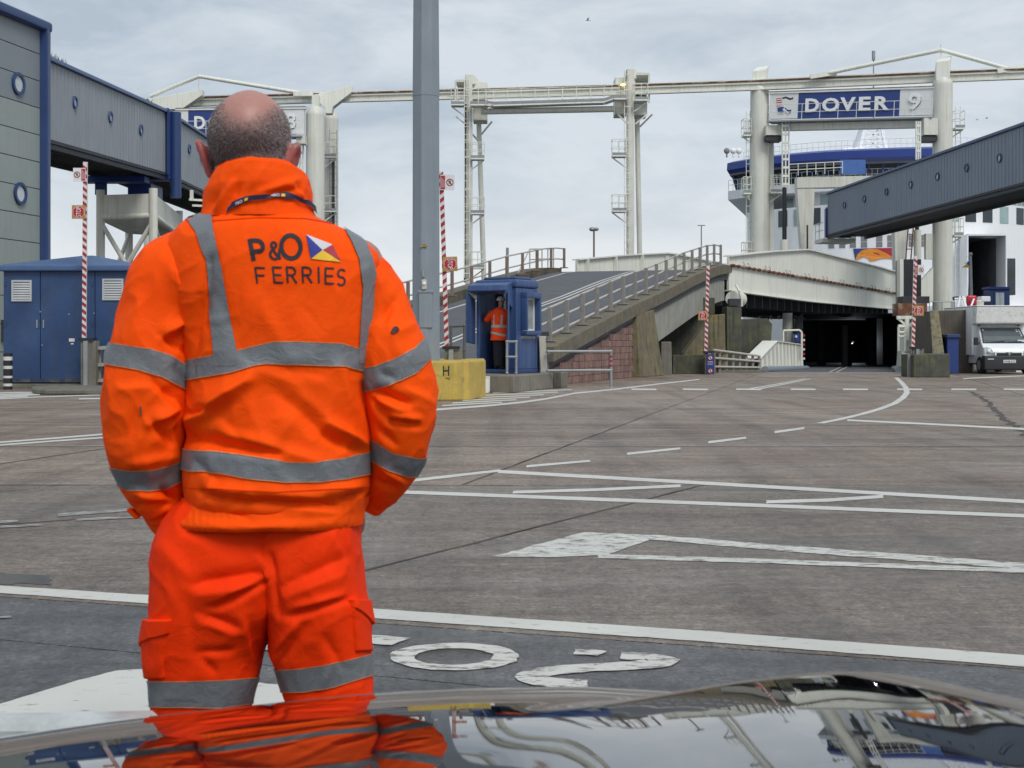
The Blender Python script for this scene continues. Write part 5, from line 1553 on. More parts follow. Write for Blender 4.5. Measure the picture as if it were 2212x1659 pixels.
# steps and kerb by the guard end
mb = MB()
for k in range(5): mb.bar(at(1950 + (k % 2) * 4, 775 + k * 9, 55.5), at(1966, 778 + k * 9, 55.5), .12, .09)
mb.build('rubber_fender', BLACK, mh)
conc('plain_block', 'low square concrete block beside the right striped boom', slab_px([(1974, 817), (1974, 766), (2052, 764), (2052, 817)], 48.6, 1.6, 0.0), CONCDARK)
mb = MB(); mb.hexa([at(2018, 770, 50.5), at(2046, 770, 50.5), at(2046, 770, 54), at(2018, 770, 54), at(2008, 671, 54), at(2027, 670, 54), at(2027, 670, 55), at(2008, 671, 55)])
for v in mb.v[:4]: v.z = 0.0
conc('leaning_buttress', 'leaning lichen-streaked concrete buttress behind the low block', mb, LICHEN)
conc('quay_wall', 'dark brown concrete wall behind the blue locker and van', slab_px([(2027, 810), (2027, 671), (2101, 669), (2101, 810)], 55.2, 4.0, 0.0), mat('brown_concrete', (0.105, 0.092, 0.078), .9, var=.2, vscale=2, bump=.4, bscale=20, streak=(.05, .045, .04), streak_amt=.5), 'wall')
conc('quay_wall', 'low concrete quay wall behind the white van', slab_px([(2103, 810), (2103, 672), (2420, 672), (2420, 810)], 60.0, 2.0, 0.0), CONC, 'wall')
lk = thing('locker', 'tall blue locker against the brown concrete wall', 'locker', at(2058, 808, 53.8).xy.to_3d())
a, b = at(2046, 806, 53.8), at(2071, 730, 53.8)
mb = MB(); mb.box(a.x, b.x, 53.8, 54.6, .03, b.z); mb.build('cabinet', SIGNBLUE, lk, bevel=.015)
mb = MB(); mb.box(a.x - .04, b.x + .04, 53.72, 54.68, b.z + .003, b.z + .14); mb.build('lid', BLUE, lk, bevel=.02)
mb = MB(); mb.box(a.x - .02, b.x + .02, 53.78, 54.62, 0, .03); mb.build('plinth', CONCDARK, lk)
post = thing('steel_posts', 'short galvanised steel posts beside the low concrete block', 'post', at(1968, 816, 49.2).xy.to_3d())
for x0, x1, y0, h in ((1962, 1968, 766, 0), (1970, 1976, 772, 0)):
    a, b = at(x0, 815, 49), at(x1, y0, 49); mb = MB(); mb.box(a.x, b.x, 49, 49.15, 0, b.z); mb.build('post', GALV, post)
hr = thing('wall_railing', 'thin grey handrail on top of the dark concrete wall', 'railing', at(2030, 670, 55.4))
mb = MB()
a, b = at(2008, 668, 55.6), at(2062, 668, 55.6)
mb.tube(a + Vector((0, 0, .3)), b + Vector((0, 0, .3)), .02, n=6)
for k in range(3): q = a.lerp(b, k / 2); mb.tube(q + Vector((0, 0, -.1)), q + Vector((0, 0, .3)), .02, n=6)
mb.build('tube_frame', GALV, hr)
stp = thing('access_steps', 'white steel access steps at the foot of the right gantry column', 'steps', at(2080, 668, 57))
mb = MB(); mb.bar(at(2068, 668, 57), at(2074, 640, 57), .06); mb.bar(at(2088, 668, 57), at(2080, 640, 57), .08); mb.bar(at(2095, 668, 57), at(2104, 645, 57), .06)
for k in range(5): mb.bar(at(2062, 645 + k * 5, 57.2), at(2086, 645 + k * 5, 57.2), .07)
mb.build('step_frame', LETTERW, stp)
fp = thing('flagpole', 'grey flagpole with a small company flag before the ferry bay', 'flagpole', at(2098, 655, 70))
mb = MB(); mb.tube(at(2098, 656, 70), at(2096.5, 551, 70), .09, .06, n=10); mb.build('pole', GALV, fp, smooth=True)
mb = MB(); mb.ball(at(2096.5, 549, 70), .11, 10); mb.build('finial', GALV, fp, smooth=True)
mb = MB(); mb.box(at(2090, 656, 70).x, at(2104, 656, 70).x, 69.8, 70.3, at(0, 672, 70).z, at(0, 654, 70).z); mb.build('base', CONC, fp)
mb = MB(); mb.tube(at(2091, 655, 70), at(2094, 560, 70), .012, n=4); mb.build('halyard', GALV, fp)
def flagpoly(pts, m): MB().prism([at(x, y, 69.98) for x, y in pts], (0.0, .015, 0)).build('flag_quarter', m, fp)
flagpoly([(2095, 561), (2083, 569), (2088, 570)], SIGNWHITE); flagpoly([(2095, 561), (2088, 570), (2095, 575)], mat('flag_blue', (.03, .07, .35), .7)); flagpoly([(2088, 570), (2078, 578), (2095, 578), (2095, 575)], mat('flag_yellow', (.65, .38, .03), .7))
lb = thing('lifebuoy_housing', 'red lifebuoy housing on a post above the van', 'lifebuoy housing', at(2101, 668, 60))
a, b = at(2090, 661, 60), at(2111, 638, 60)
REDH = mat('lifebuoy_red', (.55, .02, .05), .4)
mb = MB(); mb.box(a.x, b.x, 60, 60.25, a.z, b.z); mb.build('shell', REDH, lb, bevel=.09, seg=3, smooth=True)
mb = MB(); c = at(2101, 650, 59.98)
R1, R2 = .12, .05
mb.loft([[c + Vector((math.cos(2 * math.pi * k / 24) * r, -d, math.sin(2 * math.pi * k / 24) * r)) for k in range(24)] for r, d in ((.15, 0), (.13, .04), (.08, .04), (.06, 0))], caps=False); mb.build('ring', RED, lb, smooth=True)
mb = MB(); mb.bar(at(2101, 690, 60.15), at(2101, 660, 60.15), .1); mb.build('post', DKRED, lb)
kb = thing('quay_kiosk', 'small blue kiosk with white door beside the red lifebuoy housing', 'kiosk', at(2162, 662, 66))
a, b = at(2139, 680, 66), at(2182, 626, 66)
mb = MB(); mb.box(a.x, b.x, 66, 67, a.z, b.z); mb.build('shell', BLUE, kb, bevel=.06, seg=2)
mb = MB(); mb.box(a.x - .05, b.x + .02, 65.9, 67.1, b.z + .003, b.z + .14); mb.build('roof', SIGNBLUE, kb, bevel=.04)
a, b = at(2150, 661, 65.96), at(2169, 632, 65.96)
mb = MB(); mb.box(a.x - .06, b.x + .06, 65.96, 66.0, a.z, b.z + .06); mb.build('door_frame', SIGNBLUE, kb)
for k in (0, 1):
    w = (b.x - a.x) / 2; mb = MB(); mb.box(a.x + w * k + .01, a.x + w * (k + 1) - .01, 65.92, 65.96, a.z + .02, b.z); mb.build('door_leaf', SKYGLASS, kb)
qd = thing('deck_clutter', 'white winch gear on the quay right of the gantry column', 'winch', at(2085, 650, 62))
for x0, x1, y0, y1, m in ((2062, 2076, 650, 668, LETTERW), (2074, 2090, 655, 668, CREAM2), (2066, 2080, 640, 648, DKSTEEL), (2110, 2126, 648, 668, CREAM), (2120, 2140, 640, 652, LETTERW)): pbox(x0, x1, y0, y1, 63, .6, m, qd, 'winch_part', .03)
# distant lamp posts and post on ramp
l1 = thing('lamp_post', 'twin-headed lamp post rising beyond the crest of the ramp', 'lamp post', at(1283, 560, 110))
mb = MB(); mb.tube(at(1283, 560, 110), at(1283, 497, 110), .08, n=8); mb.build('pole', RAILBROWN, l1)
for x, r in ((1279, .2), (1288, .17)):
    mb = MB(); mb.ball(at(x, 495, 110), r, 10, (1.2, 1, .9)); mb.build('lamp_head', GALV, l1, smooth=True)
l2 = thing('lamp_post', 'thin far lamp post with crossbar left of the ferry', 'lamp post', at(1515, 545, 150))
mb = MB(); mb.tube(at(1515, 560, 150), at(1515, 487, 150), .07, n=6); mb.build('pole', GALV, l2); mb = MB(); mb.bar(at(1507, 487, 150), at(1523, 487, 150), .1); mb.build('crossbar', GALV, l2)
gp_ = tag(MB().bar(at(1096, 605, 62), at(1096, 535, 62), .13, .11).build('sensor_post', MASTGREY, None, bevel=.01), 'plain grey post standing behind the blue booth roof', 'post')

Mw = Matrix.Identity(4); w0_ = at(1889, 756, 89)
for i in range(3): Mw[i][0], Mw[i][1], Mw[i][2], Mw[i][3] = (0, 0, 1)[i], (0, 1, 0)[i], (-1, 0, 0)[i], w0_[i]
mb = MB(); mb.box(w0_.x - .55, w0_.x + .15, 89.01, 89.1, Zb, Zt); mb.build('deck_pillar', DKSTEEL, fe)
text('deck_lettering', 'WELCOME', Mw, 1.45, .3, LOUVRE, fe, extrude=.005)
dl_ = thing('deck_lamp', 'small lit lamp deep inside the dark bow opening', 'lamp', at(1840, 742, 95))
mb = MB(); mb.ball(at(1840, 742, 95), .05, 10, (1.6, .6, .6)); DL = bpy.data.materials.new('deck_lamp_glow'); DL.use_nodes = True
DL.node_tree.nodes['Principled BSDF'].inputs['Emission Color'].default_value = (.9, .95, 1, 1); DL.node_tree.nodes['Principled BSDF'].inputs['Emission Strength'].default_value = 1.5
mb.build('lens', DL, dl_, smooth=True)
mb = MB(); mb.bar(at(1836, 739, 95.1), at(1844, 739, 95.1), .1, .08); mb.build('fitting', DKSTEEL, dl_)
ld = bpy.data.lights.new('deck_lamp_light', 'POINT'); ld.energy = 45; ld.shadow_soft_size = .05; ld.color = (.85, .93, 1.0)
lo = bpy.data.objects.new('deck_lamp_light', ld); lo.location = at(1840, 742, 94.6); COL.objects.link(lo)
# ------------------------------------------------------------------ raised boom barriers
def disc(mb, c, r0, r1, u, v, n=28):
    a = [c + (u * math.cos(2 * math.pi * k / n) + v * math.sin(2 * math.pi * k / n)) * r0 for k in range(n)]
    b = [c + (u * math.cos(2 * math.pi * k / n) + v * math.sin(2 * math.pi * k / n)) * r1 for k in range(n)]
    mb.loft([a, b], caps=False)
def boom(label, xb, xt, y0, y1, Z, stop, notice, w=None, stopside=-1, turn=1):
    """striped arm between picture heights y0 (low) and y1 (high)"""
    p0, p1 = at(xb, y0, Z), at(xt, y1, Z)
    t = thing('boom_barrier', label, 'barrier', Vector((p0.x, p0.y, 0)), group='raised red and white boom barriers')
    w = w or .105
    d = (p1 - p0); ln = d.length; d.normalize()
    s = Vector((d.z, 0, -d.x)).normalized()
    f = Vector((0, -1, 0))
    mb = MB(); mb.bar(p0 - d * .15, p1, w, .06, up=(0, 1, 0)); arm = mb.build('arm', STRIPEW, t)
    n = int(ln / .19)
    for k in range(n):
        a = p0 + d * (k + .1) * ln / n; h = ln / n * .5
        q = [a - s * w / 2, a + s * w / 2 + d * (-w * .75) * turn, a + s * w / 2 + d * (-w * .75 * turn + h), a - s * w / 2 + d * h]
        mb = MB(); mb.add([v + f * .033 for v in q], [(0, 1, 2, 3)]); mb.build('stripe', DKRED, arm)
    # pedestal
    base = Vector((p0.x, p0.y, 0))
    h0 = p0.z
    mb = MB(); mb.box(base.x - .05, base.x + .35, Z - .15, Z + .2, 0, h0 + .02); mb.build('pedestal', CONC, t, bevel=.01)
    mb = MB(); mb.box(base.x + .05, base.x + .16, Z - .25, Z - .16, 0, h0 + .02); mb.build('latch_post', GALV, t)
    mb = MB(); mb.box(base.x - .1, base.x + .3, Z - .2, Z + .12, h0 + .03, h0 + .1); mb.build('pivot', BLACK, t)
    if stop:
        y, sz, side = stop
        c = at(xb + (xt - xb) * (y0 - y) / (y0 - y1), y, Z) + s * side * sz * .42 + f * .06
        M = Matrix.Identity(4)
        mb = MB(); mb.bar(c - d * sz / 2, c + d * sz / 2, sz, .012, up=(0, 1, 0)); bo = mb.build('stop_sign', OCHRE, t)
        k = sz * .46
        mb = MB(); oc = [c + f * .009 + (s * math.cos(math.pi / 8 + i * math.pi / 4) + d * math.sin(math.pi / 8 + i * math.pi / 4)) * k for i in range(8)]
        mb.add(oc, [tuple(range(8))]); mb.build('octagon', STRIPEW, bo)
        mb = MB(); oc = [c + f * .013 + (s * math.cos(math.pi / 8 + i * math.pi / 4) + d * math.sin(math.pi / 8 + i * math.pi / 4)) * k * .92 for i in range(8)]
        mb.add(oc, [tuple(range(8))]); mb.build('octagon_face', RED, bo)
        rd = d if turn > 0 else -d
        upv = f.cross(rd) * -1
        # lettering runs along the arm
        Mx = Matrix.Identity(4)
        uu = rd; ww = uu.cross(f)          # local z so that x cross ... faces the viewer
        yy = ww.cross(uu)
        ww = -(f.cross(uu)) if (uu.cross(-f)).length else ww
        org = c + f * .014 - uu * sz * .34 - (uu.cross(f)) * 0
        zdir = uu.cross(-f)
        for i in range(3):
            Mx[i][0], Mx[i][1], Mx[i][2] = uu[i], -f[i], zdir[i]
        o2 = c + f * .014 - uu * sz * .35 - zdir * sz * .17
        for i in range(3): Mx[i][3] = o2[i]
        text('stop_lettering', 'STOP', Mx, sz * .72, sz * .34, LETTERW, bo, extrude=.003, bold=.0)
    if notice:
        y, side = notice
        c = at(xb + (xt - xb) * (y0 - y) / (y0 - y1), y, Z) + f * .055 + s * side * .14
        H, W = .36, .33
        mb = MB(); mb.bar(c - Vector((0, 0, H / 2)), c + Vector((0, 0, H / 2)), W, .012, up=(0, 1, 0)); bo = mb.build('notice', SIGNWHITE, t)
        cc = c + f * .012 + Vector((side * .06, 0, 0))
        X, Zu = Vector((1, 0, 0)), Vector((0, 0, 1))
        mb = MB(); disc(mb, cc, .085, .066, X, Zu); mb.build('prohibition_ring', DKRED, bo)
        mb = MB(); mb.bar(cc + Vector((-.05, -.002, .05)), cc + Vector((.05, -.002, -.05)), .014, .004, up=(0, 1, 0)); mb.build('prohibition_slash', DKRED, bo)
        mb = MB(); mb.tube(cc + Vector((0, -.001, .035)), cc + Vector((0, -.004, .035)), .013, n=10); mb.bar(cc + Vector((0, -.002, .025)), cc + Vector((.005, -.002, -.01)), .022, .003, up=(0, 1, 0)); mb.bar(cc + Vector((.005, -.002, -.01)), cc + Vector((.03, -.002, -.045)), .012, .003, up=(0, 1, 0)); mb.bar(cc + Vector((.003, -.002, -.01)), cc + Vector((-.03, -.002, -.04)), .012, .003, up=(0, 1, 0)); mb.bar(cc + Vector((-.03, -.002, .01)), cc + Vector((.03, -.002, .02)), .01, .003, up=(0, 1, 0)); mb.build('walking_figure', BLACK, bo)
        rr = c + f * .012 - Vector((side * .105, 0, 0))
        mb = MB(); mb.bar(rr - Vector((0, 0, .155)), rr + Vector((0, 0, .155)), .1, .004, up=(0, 1, 0)); mb.build('red_panel', RED, bo)
        for k in (-1, 0, 1):
            mb = MB(); mb.bar(rr + f * .004 + Vector((k * .028, 0, -.12)), rr + f * .004 + Vector((k * .028, 0, .12 - .03 * (k + 1))), .008, .002, up=(0, 1, 0)); mb.build('notice_line', SIGNWHITE, bo)
    return t
boom('raised striped boom in front of the blue shed with sideways stop sign', 182, 184.5, 738, 350, 36.8, (458.5, .36, -1), (378, -1), w=.11, turn=1)
boom('raised striped boom tight beside the grey lamp mast', 965.5, 953, 757, 371, 32.6, (571, .34, 1), (395, 1), w=.10, turn=-1)
boom('raised striped boom standing before the sloping buttress under the ramp', 1524.5, 1529.5, 764, 574, 53.4, (682, .36, -1), None, w=.12, turn=1)
boom('raised striped boom beside the white machinery and gantry column', 1972, 1977.5, 755, 553, 49.6, (671, .36, 1), (583, 1), w=.12, turn=1)
# blue notice board at the third boom
nb = thing('notice_board', 'narrow blue notice board with two round prohibition signs', 'notice board', at(1534, 812, 52.6).xy.to_3d())
a, b = at(1526, 810, 52.7), at(1543, 765, 52.7)
mb = MB(); mb.box(a.x, b.x, 52.7, 52.75, a.z + .05, b.z); mb.build('board', SIGNBLUE, nb, bevel=.01)
mb = MB(); mb.box(a.x + .1, a.x + .16, 52.76, 52.82, 0, b.z); mb.build('post', GALV, nb)
for y in (773, 801):
    c = at(1534.5, y, 52.68); X, Zu = Vector((1, 0, 0)), Vector((0, 0, 1))
    mb = MB(); disc(mb, c, .09, .0, X, Zu); r_ = mb.build('sign_disc', SIGNWHITE, nb)
    mb = MB(); disc(mb, c + Vector((0, -.006, 0)), .09, .068, X, Zu); mb.build('ring', RED, r_)
    mb = MB(); mb.bar(c + Vector((-.055, -.006, .055)), c + Vector((.055, -.006, -.055)), .018, .004, up=(0, 1, 0)); mb.build('slash', RED, r_)
    mb = MB(); mb.bar(c + Vector((0, -.004, -.05)), c + Vector((0, -.004, .05)), .03, .003, up=(0, 1, 0)); mb.build('pictogram', BLACK, r_)
for k in range(3):
    mb = MB(); p = at(1534.5, 781 + k * 3, 52.69); mb.bar(p - Vector((.1, 0, 0)), p + Vector((.1, 0, 0)), .012, .004, up=(0, 1, 0)); mb.build('text_line', SIGNWHITE, nb)

# ------------------------------------------------------------------ blue shed
sh = thing('equipment_shed', 'blue panelled equipment shed with two louvred vents by the terminal', 'shed', (-12, 37.6, 0))
ZS = 37.3
xl, xr = at(7, 0, ZS).x, at(306, 0, ZS).x
zb, zt = .13, CAM_H + (738 - 586) / FPX * ZS
mb = MB(); mb.box(xl - .1, xr + .1, ZS - .1, ZS + 3.2, 0, .12); mb.build('plinth', KERB, sh, bevel=.015)
edges = [7, 87, 205, 306]
for i, (a, b) in enumerate(zip(edges[:-1], edges[1:])):
    mb = MB(); mb.box(at(a, 0, ZS).x + .008, at(b, 0, ZS).x - .008, ZS, ZS + .08, zb + .02, zt); p_ = mb.build('door_leaf' if i < 2 else 'wall_panel', BLUEBOX, sh, bevel=.008)
mb = MB(); mb.box(xl + .02, xr - .02, ZS + .085, ZS + 3.0, zb, zt); mb.build('wall_core', BLUEBOX, sh)
pk = CAM_H + (738 - 552) / FPX * (ZS + 1.4)
mb = MB()
mb.loft([[Vector((xl - .12, ZS - .14, zt)), Vector((xr + .12, ZS - .14, zt)), Vector((xr + .12, ZS + 3.2, zt)), Vector((xl - .12, ZS + 3.2, zt))],
         [Vector((xl - .12, ZS - .14, zt + .16)), Vector((xr + .12, ZS - .14, zt + .16)), Vector((xr + .12, ZS + 3.2, zt + .16)), Vector((xl - .12, ZS + 3.2, zt + .16))],
         [Vector((xl + 1.75, ZS + 1.4, pk)), Vector((xl + 2.0, ZS + 1.4, pk)), Vector((xl + 2.0, ZS + 1.7, pk)), Vector((xl + 1.75, ZS + 1.7, pk))]])
mb.build('roof', BLUEROOF, sh, bevel=.05, seg=3)
for x0, x1, y0, y1 in ((25.5, 69, 605, 651), (221.5, 267, 602, 648.5)):
    a, b = at(x0, y1, ZS), at(x1, y0, ZS)
    VENTM = mat('vent_grey', (.46, .48, .49), .6, var=.08)
    mb = MB()
    for q in ((a.x, b.x, a.z, a.z + .05), (a.x, b.x, b.z - .05, b.z), (a.x, a.x + .05, a.z + .05, b.z - .05), (b.x - .05, b.x, a.z + .05, b.z - .05)): mb.box(q[0], q[1], ZS - .035, ZS - .002, q[2], q[3])
    v = mb.build('vent', VENTM, sh)
    n = 7
    for k in range(n):
        z = a.z + .06 + (b.z - a.z - .12) * (k + .5) / n
        mb = MB(); mb.hexa([(a.x + .05, ZS - .03, z - .03), (b.x - .05, ZS - .03, z - .03), (b.x - .05, ZS - .012, z + .005), (a.x + .05, ZS - .012, z + .005), (a.x + .05, ZS - .03, z - .018), (b.x - .05, ZS - .03, z - .018), (b.x - .05, ZS - .012, z + .02), (a.x + .05, ZS - .012, z + .02)]); mb.build('slat', VENTM, v)
for x, y in ((87, 674), (91, 746), (148.5, 679), (203, 677)):
    mb = MB(); mb.ball(at(x, y, ZS - .005), .022, 8); mb.build('bolt', GALV, sh)
for x0, x1, y0, y1 in ((149, 161, 731, 738), (153, 159, 741, 744)):
    a, b = at(x0, y1, ZS - .004), at(x1, y0, ZS - .004); mb = MB(); mb.box(a.x, b.x, ZS - .005, ZS - .001, a.z, b.z); mb.build('sticker', STRIPEW, sh)
# door furniture and rust-stained feet of the shed
for x in (80, 94):
    mb = MB(); a = at(x, 700, ZS - .02); mb.bar(a - Vector((0, 0, .11)), a + Vector((0, 0, .11)), .035, .04, up=(0, 1, 0)); mb.build('door_handle', GALV, sh, bevel=.006)
for x in (11, 200):
    for y in (612, 700, 800):
        mb = MB(); a = at(x, y, ZS - .012); mb.bar(a - Vector((0, 0, .08)), a + Vector((0, 0, .08)), .05, .03, up=(0, 1, 0)); mb.build('hinge', BLUEBOX, sh, bevel=.006)
mb = MB(); mb.box(xl + .03, xr - .03, ZS - .012, ZS - .001, zb + .03, zb + .12); mb.build('kick_plate', mat('scuffed_kick_plate', (.03, .045, .08), .7, var=.4, vscale=6, col2=(.12, .10, .08), c2scale=4), sh)
bo_ = thing('bollard', 'black and white striped bollard at the corner of the blue shed', 'bollard', at(17, 842, 36.2).xy.to_3d())
c = at(17, 842, 36.2); c.z = 0
zz_ = [0, .09, .16, .30, .36, .54, .62, .76, .84, .86, .91, .95]
for k, (a, b) in enumerate(zip(zz_[:-1], zz_[1:])):
    mb = MB(); mb.tube(c + Vector((0, 0, a)), c + Vector((0, 0, b)), .115, n=20); mb.build('white_band' if k in (1, 3, 5, 7) else 'black_band', STRIPEW if k in (1, 3, 5, 7, 8) else BLACK, bo_, smooth=True)
kerb = tag(MB().prism([gp(68, 846, .0), gp(72, 851, 0), gp(95, 853, 0), gp(330, 853, 0), gp(330, 843, 0), gp(110, 843, 0)], (0, 0, .13)).build('kerb', KERB, None, bevel=.03), kind='structure')
gr = thing('guard_rails', 'pale horizontal guard rails with red hose behind the left boom', 'railing', at(230, 838, 37).xy.to_3d())
for y in (752, 788, 822):
    mb = MB(); mb.bar(at(214, y, 36.9), at(330, y - 8, 36.3), .1, .09); mb.build('rail', RAILPALE, gr)
for x in (215, 262, 300):
    mb = MB(); mb.bar(at(x, 838, 37.0), at(x, 752, 37.0), .12); mb.build('post', RAILGREY, gr)
ex = thing('fire_extinguisher', 'small red fire extinguisher cylinder behind the left boom post', 'extinguisher', at(214, 830, 37.1))
mb = MB(); mb.tube(at(211, 828, 37.15), at(211, 782, 37.15), .07, n=14); mb.ball(at(211, 782, 37.15), .07, 12); mb.build('cylinder', REDH, ex, smooth=True)
mb = MB(); mb.tube(at(211, 776, 37.15), at(211, 770, 37.15), .025, n=8); mb.bar(at(208, 770, 37.15), at(216, 768, 37.15), .03); mb.build('valve', BLACK, ex)

# ------------------------------------------------------------------ lamp mast
mc = Vector((-1.92, 31.0, 0))
ms = thing('lamp_mast', 'massive grey octagonal lamp mast rising out of the picture', 'lamp mast', mc)
def octring(r, z, rot=math.pi / 8 + .12): return [mc + Vector((math.cos(rot + k * math.pi / 4) * r, math.sin(rot + k * math.pi / 4) * r, z)) for k in range(8)]
jz = CAM_H + (738 - 186) / FPX * 31
mb = MB(); mb.loft([octring(.345, .30), octring(.325, 1.0), octring(.31, jz)]); mb.build('lower_shaft', MASTGREY, ms, bevel=.012)
mb = MB(); mb.loft([octring(.318, jz - .25), octring(.316, jz), octring(.17, 24)]); mb.build('upper_shaft', MASTGREY, ms, bevel=.01)
mb = MB(); mb.loft([octring(.56, .24), octring(.56, .30)]); mb.build('base_plate', MASTGREY, ms)
for k in range(8):
    a = math.pi / 8 + .12 + k * math.pi / 4; d = Vector((math.cos(a), math.sin(a), 0))
    mb = MB(); mb.prism([mc + d * .32 + Vector((0, 0, .30)), mc + d * .54 + Vector((0, 0, .30)), mc + d * .31 + Vector((0, 0, .85))], Vector((-d.y, d.x, 0)) * .02); mb.build('gusset', MASTGREY, ms)
    a += .35; d = Vector((math.cos(a), math.sin(a), 0))
    mb = MB(); mb.tube(mc + d * .47 + Vector((0, 0, .12)), mc + d * .47 + Vector((0, 0, .40)), .035, n=10); mb.tube(mc + d * .47 + Vector((0, 0, .30)), mc + d * .47 + Vector((0, 0, .36)), .055, n=6); mb.build('anchor_bolt', BLACK, ms)
mb = MB(); mb.loft([octring(.6, -.02), octring(.6, .2)]); mb.build('footing', CONC, ms)
def mpt(x, y, out=.0): p = at(x, y, 30.70 - out); return p
mb = MB(); a, b = mpt(905, 708), mpt(934, 633); mb.box(a.x, b.x, 30.675, 30.72, a.z, b.z); mb.build('access_door', MASTGREY, ms, bevel=.008)
mb = MB(); a, b = mpt(903, 633), mpt(937, 627); mb.box(a.x, b.x, 30.66, 30.72, a.z, b.z); mb.build('door_hood', MASTGREY, ms, bevel=.01)
mb = MB(); a, b = mpt(911, 626), mpt(922, 604); mb.box(a.x, b.x, 30.63, 30.71, a.z, b.z); mb.build('lamp_box', mat('lamp_box', (.5, .49, .45), .3, col2=(.3, .26, .2)), ms, bevel=.02)
mb = MB(); mb.ball(mpt(916, 613, .06), .05, 10); mb.build('bulb', SIGNWHITE, ms, smooth=True)
mb = MB(); a, b = mpt(912.5, 598), mpt(917, 583); mb.box(a.x, b.x, 30.65, 30.71, a.z, b.z); mb.build('socket', GALV, ms)
mb = MB(); a, b = mpt(905, 534), mpt(922, 527); mb.prism([mpt(907, 534, .03), mpt(907, 530, .03), mpt(917, 527, .03), mpt(922, 530, .03), mpt(922, 533, .03)], (0, .03, 0)); mb.build('sticker', mat('old_yellow_sticker', (.32, .25, .05), .7, var=.4, vscale=20), ms)
for x in (909, 932):
    pass
# yellow block
yb_ = thing('yellow_block', 'yellow painted concrete block at the foot of the lamp mast', 'concrete block', (-1.6, 30, 0))
q = [gp(860, 867), gp(1017, 864.5), gp(1049, 857.5), gp(1046, 846), gp(860, 848)]
mb = MB(); mb.prism([Vector((p.x, p.y, 0)) for p in q], (0, 0, .83)); mb.build('block', YELLOW, yb_, bevel=.03, seg=2)
a, b = at(953, 858 - 25, 29.45), at(975, 808, 29.45)
a = at(953, 816, 29.42); b = at(974, 786, 29.42)
mb = MB(); mb.bar(Vector(((a.x + b.x) / 2, 29.43, a.z)), Vector(((a.x + b.x) / 2, 29.43, b.z)), b.x - a.x, .01, up=(0, 1, 0)); pl = mb.build('letter_plate', YELLOW, yb_, bevel=.002)
text('plate_letter', 'H', frame(Vector((a.x + .035, 29.423, a.z + .04)), (1, 0, 0)), b.x - a.x - .07, b.z - a.z - .08, BLACK, pl, extrude=.003, bold=.01)
for y in (794, 808):
    mb = MB(); mb.tube(at(963.5, y, 29.42), at(963.5, y, 29.405), .012, n=8); mb.build('screw', OCHRE, pl)

# ------------------------------------------------------------------ booth on its plinth
BO = Vector((.12, 36.0, 0))                       # front right corner
MBo = frame(BO, PERP)                             # x to the right along the front, y into depth
pln = thing('booth_plinth', 'grey concrete plinth with white kerb under the blue booth', 'plinth', BO)
mb = MB(MBo); mb.box(-1.5, .62, -2.05, 2.6, 0, .42); mb.build('plinth', CONC, pln, bevel=.02)
mb = MB(MBo); mb.box(-1.5, .0, -2.12, -2.055, .02, .40); mb.build('white_kerb', WHITE, pln, bevel=.01)
mb = MB(MBo); mb.hexa([(-1.5, -3.2, 0), (-1.36, -3.2, 0), (.0, -2.13, 0), (-.3, -2.13, 0), (-1.5, -3.2, .1), (-1.36, -3.2, .1), (.0, -2.13, .34), (-.3, -2.13, .34)]); mb.build('white_ramp_edge', WHITE, pln)
mb = MB(MBo); mb.box(.28, .64, 1.2, 1.9, 0, .44); mb.build('post_footing', CONCDARK, pln, bevel=.02)
BA = math.radians(32)
MBo = frame(BO, (math.cos(BA), -math.sin(BA), 0)) @ Matrix.Translation((0, 0, .42)) @ Matrix.Diagonal((1, 1, 1.085, 1)) @ Matrix.Translation((0, 0, -.42))
bt = thing('booth', 'blue plastic checker booth with open door beside the ramp', 'booth', (BO.x, BO.y, .42))
W_, D_, H_ = 1.25, 1.06, 2.28
BH = 1.085
z0 = .42
def bb(x0, x1, y0, y1, z0_, z1_, name, m=BLUEGRP, bev=.03, par=None, seg=3):
    mb = MB(MBo); mb.box(x0, x1, y0, y1, z0_, z1_); return mb.build(name, m, par or bt, bevel=min(bev, .022) if 'roof' not in name else bev, seg=seg, smooth=True)
bb(-W_ - .02, .02, -.02, D_, z0, z0 + .1, 'floor_skirt', BLUE)
bb(-W_, -W_ + .10, 0, .16, z0 + .1, z0 + 2.05, 'door_jamb'); bb(-.30, 0, 0, .12, z0 + .1, z0 + 2.05, 'front_panel')
bb(-W_, -W_ + .08, .165, D_ - .1, z0 + .1, z0 + 2.05, 'side_wall')
bb(-W_, 0, D_ - .09, D_, z0 + .1, z0 + 1.0, 'rear_wall'); bb(-W_, -W_ + .2, D_ - .09, D_, z0 + 1.005, z0 + 2.05, 'rear_pillar'); bb(-.2, 0, D_ - .09, D_, z0 + 1.005, z0 + 2.05, 'rear_pillar')
mb = MB(MBo); mb.box(-W_ + .2, -.2, D_ - .06, D_ - .04, z0 + 1.0, z0 + 2.0)
BG = mat('booth_glass', (.55, .6, .6), .05, var=.05, trans=.9); mb.build('rear_pane', BG, bt)
bb(-.09, 0, .125, D_ - .1, z0 + .1, z0 + 1.02, 'side_panel'); bb(-.09, 0, .125, .24, z0 + 1.025, z0 + 2.05, 'window_pillar'); bb(-.09, 0, .86, D_ - .1, z0 + 1.025, z0 + 2.05, 'window_pillar'); bb(-.09, 0, .245, .855, z0 + 1.86, z0 + 2.05, 'window_header')
bb(-W_ - .03, .03, -.03, D_ + .03, z0 + 2.055, z0 + 2.26, 'roof', BLUEGRP, .07)
bb(-W_ + .15, -.12, .12, D_ - .12, z0 + 2.262, z0 + 2.33, 'roof_top', BLUEGRP, .03)
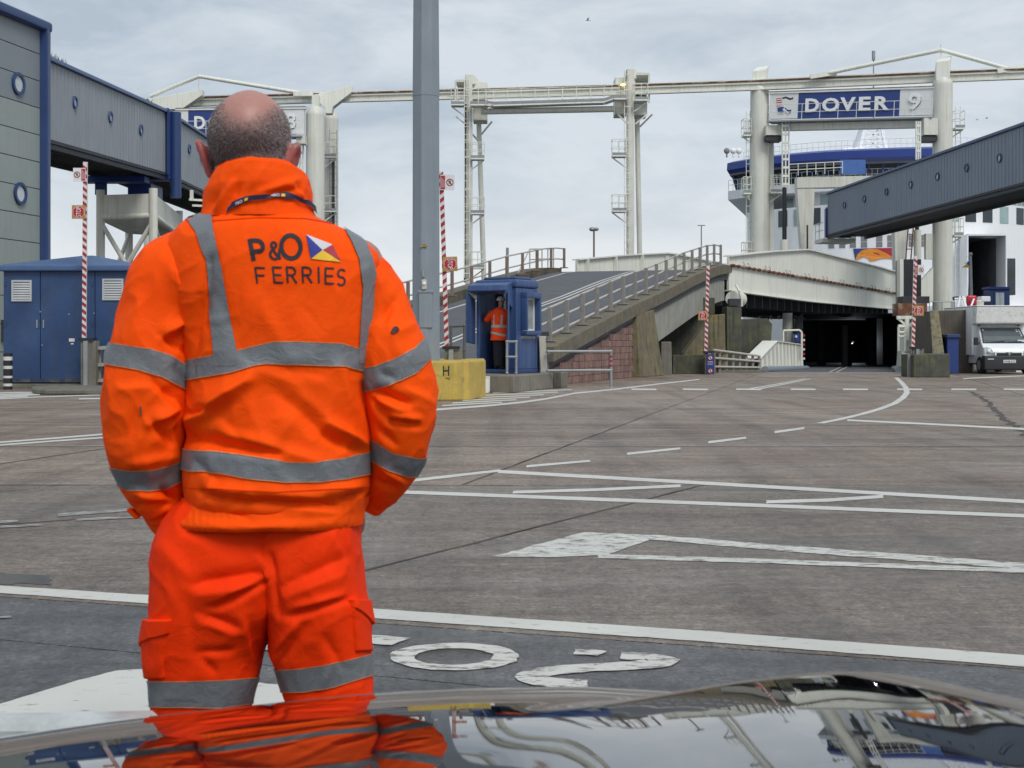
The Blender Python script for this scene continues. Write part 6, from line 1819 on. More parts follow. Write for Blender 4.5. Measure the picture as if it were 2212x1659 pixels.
# hood over the door and window box on the side
mb = MB(MBo); mb.hexa([(-W_ - .05, -.38, z0 + 1.98), (-.1, -.38, z0 + 1.98), (-.1, -.035, z0 + 1.90), (-W_ - .05, -.035, z0 + 1.90), (-W_ - .05, -.34, z0 + 2.12), (-.1, -.34, z0 + 2.12), (-.1, -.035, z0 + 2.2), (-W_ - .05, -.035, z0 + 2.2)]); mb.build('door_hood', BLUEGRP, bt, bevel=.03, seg=2)
mb = MB(MBo); mb.hexa([(-.14, -.36, z0 + 1.75), (-.09, -.36, z0 + 1.75), (-.09, -.035, z0 + 1.55), (-.14, -.035, z0 + 1.55), (-.14, -.37, z0 + 1.97), (-.09, -.37, z0 + 1.97), (-.09, -.035, z0 + 1.97), (-.14, -.035, z0 + 1.97)]); mb.build('hood_cheek', BLUEGRP, bt, bevel=.01)
mb = MB(MBo); mb.hexa([(-W_ - .08, -.40, z0 + .75), (-W_ - .02, -.40, z0 + .75), (-W_ - .02, -.005, z0 + .70), (-W_ - .08, -.005, z0 + .70), (-W_ - .08, -.40, z0 + 1.97), (-W_ - .02, -.40, z0 + 1.97), (-W_ - .02, -.005, z0 + 1.8), (-W_ - .08, -.005, z0 + 1.8)]); mb.build('door_shield', BLUEGRP, bt, bevel=.02, seg=2)
for q in ((.0, .19, .2, .95, .93, 1.03), (.0, .19, .2, .95, 1.82, 1.95), (.0, .19, .2, .27, 1.035, 1.815), (.0, .19, .88, .95, 1.035, 1.815)): bb(q[0] + .004, q[1], q[2], q[3], z0 + q[4], z0 + q[5], 'window_box', BLUEGRP, .012, None, 2)
mb = MB(MBo); mb.box(-.03, -.01, .25, .85, z0 + 1.03, z0 + 1.85); wp = mb.build('side_pane', mat('booth_side_glass', (.30, .33, .34), .08, var=.3, vscale=4), bt)  # opaque pane, its reflection put into the grey-white base colour
for q in ((.26, .30, 1.03, 1.82), (.84, .88, 1.03, 1.82), (.30, .84, 1.03, 1.07), (.30, .84, 1.78, 1.82), (.40, .53, 1.07, 1.78)):
    mb = MB(MBo); mb.box(-.008, .012, q[0], q[1], z0 + q[2], z0 + q[3]); mb.build('sash', CREAM2, wp)
# open door leaf
LFD = Vector((.36, -.48, 0)).normalized(); MDo = MBo @ frame(Vector((-.30, -.005, 0)), LFD)
mb = MB(MDo); mb.box(0, .6, -.02, .02, z0 + .08, z0 + 1.95); dl = mb.build('open_door', BLUEGRP, bt, bevel=.012)
mb = MB(MDo); mb.box(.12, .5, -.026, .026, z0 + 1.1, z0 + 1.75); mb.build('door_pane', GLASS, dl)
mb = MB(MBo); mb.box(-W_ + .1, -.3, D_ - .35, D_ - .1, z0 + .1, z0 + 1.0); mb.build('desk', mat('dark_desk', (.05, .03, .028), .6), bt)
sgl = text('booth_lettering', 'OPERATOR BOX IN USE', MBo @ frame(Vector((.006, .2, z0 + .84)), (0, 1, 0)), .72, .06, LETTERW, bt, extrude=.002)
# handrails by the booth
def pipe_thing(label, segs, r=.03, m=GALV):
    o = thing('handrail', label, 'handrail', Vector((segs[0][0].x, segs[0][0].y, min(p.z for s in segs for p in s))))
    for s in segs:
        mb = MB(); mb.pipe(s, r, 10)
        for p in s: mb.ball(p, r * 1.35, 8)
        mb.build('tube', m, o, smooth=True)
    return o
z = .42
pipe_thing('grey tube handrail at the booth door', [[at(1095, 806, 35.2), at(1095, 738, 35.2), at(1115, 738, 35.4), at(1115, 806, 35.4)], [at(1095, 771, 35.2), at(1115, 771, 35.4)]], .032)
pipe_thing('dark tube handrail between mast and booth', [[at(974, 780, 33.5), at(974, 705, 33.5), at(1003, 703, 33.5), at(1003, 780, 33.5)], [at(974, 758, 33.5), at(1003, 756, 33.5)]], .035, mat('dark_tube', (.09, .095, .1), .5))
c1, c2 = at(1184, 0, 36.6), at(1320, 0, 37.2); c1.z = c2.z = 0
hz = [CAM_H + (738 - 759) / FPX * 37, CAM_H + (738 - 800) / FPX * 37]
hrx = pipe_thing('grey two-bar handrail below the pink block wall', [[c1 + Vector((0, 0, hz[0])), c2 + Vector((0, 0, hz[0])), c2], [c1 + Vector((0, 0, hz[1])), c2 + Vector((0, 0, hz[1]))]], .036)
for k in range(3):
    mb = MB(); p = c2 + Vector((0, 0, .58 + k * .12)); mb.tube(p, p + Vector((0, 0, .06)), .039, n=12); mb.build('red_band', DKRED, hrx, smooth=True)
bp = thing('barrier_cabinet', 'pale upright barrier panel at the right of the booth', 'barrier cabinet', at(1172, 805, 37))
mb = MB(); mb.hexa([at(1168, 803, 36.9), at(1183, 803, 36.9), at(1183, 803, 37.2), at(1170, 803, 37.2), at(1164, 726, 36.9), at(1178, 726, 36.9), at(1178, 726, 37.2), at(1165, 726, 37.2)]); mb.build('panel', mat('pale_panel', (.5, .48, .43), .5, streak=(.3, .28, .24)), bp, bevel=.01)
mb = MB(); mb.bar(at(1162, 808, 37.3), at(1160, 728, 37.3), .1); mb.bar(at(1166, 723, 37), at(1186, 721, 37), .09, .12); mb.build('bracket', DKSTEEL, bp)
mb = MB(); mb.bar(at(1178, 762, 36.8), at(1188, 762, 36.8), .05); mb.bar(at(1168, 806, 36.9), at(1188, 806, 36.9), .1, .08); mb.build('clamp', GALV, bp)

# ------------------------------------------------------------------ white van
VC = Vector(((2166 - 1106) / FPX * 54, 53.4, 0))
van = thing('luton_van', 'white box van with algae-stained overhead locker parked facing the camera', 'van', VC)
MV = frame(VC, (1, 0.0, 0))
BOXM = mat('van_box_panel', (.80, .82, .82), .45, var=.04, streak=(.5, .5, .46), streak_amt=.3)
ALGAE = mat('van_algae_panel', (.80, .82, .80), .55, var=.1, vscale=6, col2=(.40, .38, .14), c2scale=4.0, c2lo=.56, c2hi=.66)
def vb(x0, x1, y0, y1, z0, z1, name, m, bev=.02, par=None, seg=2):
    mb = MB(MV); mb.box(x0, x1, y0, y1, z0, z1); return mb.build(name, m, par or van, bevel=bev, seg=seg, smooth=True)
hw = .94
mb = MB(MV)       # cab: nose, bonnet, windscreen rake, roof
prof = [(0.0, .40), (-.02, .80), (.10, 1.02), (.30, 1.18), (.95, 1.80), (1.3, 1.88), (1.9, 1.88), (1.9, .40)]
def cabw(z): return hw if z < 1.1 else hw - .13 * (z - 1.1) / .78
L_s = [Vector((-cabw(z), y, z)) for y, z in prof]; R_s = [Vector((cabw(z), y, z)) for y, z in prof]
n = len(prof)
mb.add(L_s + R_s, [tuple(range(n))] + [tuple(range(2 * n - 1, n - 1, -1))] + [(k, k + n, (k + 1) % n + n, (k + 1) % n) for k in range(n)])
mb.build('cab', VANWHITE, van, bevel=.05, seg=3, smooth=True)
def on_screen(x, t, out=.012):   # t: 0 bottom .. 1 top of the windscreen
    y0, z0_, y1, z1_ = .30, 1.18, .95, 1.80
    nrm = Vector((0, -(z1_ - z0_), (y1 - y0))).normalized()
    zz = z0_ + (z1_ - z0_) * t
    return Vector((x * cabw(zz), y0 + (y1 - y0) * t, zz)) + nrm * out
mb = MB(MV); mb.add([on_screen(-.90, .06), on_screen(.90, .06), on_screen(.88, .90), on_screen(-.88, .90)], [(0, 1, 2, 3)])
ws_ = mb.build('windscreen', mat('van_glass', (.10, .12, .13), .07, var=.2), van)
mb = MB(MV)
for a, b in (((-.93, .03), (.93, .03)), ((-.91, .94), (.91, .94))): mb.bar(on_screen(*a, .016), on_screen(*b, .016), .04, .02)
for a, b in (((-.92, .03), (-.90, .94)), ((.92, .03), (.90, .94))): mb.bar(on_screen(*a, .016), on_screen(*b, .016), .04, .02)
mb.build('screen_seal', BLACK, ws_)
mb = MB(MV); mb.bar(on_screen(-.6, .05, .03), on_screen(.0, .12, .03), .025, .02); mb.bar(on_screen(.1, .05, .03), on_screen(.7, .1, .03), .025, .02); mb.build('wiper', BLACK, ws_)
for x, t, w, h in ((-.84, .84, .09, .08), (.72, .84, .06, .06), (.84, .84, .06, .06), (.72, .74, .06, .06), (.84, .74, .06, .06), (.84, .62, .06, .06), (.84, .5, .06, .06), (.72, .14, .3, .12)):
    mb = MB(MV); a = on_screen(x, t, .015); mb.bar(a - Vector((w / 2, 0, 0)), a + Vector((w / 2, 0, 0)), h, .003, up=(0, -.7, .6)); mb.build('screen_sticker', SKYGLASS, ws_)
vb(-hw - .02, hw + .02, -.14, .22, .16, .72, 'bumper', mat('van_bumper', (.03, .032, .035), .6), .06, None, 3)
vb(-.55, .55, -.10, .1, .60, .88, 'grille_surround', VANWHITE, .04)
for k in range(2): vb(-.48 + k * .5, -.02 + k * .5, -.125, -.06, .70, .82, 'grille', BLACK, .01)
mb = MB(MV); mb.prism([(-.11, -.14, .86), (-.07, -.14, .86), (0, -.14, .75), (.07, -.14, .86), (.11, -.14, .86), (.0, -.14, .68)], (0, .05, 0)); mb.build('badge', GALV, van, bevel=.008)
mb = MB(MV)
disc(mb, Vector((0, -.15, .82)), .05, .03, Vector((1, 0, 0)), Vector((0, 0, 1))); mb.build('badge_ring', GALV, van)
for s in (-1, 1):
    mb = MB(MV); pts = [(s * .55, -.06, .80), (s * .93, -.01, .78), (s * .92, .04, 1.02), (s * .80, .05, 1.04), (s * .64, -.02, .96)]
    mb.prism([Vector(p) + Vector((0, -.03, 0)) for p in pts], (0, .1, 0)); hl = mb.build('headlight', mat('headlight_glass', (.45, .48, .48), .1, var=.3, vscale=9), van, bevel=.01)
    mb = MB(MV); mb.ball((s * .76, -.075, .89), .075, 12, (1, .35, 1)); mb.build('reflector', LETTERW, hl, smooth=True)
    vb(s * .72 - .12, s * .72 + .12, -.155, -.13, .56, .60, 'fog_lamp', SKYGLASS, .005)
    mb = MB(MV); mb.tube((s * .98, .45, .34), (s * .74, .45, .34), .33, n=24); wh = mb.build('tyre', TYRE, van, bevel=.03, smooth=True)
    mb = MB(MV); mb.tube((s * .985, .45, .34), (s * .9, .45, .34), .19, n=20); mb.build('rim', GALV, wh)
    mb = MB(MV); mb.tube((s * .98, 3.6, .34), (s * .74, 3.6, .34), .33, n=24); wh = mb.build('tyre', TYRE, van, bevel=.03, smooth=True)
    mb = MB(MV); mb.box(s * 1.10 - .09, s * 1.10 + .09, .38, .46, 1.12, 1.42); mr_ = mb.build('door_mirror', BLACK, van, bevel=.03, seg=2)
    mb = MB(MV); mb.bar((s * .93, .5, 1.2), (s * 1.05, .43, 1.2), .04); mb.build('mirror_arm', BLACK, mr_)
vb(-.24, .24, -.16, -.142, .43, .55, 'number_plate', SIGNWHITE, .004)
text('plate_lettering', 'FW58 GYZ', MV @ Matrix.Translation((-.2, -.1605, .445)), .42, .085, BLACK, van, extrude=.002, bold=.01)
vb(-1.04, 1.04, 1.1, 4.6, .72, 2.62, 'cargo_box', BOXM, .03)
mb = MB(MV); mb.hexa([(-1.04, .62, 1.98), (1.04, .62, 1.98), (1.04, 1.095, 1.90), (-1.04, 1.095, 1.90), (-1.04, .48, 2.62), (1.04, .48, 2.62), (1.04, 1.095, 2.62), (-1.04, 1.095, 2.62)]); mb.build('overhead_locker', ALGAE, van, bevel=.04, seg=2)
mb = MB(MV); mb.box(-1.06, 1.06, .46, 4.62, 2.622, 2.66); mb.build('roof_trim', LETTERW, van, bevel=.01)
mb = MB(MV); mb.box(-1.05, 1.05, .60, .64, 1.95, 1.985); mb.build('locker_trim', GALV, van)
vb(-.9, .9, 1.3, 4.5, .35, .70, 'chassis', BLACK, .02)
for s in (-.78, .78): vb(s - .05, s + .05, .98, 1.06, 1.87, 1.95, 'marker_lamp', BLACK, .01)
# gulls
GULLW = mat('gull_white', (.72, .73, .74), .8); GULLG = mat('gull_grey', (.25, .26, .28), .8)
def gull(x, y, Z, s, label, tilt=0.2):
    c = at(x, y, Z)
    t = thing('gull', label, 'bird', c)
    mb = MB(); rings = []
    for k, (u, r) in enumerate(((-.22, .01), (-.12, .035), (0, .055), (.1, .045), (.16, .035), (.2, .03), (.24, .008))):
        rings.append([c + Vector((u * s, math.cos(2 * math.pi * q / 8) * r * s, math.sin(2 * math.pi * q / 8) * r * s)) for q in range(8)])
    mb.loft(rings); mb.build('body', GULLW, t, smooth=True)
    for sd in (-1, 1):
        mb = MB(); a = c
        mb.prism([c + Vector((.06, sd * .03, .03)) * s, c + Vector((.1, sd * .3, .16)) * s, c + Vector((.0, sd * .62, .12 + tilt * sd * .3)) * s, c + Vector((-.06, sd * .3, .12)) * s, c + Vector((-.08, sd * .03, .03)) * s], Vector((0, 0, .012 * s))); mb.build('wing', GULLG, t)
    return t
gull(1270, 44, 60, .55, 'gull flying high above the catwalk gantry', .8)
gull(2131, 256, 70, .35, 'gull gliding right of the gantry sign')
gull(2110, 259, 90, .35, 'far pale gull left of the gliding one beside the sign')
gull(2188, 612 * .5, 66, .3, 'gull just above the slate walkway roof')
# ------------------------------------------------------------------ the worker in orange
YM = 3.0
def mm(x, y, off=0.0):
    return Vector(((x - 1106) / 1000.0, YM + off, (1988 - y) / 1000.0))
def fabric(name, col, dark, rough=0.75, bump=0.4, spec=0.3):
    m = bpy.data.materials.new(name); m.use_nodes = True
    N, L = m.node_tree.nodes, m.node_tree.links
    b = N['Principled BSDF']; b.inputs['Roughness'].default_value = rough
    b.inputs['Specular IOR Level'].default_value = spec
    tc = N.new('ShaderNodeTexCoord')
    n = N.new('ShaderNodeTexNoise'); n.inputs['Scale'].default_value = 7; n.inputs['Detail'].default_value = 7; n.inputs['Roughness'].default_value = .6
    L.new(tc.outputs['Object'], n.inputs['Vector'])
    r = N.new('ShaderNodeMapRange'); r.inputs['From Min'].default_value = .45; r.inputs['From Max'].default_value = .75; r.inputs['To Max'].default_value = .45
    L.new(n.outputs['Fac'], r.inputs['Value'])
    x = N.new('ShaderNodeMixRGB'); x.inputs['Color1'].default_value = (*col, 1); x.inputs['Color2'].default_value = (*dark, 1)
    L.new(r.outputs['Result'], x.inputs['Fac'])
    L.new(x.outputs['Color'], b.inputs['Base Color'])
    w = N.new('ShaderNodeTexNoise'); w.inputs['Scale'].default_value = 420; w.inputs['Detail'].default_value = 2
    n2 = N.new('ShaderNodeTexNoise'); n2.inputs['Scale'].default_value = 26; n2.inputs['Detail'].default_value = 5; n2.inputs['Distortion'].default_value = 1.2
    L.new(tc.outputs['Object'], w.inputs['Vector']); L.new(tc.outputs['Object'], n2.inputs['Vector'])
    ad = N.new('ShaderNodeMath'); ad.operation = 'MULTIPLY_ADD'; ad.inputs[1].default_value = 0.3
    L.new(w.outputs['Fac'], ad.inputs[0]); L.new(n2.outputs['Fac'], ad.inputs[2])
    bp = N.new('ShaderNodeBump'); bp.inputs['Strength'].default_value = bump; bp.inputs['Distance'].default_value = .006
    L.new(ad.outputs['Value'], bp.inputs['Height']); L.new(bp.outputs['Normal'], b.inputs['Normal'])
    return m
ORANGE = fabric('hi_vis_orange', (1.0, 0.088, 0.0), (0.90, 0.050, 0.0), spec=.15)
ORANGET = fabric('hi_vis_trouser', (0.95, 0.042, 0.0), (0.82, 0.026, 0.0), spec=.15)
TAPE = fabric('reflective_tape', (0.165, 0.18, 0.195), (0.105, 0.115, 0.13), .42, .6, .6)
PIPING = mat('tape_stitching', (.62, .22, .10), .7, var=.3, vscale=60)
NAVY = mat('lanyard_navy', (.012, .012, .05), .6)
INK = mat('print_ink', (.02, .016, .022), .7, var=.2, vscale=40)

def smooth_rows(spec, n):
    """resample rows of numbers with a Catmull-Rom style cubic"""
    S = np.array(spec, float)
    t = np.zeros(len(S)); t[1:] = np.cumsum(np.linalg.norm(np.diff(S[:, :2], axis=0), axis=1))
    m = np.gradient(S, t, axis=0)
    T = np.linspace(0, t[-1], n)
    k = np.clip(np.searchsorted(t, T, side='right') - 1, 0, len(S) - 2)
    h = (t[k + 1] - t[k])[:, None]; u = ((T - t[k]) / (t[k + 1] - t[k]))[:, None]
    return (2 * u**3 - 3 * u**2 + 1) * S[k] + (u**3 - 2 * u**2 + u) * h * m[k] + (-2 * u**3 + 3 * u**2) * S[k + 1] + (u**3 - u**2) * h * m[k + 1]

def project(P):
    """world array (...,3) -> picture x,y"""
    return P[..., 0] / P[..., 1] * FPX + 1106, 738 - (P[..., 2] - CAM_H) / P[..., 1] * FPX

def grid_normals(P):
    du = np.roll(P, -1, 1) - np.roll(P, 1, 1)
    dv = np.gradient(P, axis=0)
    n = np.cross(dv, du)
    n /= np.linalg.norm(n, axis=2, keepdims=True) + 1e-9
    c = P.mean(axis=1, keepdims=True)
    s = np.sign(np.sum(n * (P - c), axis=2).mean())
    return n * s

def fold(P, strokes, noise_amp=0.003, nscale=9.0, seed=0.0):
    """press cloth folds into a closed tube grid P (rows, cols, 3)"""
    N_ = grid_normals(P)
    x, y = project(P)
    face = np.clip(-N_[..., 1] * 1.6 + .15, 0, 1)     # folds are drawn on the side towards the viewer
    d = np.zeros(x.shape)
    for (x1, y1, x2, y2, w, a) in strokes:
        vx, vy = x2 - x1, y2 - y1
        L2 = vx * vx + vy * vy
        t = np.clip(((x - x1) * vx + (y - y1) * vy) / L2, 0, 1)
        px, py = x - (x1 + t * vx), y - (y1 + t * vy)
        L_ = math.sqrt(L2)
        sgn = (px * vy - py * vx) / L_                # signed side
        dist = np.hypot(px, py)
        w = w * .85
        prof = np.exp(-(dist / w) ** 1.45)
        step = -0.55 * (sgn / w) * np.exp(-(dist / (1.5 * w)) ** 2)
        taper = 0.35 + 0.65 * np.sin(np.pi * (0.12 + 0.76 * t))
        d += 1.6 * a * (prof + 0.55 * step * np.sign(a)) * taper
    d *= face
    if noise_amp:
        for i in range(P.shape[0]):
            for j in range(P.shape[1]):
                v = Vector(P[i, j]) * nscale + Vector((seed, seed, 0))
                rdg = 1 - abs(noise.noise(Vector((v.x * .8 + .5 * v.z, v.y * .8, v.z * .9 - .6 * v.x)) + Vector((7, 3, seed)))) * 2.6
                rdg2 = 1 - abs(noise.noise(Vector((v.x * 1.9 - v.z, v.y * 1.9, v.z * 1.3 + v.x)) + Vector((1, 9, seed)))) * 2.8
                d[i, j] += noise_amp * noise.noise(v) + noise_amp * .9 * (max(0, rdg) ** 2 - .55) + noise_amp * .5 * (max(0, rdg2) ** 2 - .5)
    return P + N_ * d[..., None]

def grid_mesh(name, P, m, parent, close=True, cap=False):
    r, c = P.shape[:2]
    o0 = origin_of(parent)
    vs = (P.reshape(-1, 3) - np.array(o0)).tolist()
    fs = []
    for i in range(r - 1):
        for j in range(c if close else c - 1):
            j2 = (j + 1) % c
            fs.append((i * c + j, i * c + j2, (i + 1) * c + j2, (i + 1) * c + j))
    if cap:
        fs.append(tuple(range(c - 1, -1, -1))); fs.append(tuple(range((r - 1) * c, r * c)))
    me = bpy.data.meshes.new(name); me.from_pydata(vs, [], fs)
    bm = bmesh.new(); bm.from_mesh(me); bmesh.ops.recalc_face_normals(bm, faces=bm.faces); bm.to_mesh(me); bm.free()
    me.polygons.foreach_set('use_smooth', [True] * len(me.polygons))
    return link_mesh(name, me, parent, [m])

def samp(P, r, c):
    """bilinear sample of a closed grid at fractional row r, column c"""
    R, C = P.shape[:2]
    r = min(max(r, 0), R - 1.001); i = int(r); f = r - i
    j = int(math.floor(c)); g = c - j
    j0, j1 = j % C, (j + 1) % C
    return (P[i, j0] * (1 - g) + P[i, j1] * g) * (1 - f) + (P[i + 1, j0] * (1 - g) + P[i + 1, j1] * g) * f

def band(name, P, top, bot, m, parent, rows=7, off=0.0025, cols=None):
    """tape round a tube between two picture curves top(x), bot(x)"""
    N_ = grid_normals(P)
    X, Y = project(P)
    R, C = P.shape[:2]
    cols = range(C + 1) if cols is None else cols
    out = []
    for j in cols:
        jj = j % C
        def cross(fn):
            v = Y[:, jj] - np.array([fn(a) for a in X[:, jj]])
            s = np.where((v[:-1] < 0) & (v[1:] >= 0))[0]
            if len(s) == 0: return None
            k = s[0]; return k + v[k] / (v[k] - v[k + 1])
        a, b = cross(top), cross(bot)
        if a is None or b is None: out.append(None); continue
        out.append([samp(P, a + (b - a) * q / (rows - 1), jj) + samp(N_, a + (b - a) * q / (rows - 1), jj) * off for q in range(rows)])
    vs, fs, idx = [], [], []
    for col in out:
        if col is None: idx.append(None); continue
        idx.append(len(vs)); vs += col
    for a, b in zip(idx[:-1], idx[1:]):
        if a is None or b is None: continue
        for q in range(rows - 1): fs.append((a + q, b + q, b + q + 1, a + q + 1))
    o0 = np.array(origin_of(parent))
    me = bpy.data.meshes.new(name); me.from_pydata([tuple(np.array(v) - o0) for v in vs], [], fs)
    me.polygons.foreach_set('use_smooth', [True] * len(me.polygons))
    return link_mesh(name, me, parent, [m])

_band0 = band
def band(name, P, top, bot, m, parent, rows=7, off=0.0025, cols=None):
    o = _band0(name, P, top, bot, m, parent, rows, off, cols)
    if name == 'reflective_band':
        _band0('tape_stitching', P, top, lambda v: top(v) + 2.0, PIPING, parent, 2, off + .0006, cols)
        _band0('tape_stitching', P, lambda v: bot(v) - 2.0, bot, PIPING, parent, 2, off + .0006, cols)
    return o
def curve(pts):
    xs = [p[0] for p in pts]; ys = [p[1] for p in pts]
    return lambda v: float(np.interp(v, xs, ys))

man = thing('person', 'worker in orange hi-vis jacket and trousers seen from behind, hands in pockets', 'person', (-.5, 3.0, 0))

def sellipse(cx, cz, hw, db, df, n, yo, p=2.3):
    q = np.linspace(0, 2 * np.pi, n, endpoint=False)
    c, s = np.cos(q), np.sin(q)
    X = cx + hw * np.sign(c) * np.abs(c) ** (2 / p)
    dep = np.where(s > 0, db, df)
    Yv = yo - np.sign(s) * dep * np.abs(s) ** (2 / p)
    return np.stack([X, Yv, np.full(n, cz)], 1)

# --- jacket body
T_spec = [(452, 492, 652, .085, .07, 0), (462, 452, 680, .105, .08, 0), (478, 412, 715, .122, .095, 0), (500, 378, 764, .138, .11, 0), (530, 356, 806, .15, .125, 0),
          (575, 352, 830, .16, .14, 0), (640, 366, 832, .165, .15, 0), (720, 392, 828, .165, .15, 0), (800, 402, 818, .165, .155, 0), (900, 402, 810, .17, .16, 0),
          (975, 398, 806, .178, .165, 0), (1025, 394, 806, .182, .168, 0), (1060, 396, 802, .180, .165, 0), (1085, 402, 790, .170, .158, 0), (1098, 408, 782, .158, .15, 0)]
rows = smooth_rows(T_spec, 190)
C_ = 260
TP = np.stack([sellipse(((a[1] + a[2]) / 2 - 1106) / 1000, (1988 - a[0]) / 1000, (a[2] - a[1]) / 2000, a[3], a[4], C_, YM + .01, 2.35) for a in rows])
T_f = [(536, 822, 415, 908, 17, .020), (414, 896, 452, 882, 10, -.016), (408, 950, 600, 981, 15, -.020), (500, 940, 592, 966, 20, .012), (592, 968, 690, 996, 18, .007),
       (600, 852, 728, 956, 26, -.010), (640, 845, 740, 930, 24, .006), (712, 915, 782, 956, 14, .014), (700, 940, 770, 975, 12, -.009), (790, 830, 806, 930, 14, -.012), (735, 790, 762, 880, 16, .006),
       (640, 640, 690, 700, 30, -.004), (560, 645, 590, 720, 26, .004), (470, 640, 520, 760, 26, -.005), (452, 560, 436, 700, 14, -.012), (430, 640, 412, 790, 12, -.010),
       (454, 1052, 540, 1062, 14, .010), (430, 1066, 480, 1080, 10, -.008), (515, 1086, 700, 1098, 16, -.012), (560, 1064, 690, 1074, 20, .008), (700, 1060, 780, 1050, 14, .008), (745, 1085, 790, 1066, 9, -.008),
       (500, 480, 700, 480, 40, .004), (620, 800, 700, 812, 14, -.003), (560, 800, 640, 830, 18, .004), (480, 905, 520, 950, 16, -.006), (640, 900, 600, 950, 26, .006), (420, 1000, 470, 1040, 10, -.004)]
TP = fold(TP, T_f, .0045, 7.0, 2.0)
jacket = grid_mesh('jacket', TP, ORANGE, man)
# --- waistband under the jacket
WB = [(1070, 398, 800, .158, .15, 0), (1098, 390, 790, .170, .15, 0), (1124, 374, 786, .176, .15, 0), (1129, 375, 785, .170, .145, 0)]
wr = smooth_rows(WB, 26)
WP = np.stack([sellipse(((a[1] + a[2]) / 2 - 1106) / 1000, (1988 - a[0]) / 1000, (a[2] - a[1]) / 2000, a[3], a[4], 300, YM + .01, 2.35) for a in wr])
Nw = grid_normals(WP); xw, yw = project(WP)
gath = np.sin(xw * .42) * .0007 * ((xw < 505) | (xw > 735)) * np.clip(np.linspace(0, 3, WP.shape[0]), 0, 1)[:, None]
WP = WP + Nw * gath[..., None]
WP = fold(WP, [(470, 1075, 545, 1130, 8, -.004), (620, 1100, 720, 1108, 10, .004)], .003, 9, 5)
grid_mesh('waistband', WP, ORANGE, jacket)
# --- sleeves
def tube_grid(spec, n, c, sq=1.0):
    S = smooth_rows(spec, n)
    ctr = np.stack([(S[:, 0] - 1106) / 1000, YM + S[:, 2], (1988 - S[:, 1]) / 1000], 1)
    tan = np.gradient(ctr, axis=0); tan /= np.linalg.norm(tan, axis=1, keepdims=True)
    P = np.zeros((n, c, 3))
    q = np.linspace(0, 2 * np.pi, c, endpoint=False)
    for i in range(n):
        t = tan[i]; a = np.cross(t, (0, 1, 0)); a /= np.linalg.norm(a); b = np.cross(a, t)
        P[i] = ctr[i] + S[i, 3] * (np.cos(q)[:, None] * a + sq * np.sin(q)[:, None] * b)
    return P
LS = [(452, 545, .0, .058), (408, 572, .0, .088), (374, 612, -.004, .097), (354, 680, -.01, .094), (339, 750, -.02, .095), (329, 830, -.03, .096), (323, 900, -.03, .092), (320, 960, -.02, .088), (326, 1010, 0, .080),
      (332, 1050, .01, .072), (338, 1080, .02, .062), (344, 1105, .03, .050), (348, 1122, .035, .044)]
RS = [(744, 570, .02, .056), (772, 598, .015, .070), (806, 645, .01, .072), (828, 702, .0, .074), (846, 770, -.02, .081), (863, 830, -.02, .081), (868, 885, -.02, .077), (864, 940, -.01, .070), (854, 990, .01, .061), (840, 1030, .03, .052), (822, 1058, .05, .045), (802, 1082, .07, .038)]
L_f = [(335, 830, 380, 868, 11, -.010), (382, 884, 326, 916, 13, .015), (330, 912, 370, 958, 12, -.012), (406, 690, 352, 728, 12, .013), (344, 724, 408, 762, 11, -.009), (380, 800, 410, 835, 8, -.008), (400, 560, 436, 660, 16, -.012), (380, 590, 420, 700, 16, .010),
       (300, 880, 280, 940, 20, -.006), (280, 1000, 380, 985, 12, .006), (350, 1064, 384, 1082, 9, -.012), (290, 1062, 350, 1078, 12, .008), (300, 1095, 380, 1092, 9, -.007), (385, 930, 404, 985, 9, -.010), (260, 840, 330, 836, 14, .005), (300, 650, 280, 740, 24, .004), (395, 870, 408, 900, 8, -.008)]
R_f = [(812, 848, 884, 874, 9, -.012), (815, 862, 870, 886, 9, .008), (806, 866, 846, 914, 9, -.010), (846, 912, 900, 922, 9, -.010), (836, 896, 905, 905, 10, .009), (830, 690, 852, 650, 12, -.009), (850, 720, 890, 700, 10, .006), (820, 810, 850, 818, 9, -.006), (820, 930, 850, 960, 9, -.008), (880, 840, 940, 870, 12, .005), (830, 1010, 870, 1040, 9, .006), (816, 1040, 850, 1056, 7, -.008), (805, 560, 830, 640, 14, .006)]
LP_ = fold(tube_grid(LS, 170, 150), L_f, .0055, 8, 9)
RP_ = fold(tube_grid(RS, 150, 130), R_f, .0045, 9, 14)
lsl = grid_mesh('sleeve', LP_, ORANGE, jacket, cap=True)
rsl = grid_mesh('sleeve', RP_, ORANGE, jacket, cap=True)
# sleeve shoulder seam ridge is where sleeve meets body; cuffs
CUF = [(344, 1098, .028, .047), (348, 1112, .034, .046), (353, 1130, .040, .043), (357, 1140, .044, .041)]
lcf = grid_mesh('cuff', fold(tube_grid(CUF, 24, 60), [], .002, 20, 3), ORANGE, jacket)
CUFR = [(806, 1074, .066, .040), (798, 1086, .074, .038), (788, 1098, .08, .036)]
grid_mesh('cuff', fold(tube_grid(CUFR, 20, 60), [], .002, 20, 3), ORANGE, jacket)
mb = MB(); mb.prism([mm(276, 1098, -.02), mm(286, 1096, -.02), mm(306, 1116, -.02), mm(296, 1121, -.02)], (0, .025, 0)); mb.build('cuff_tab', ORANGE, jacket, bevel=.003)
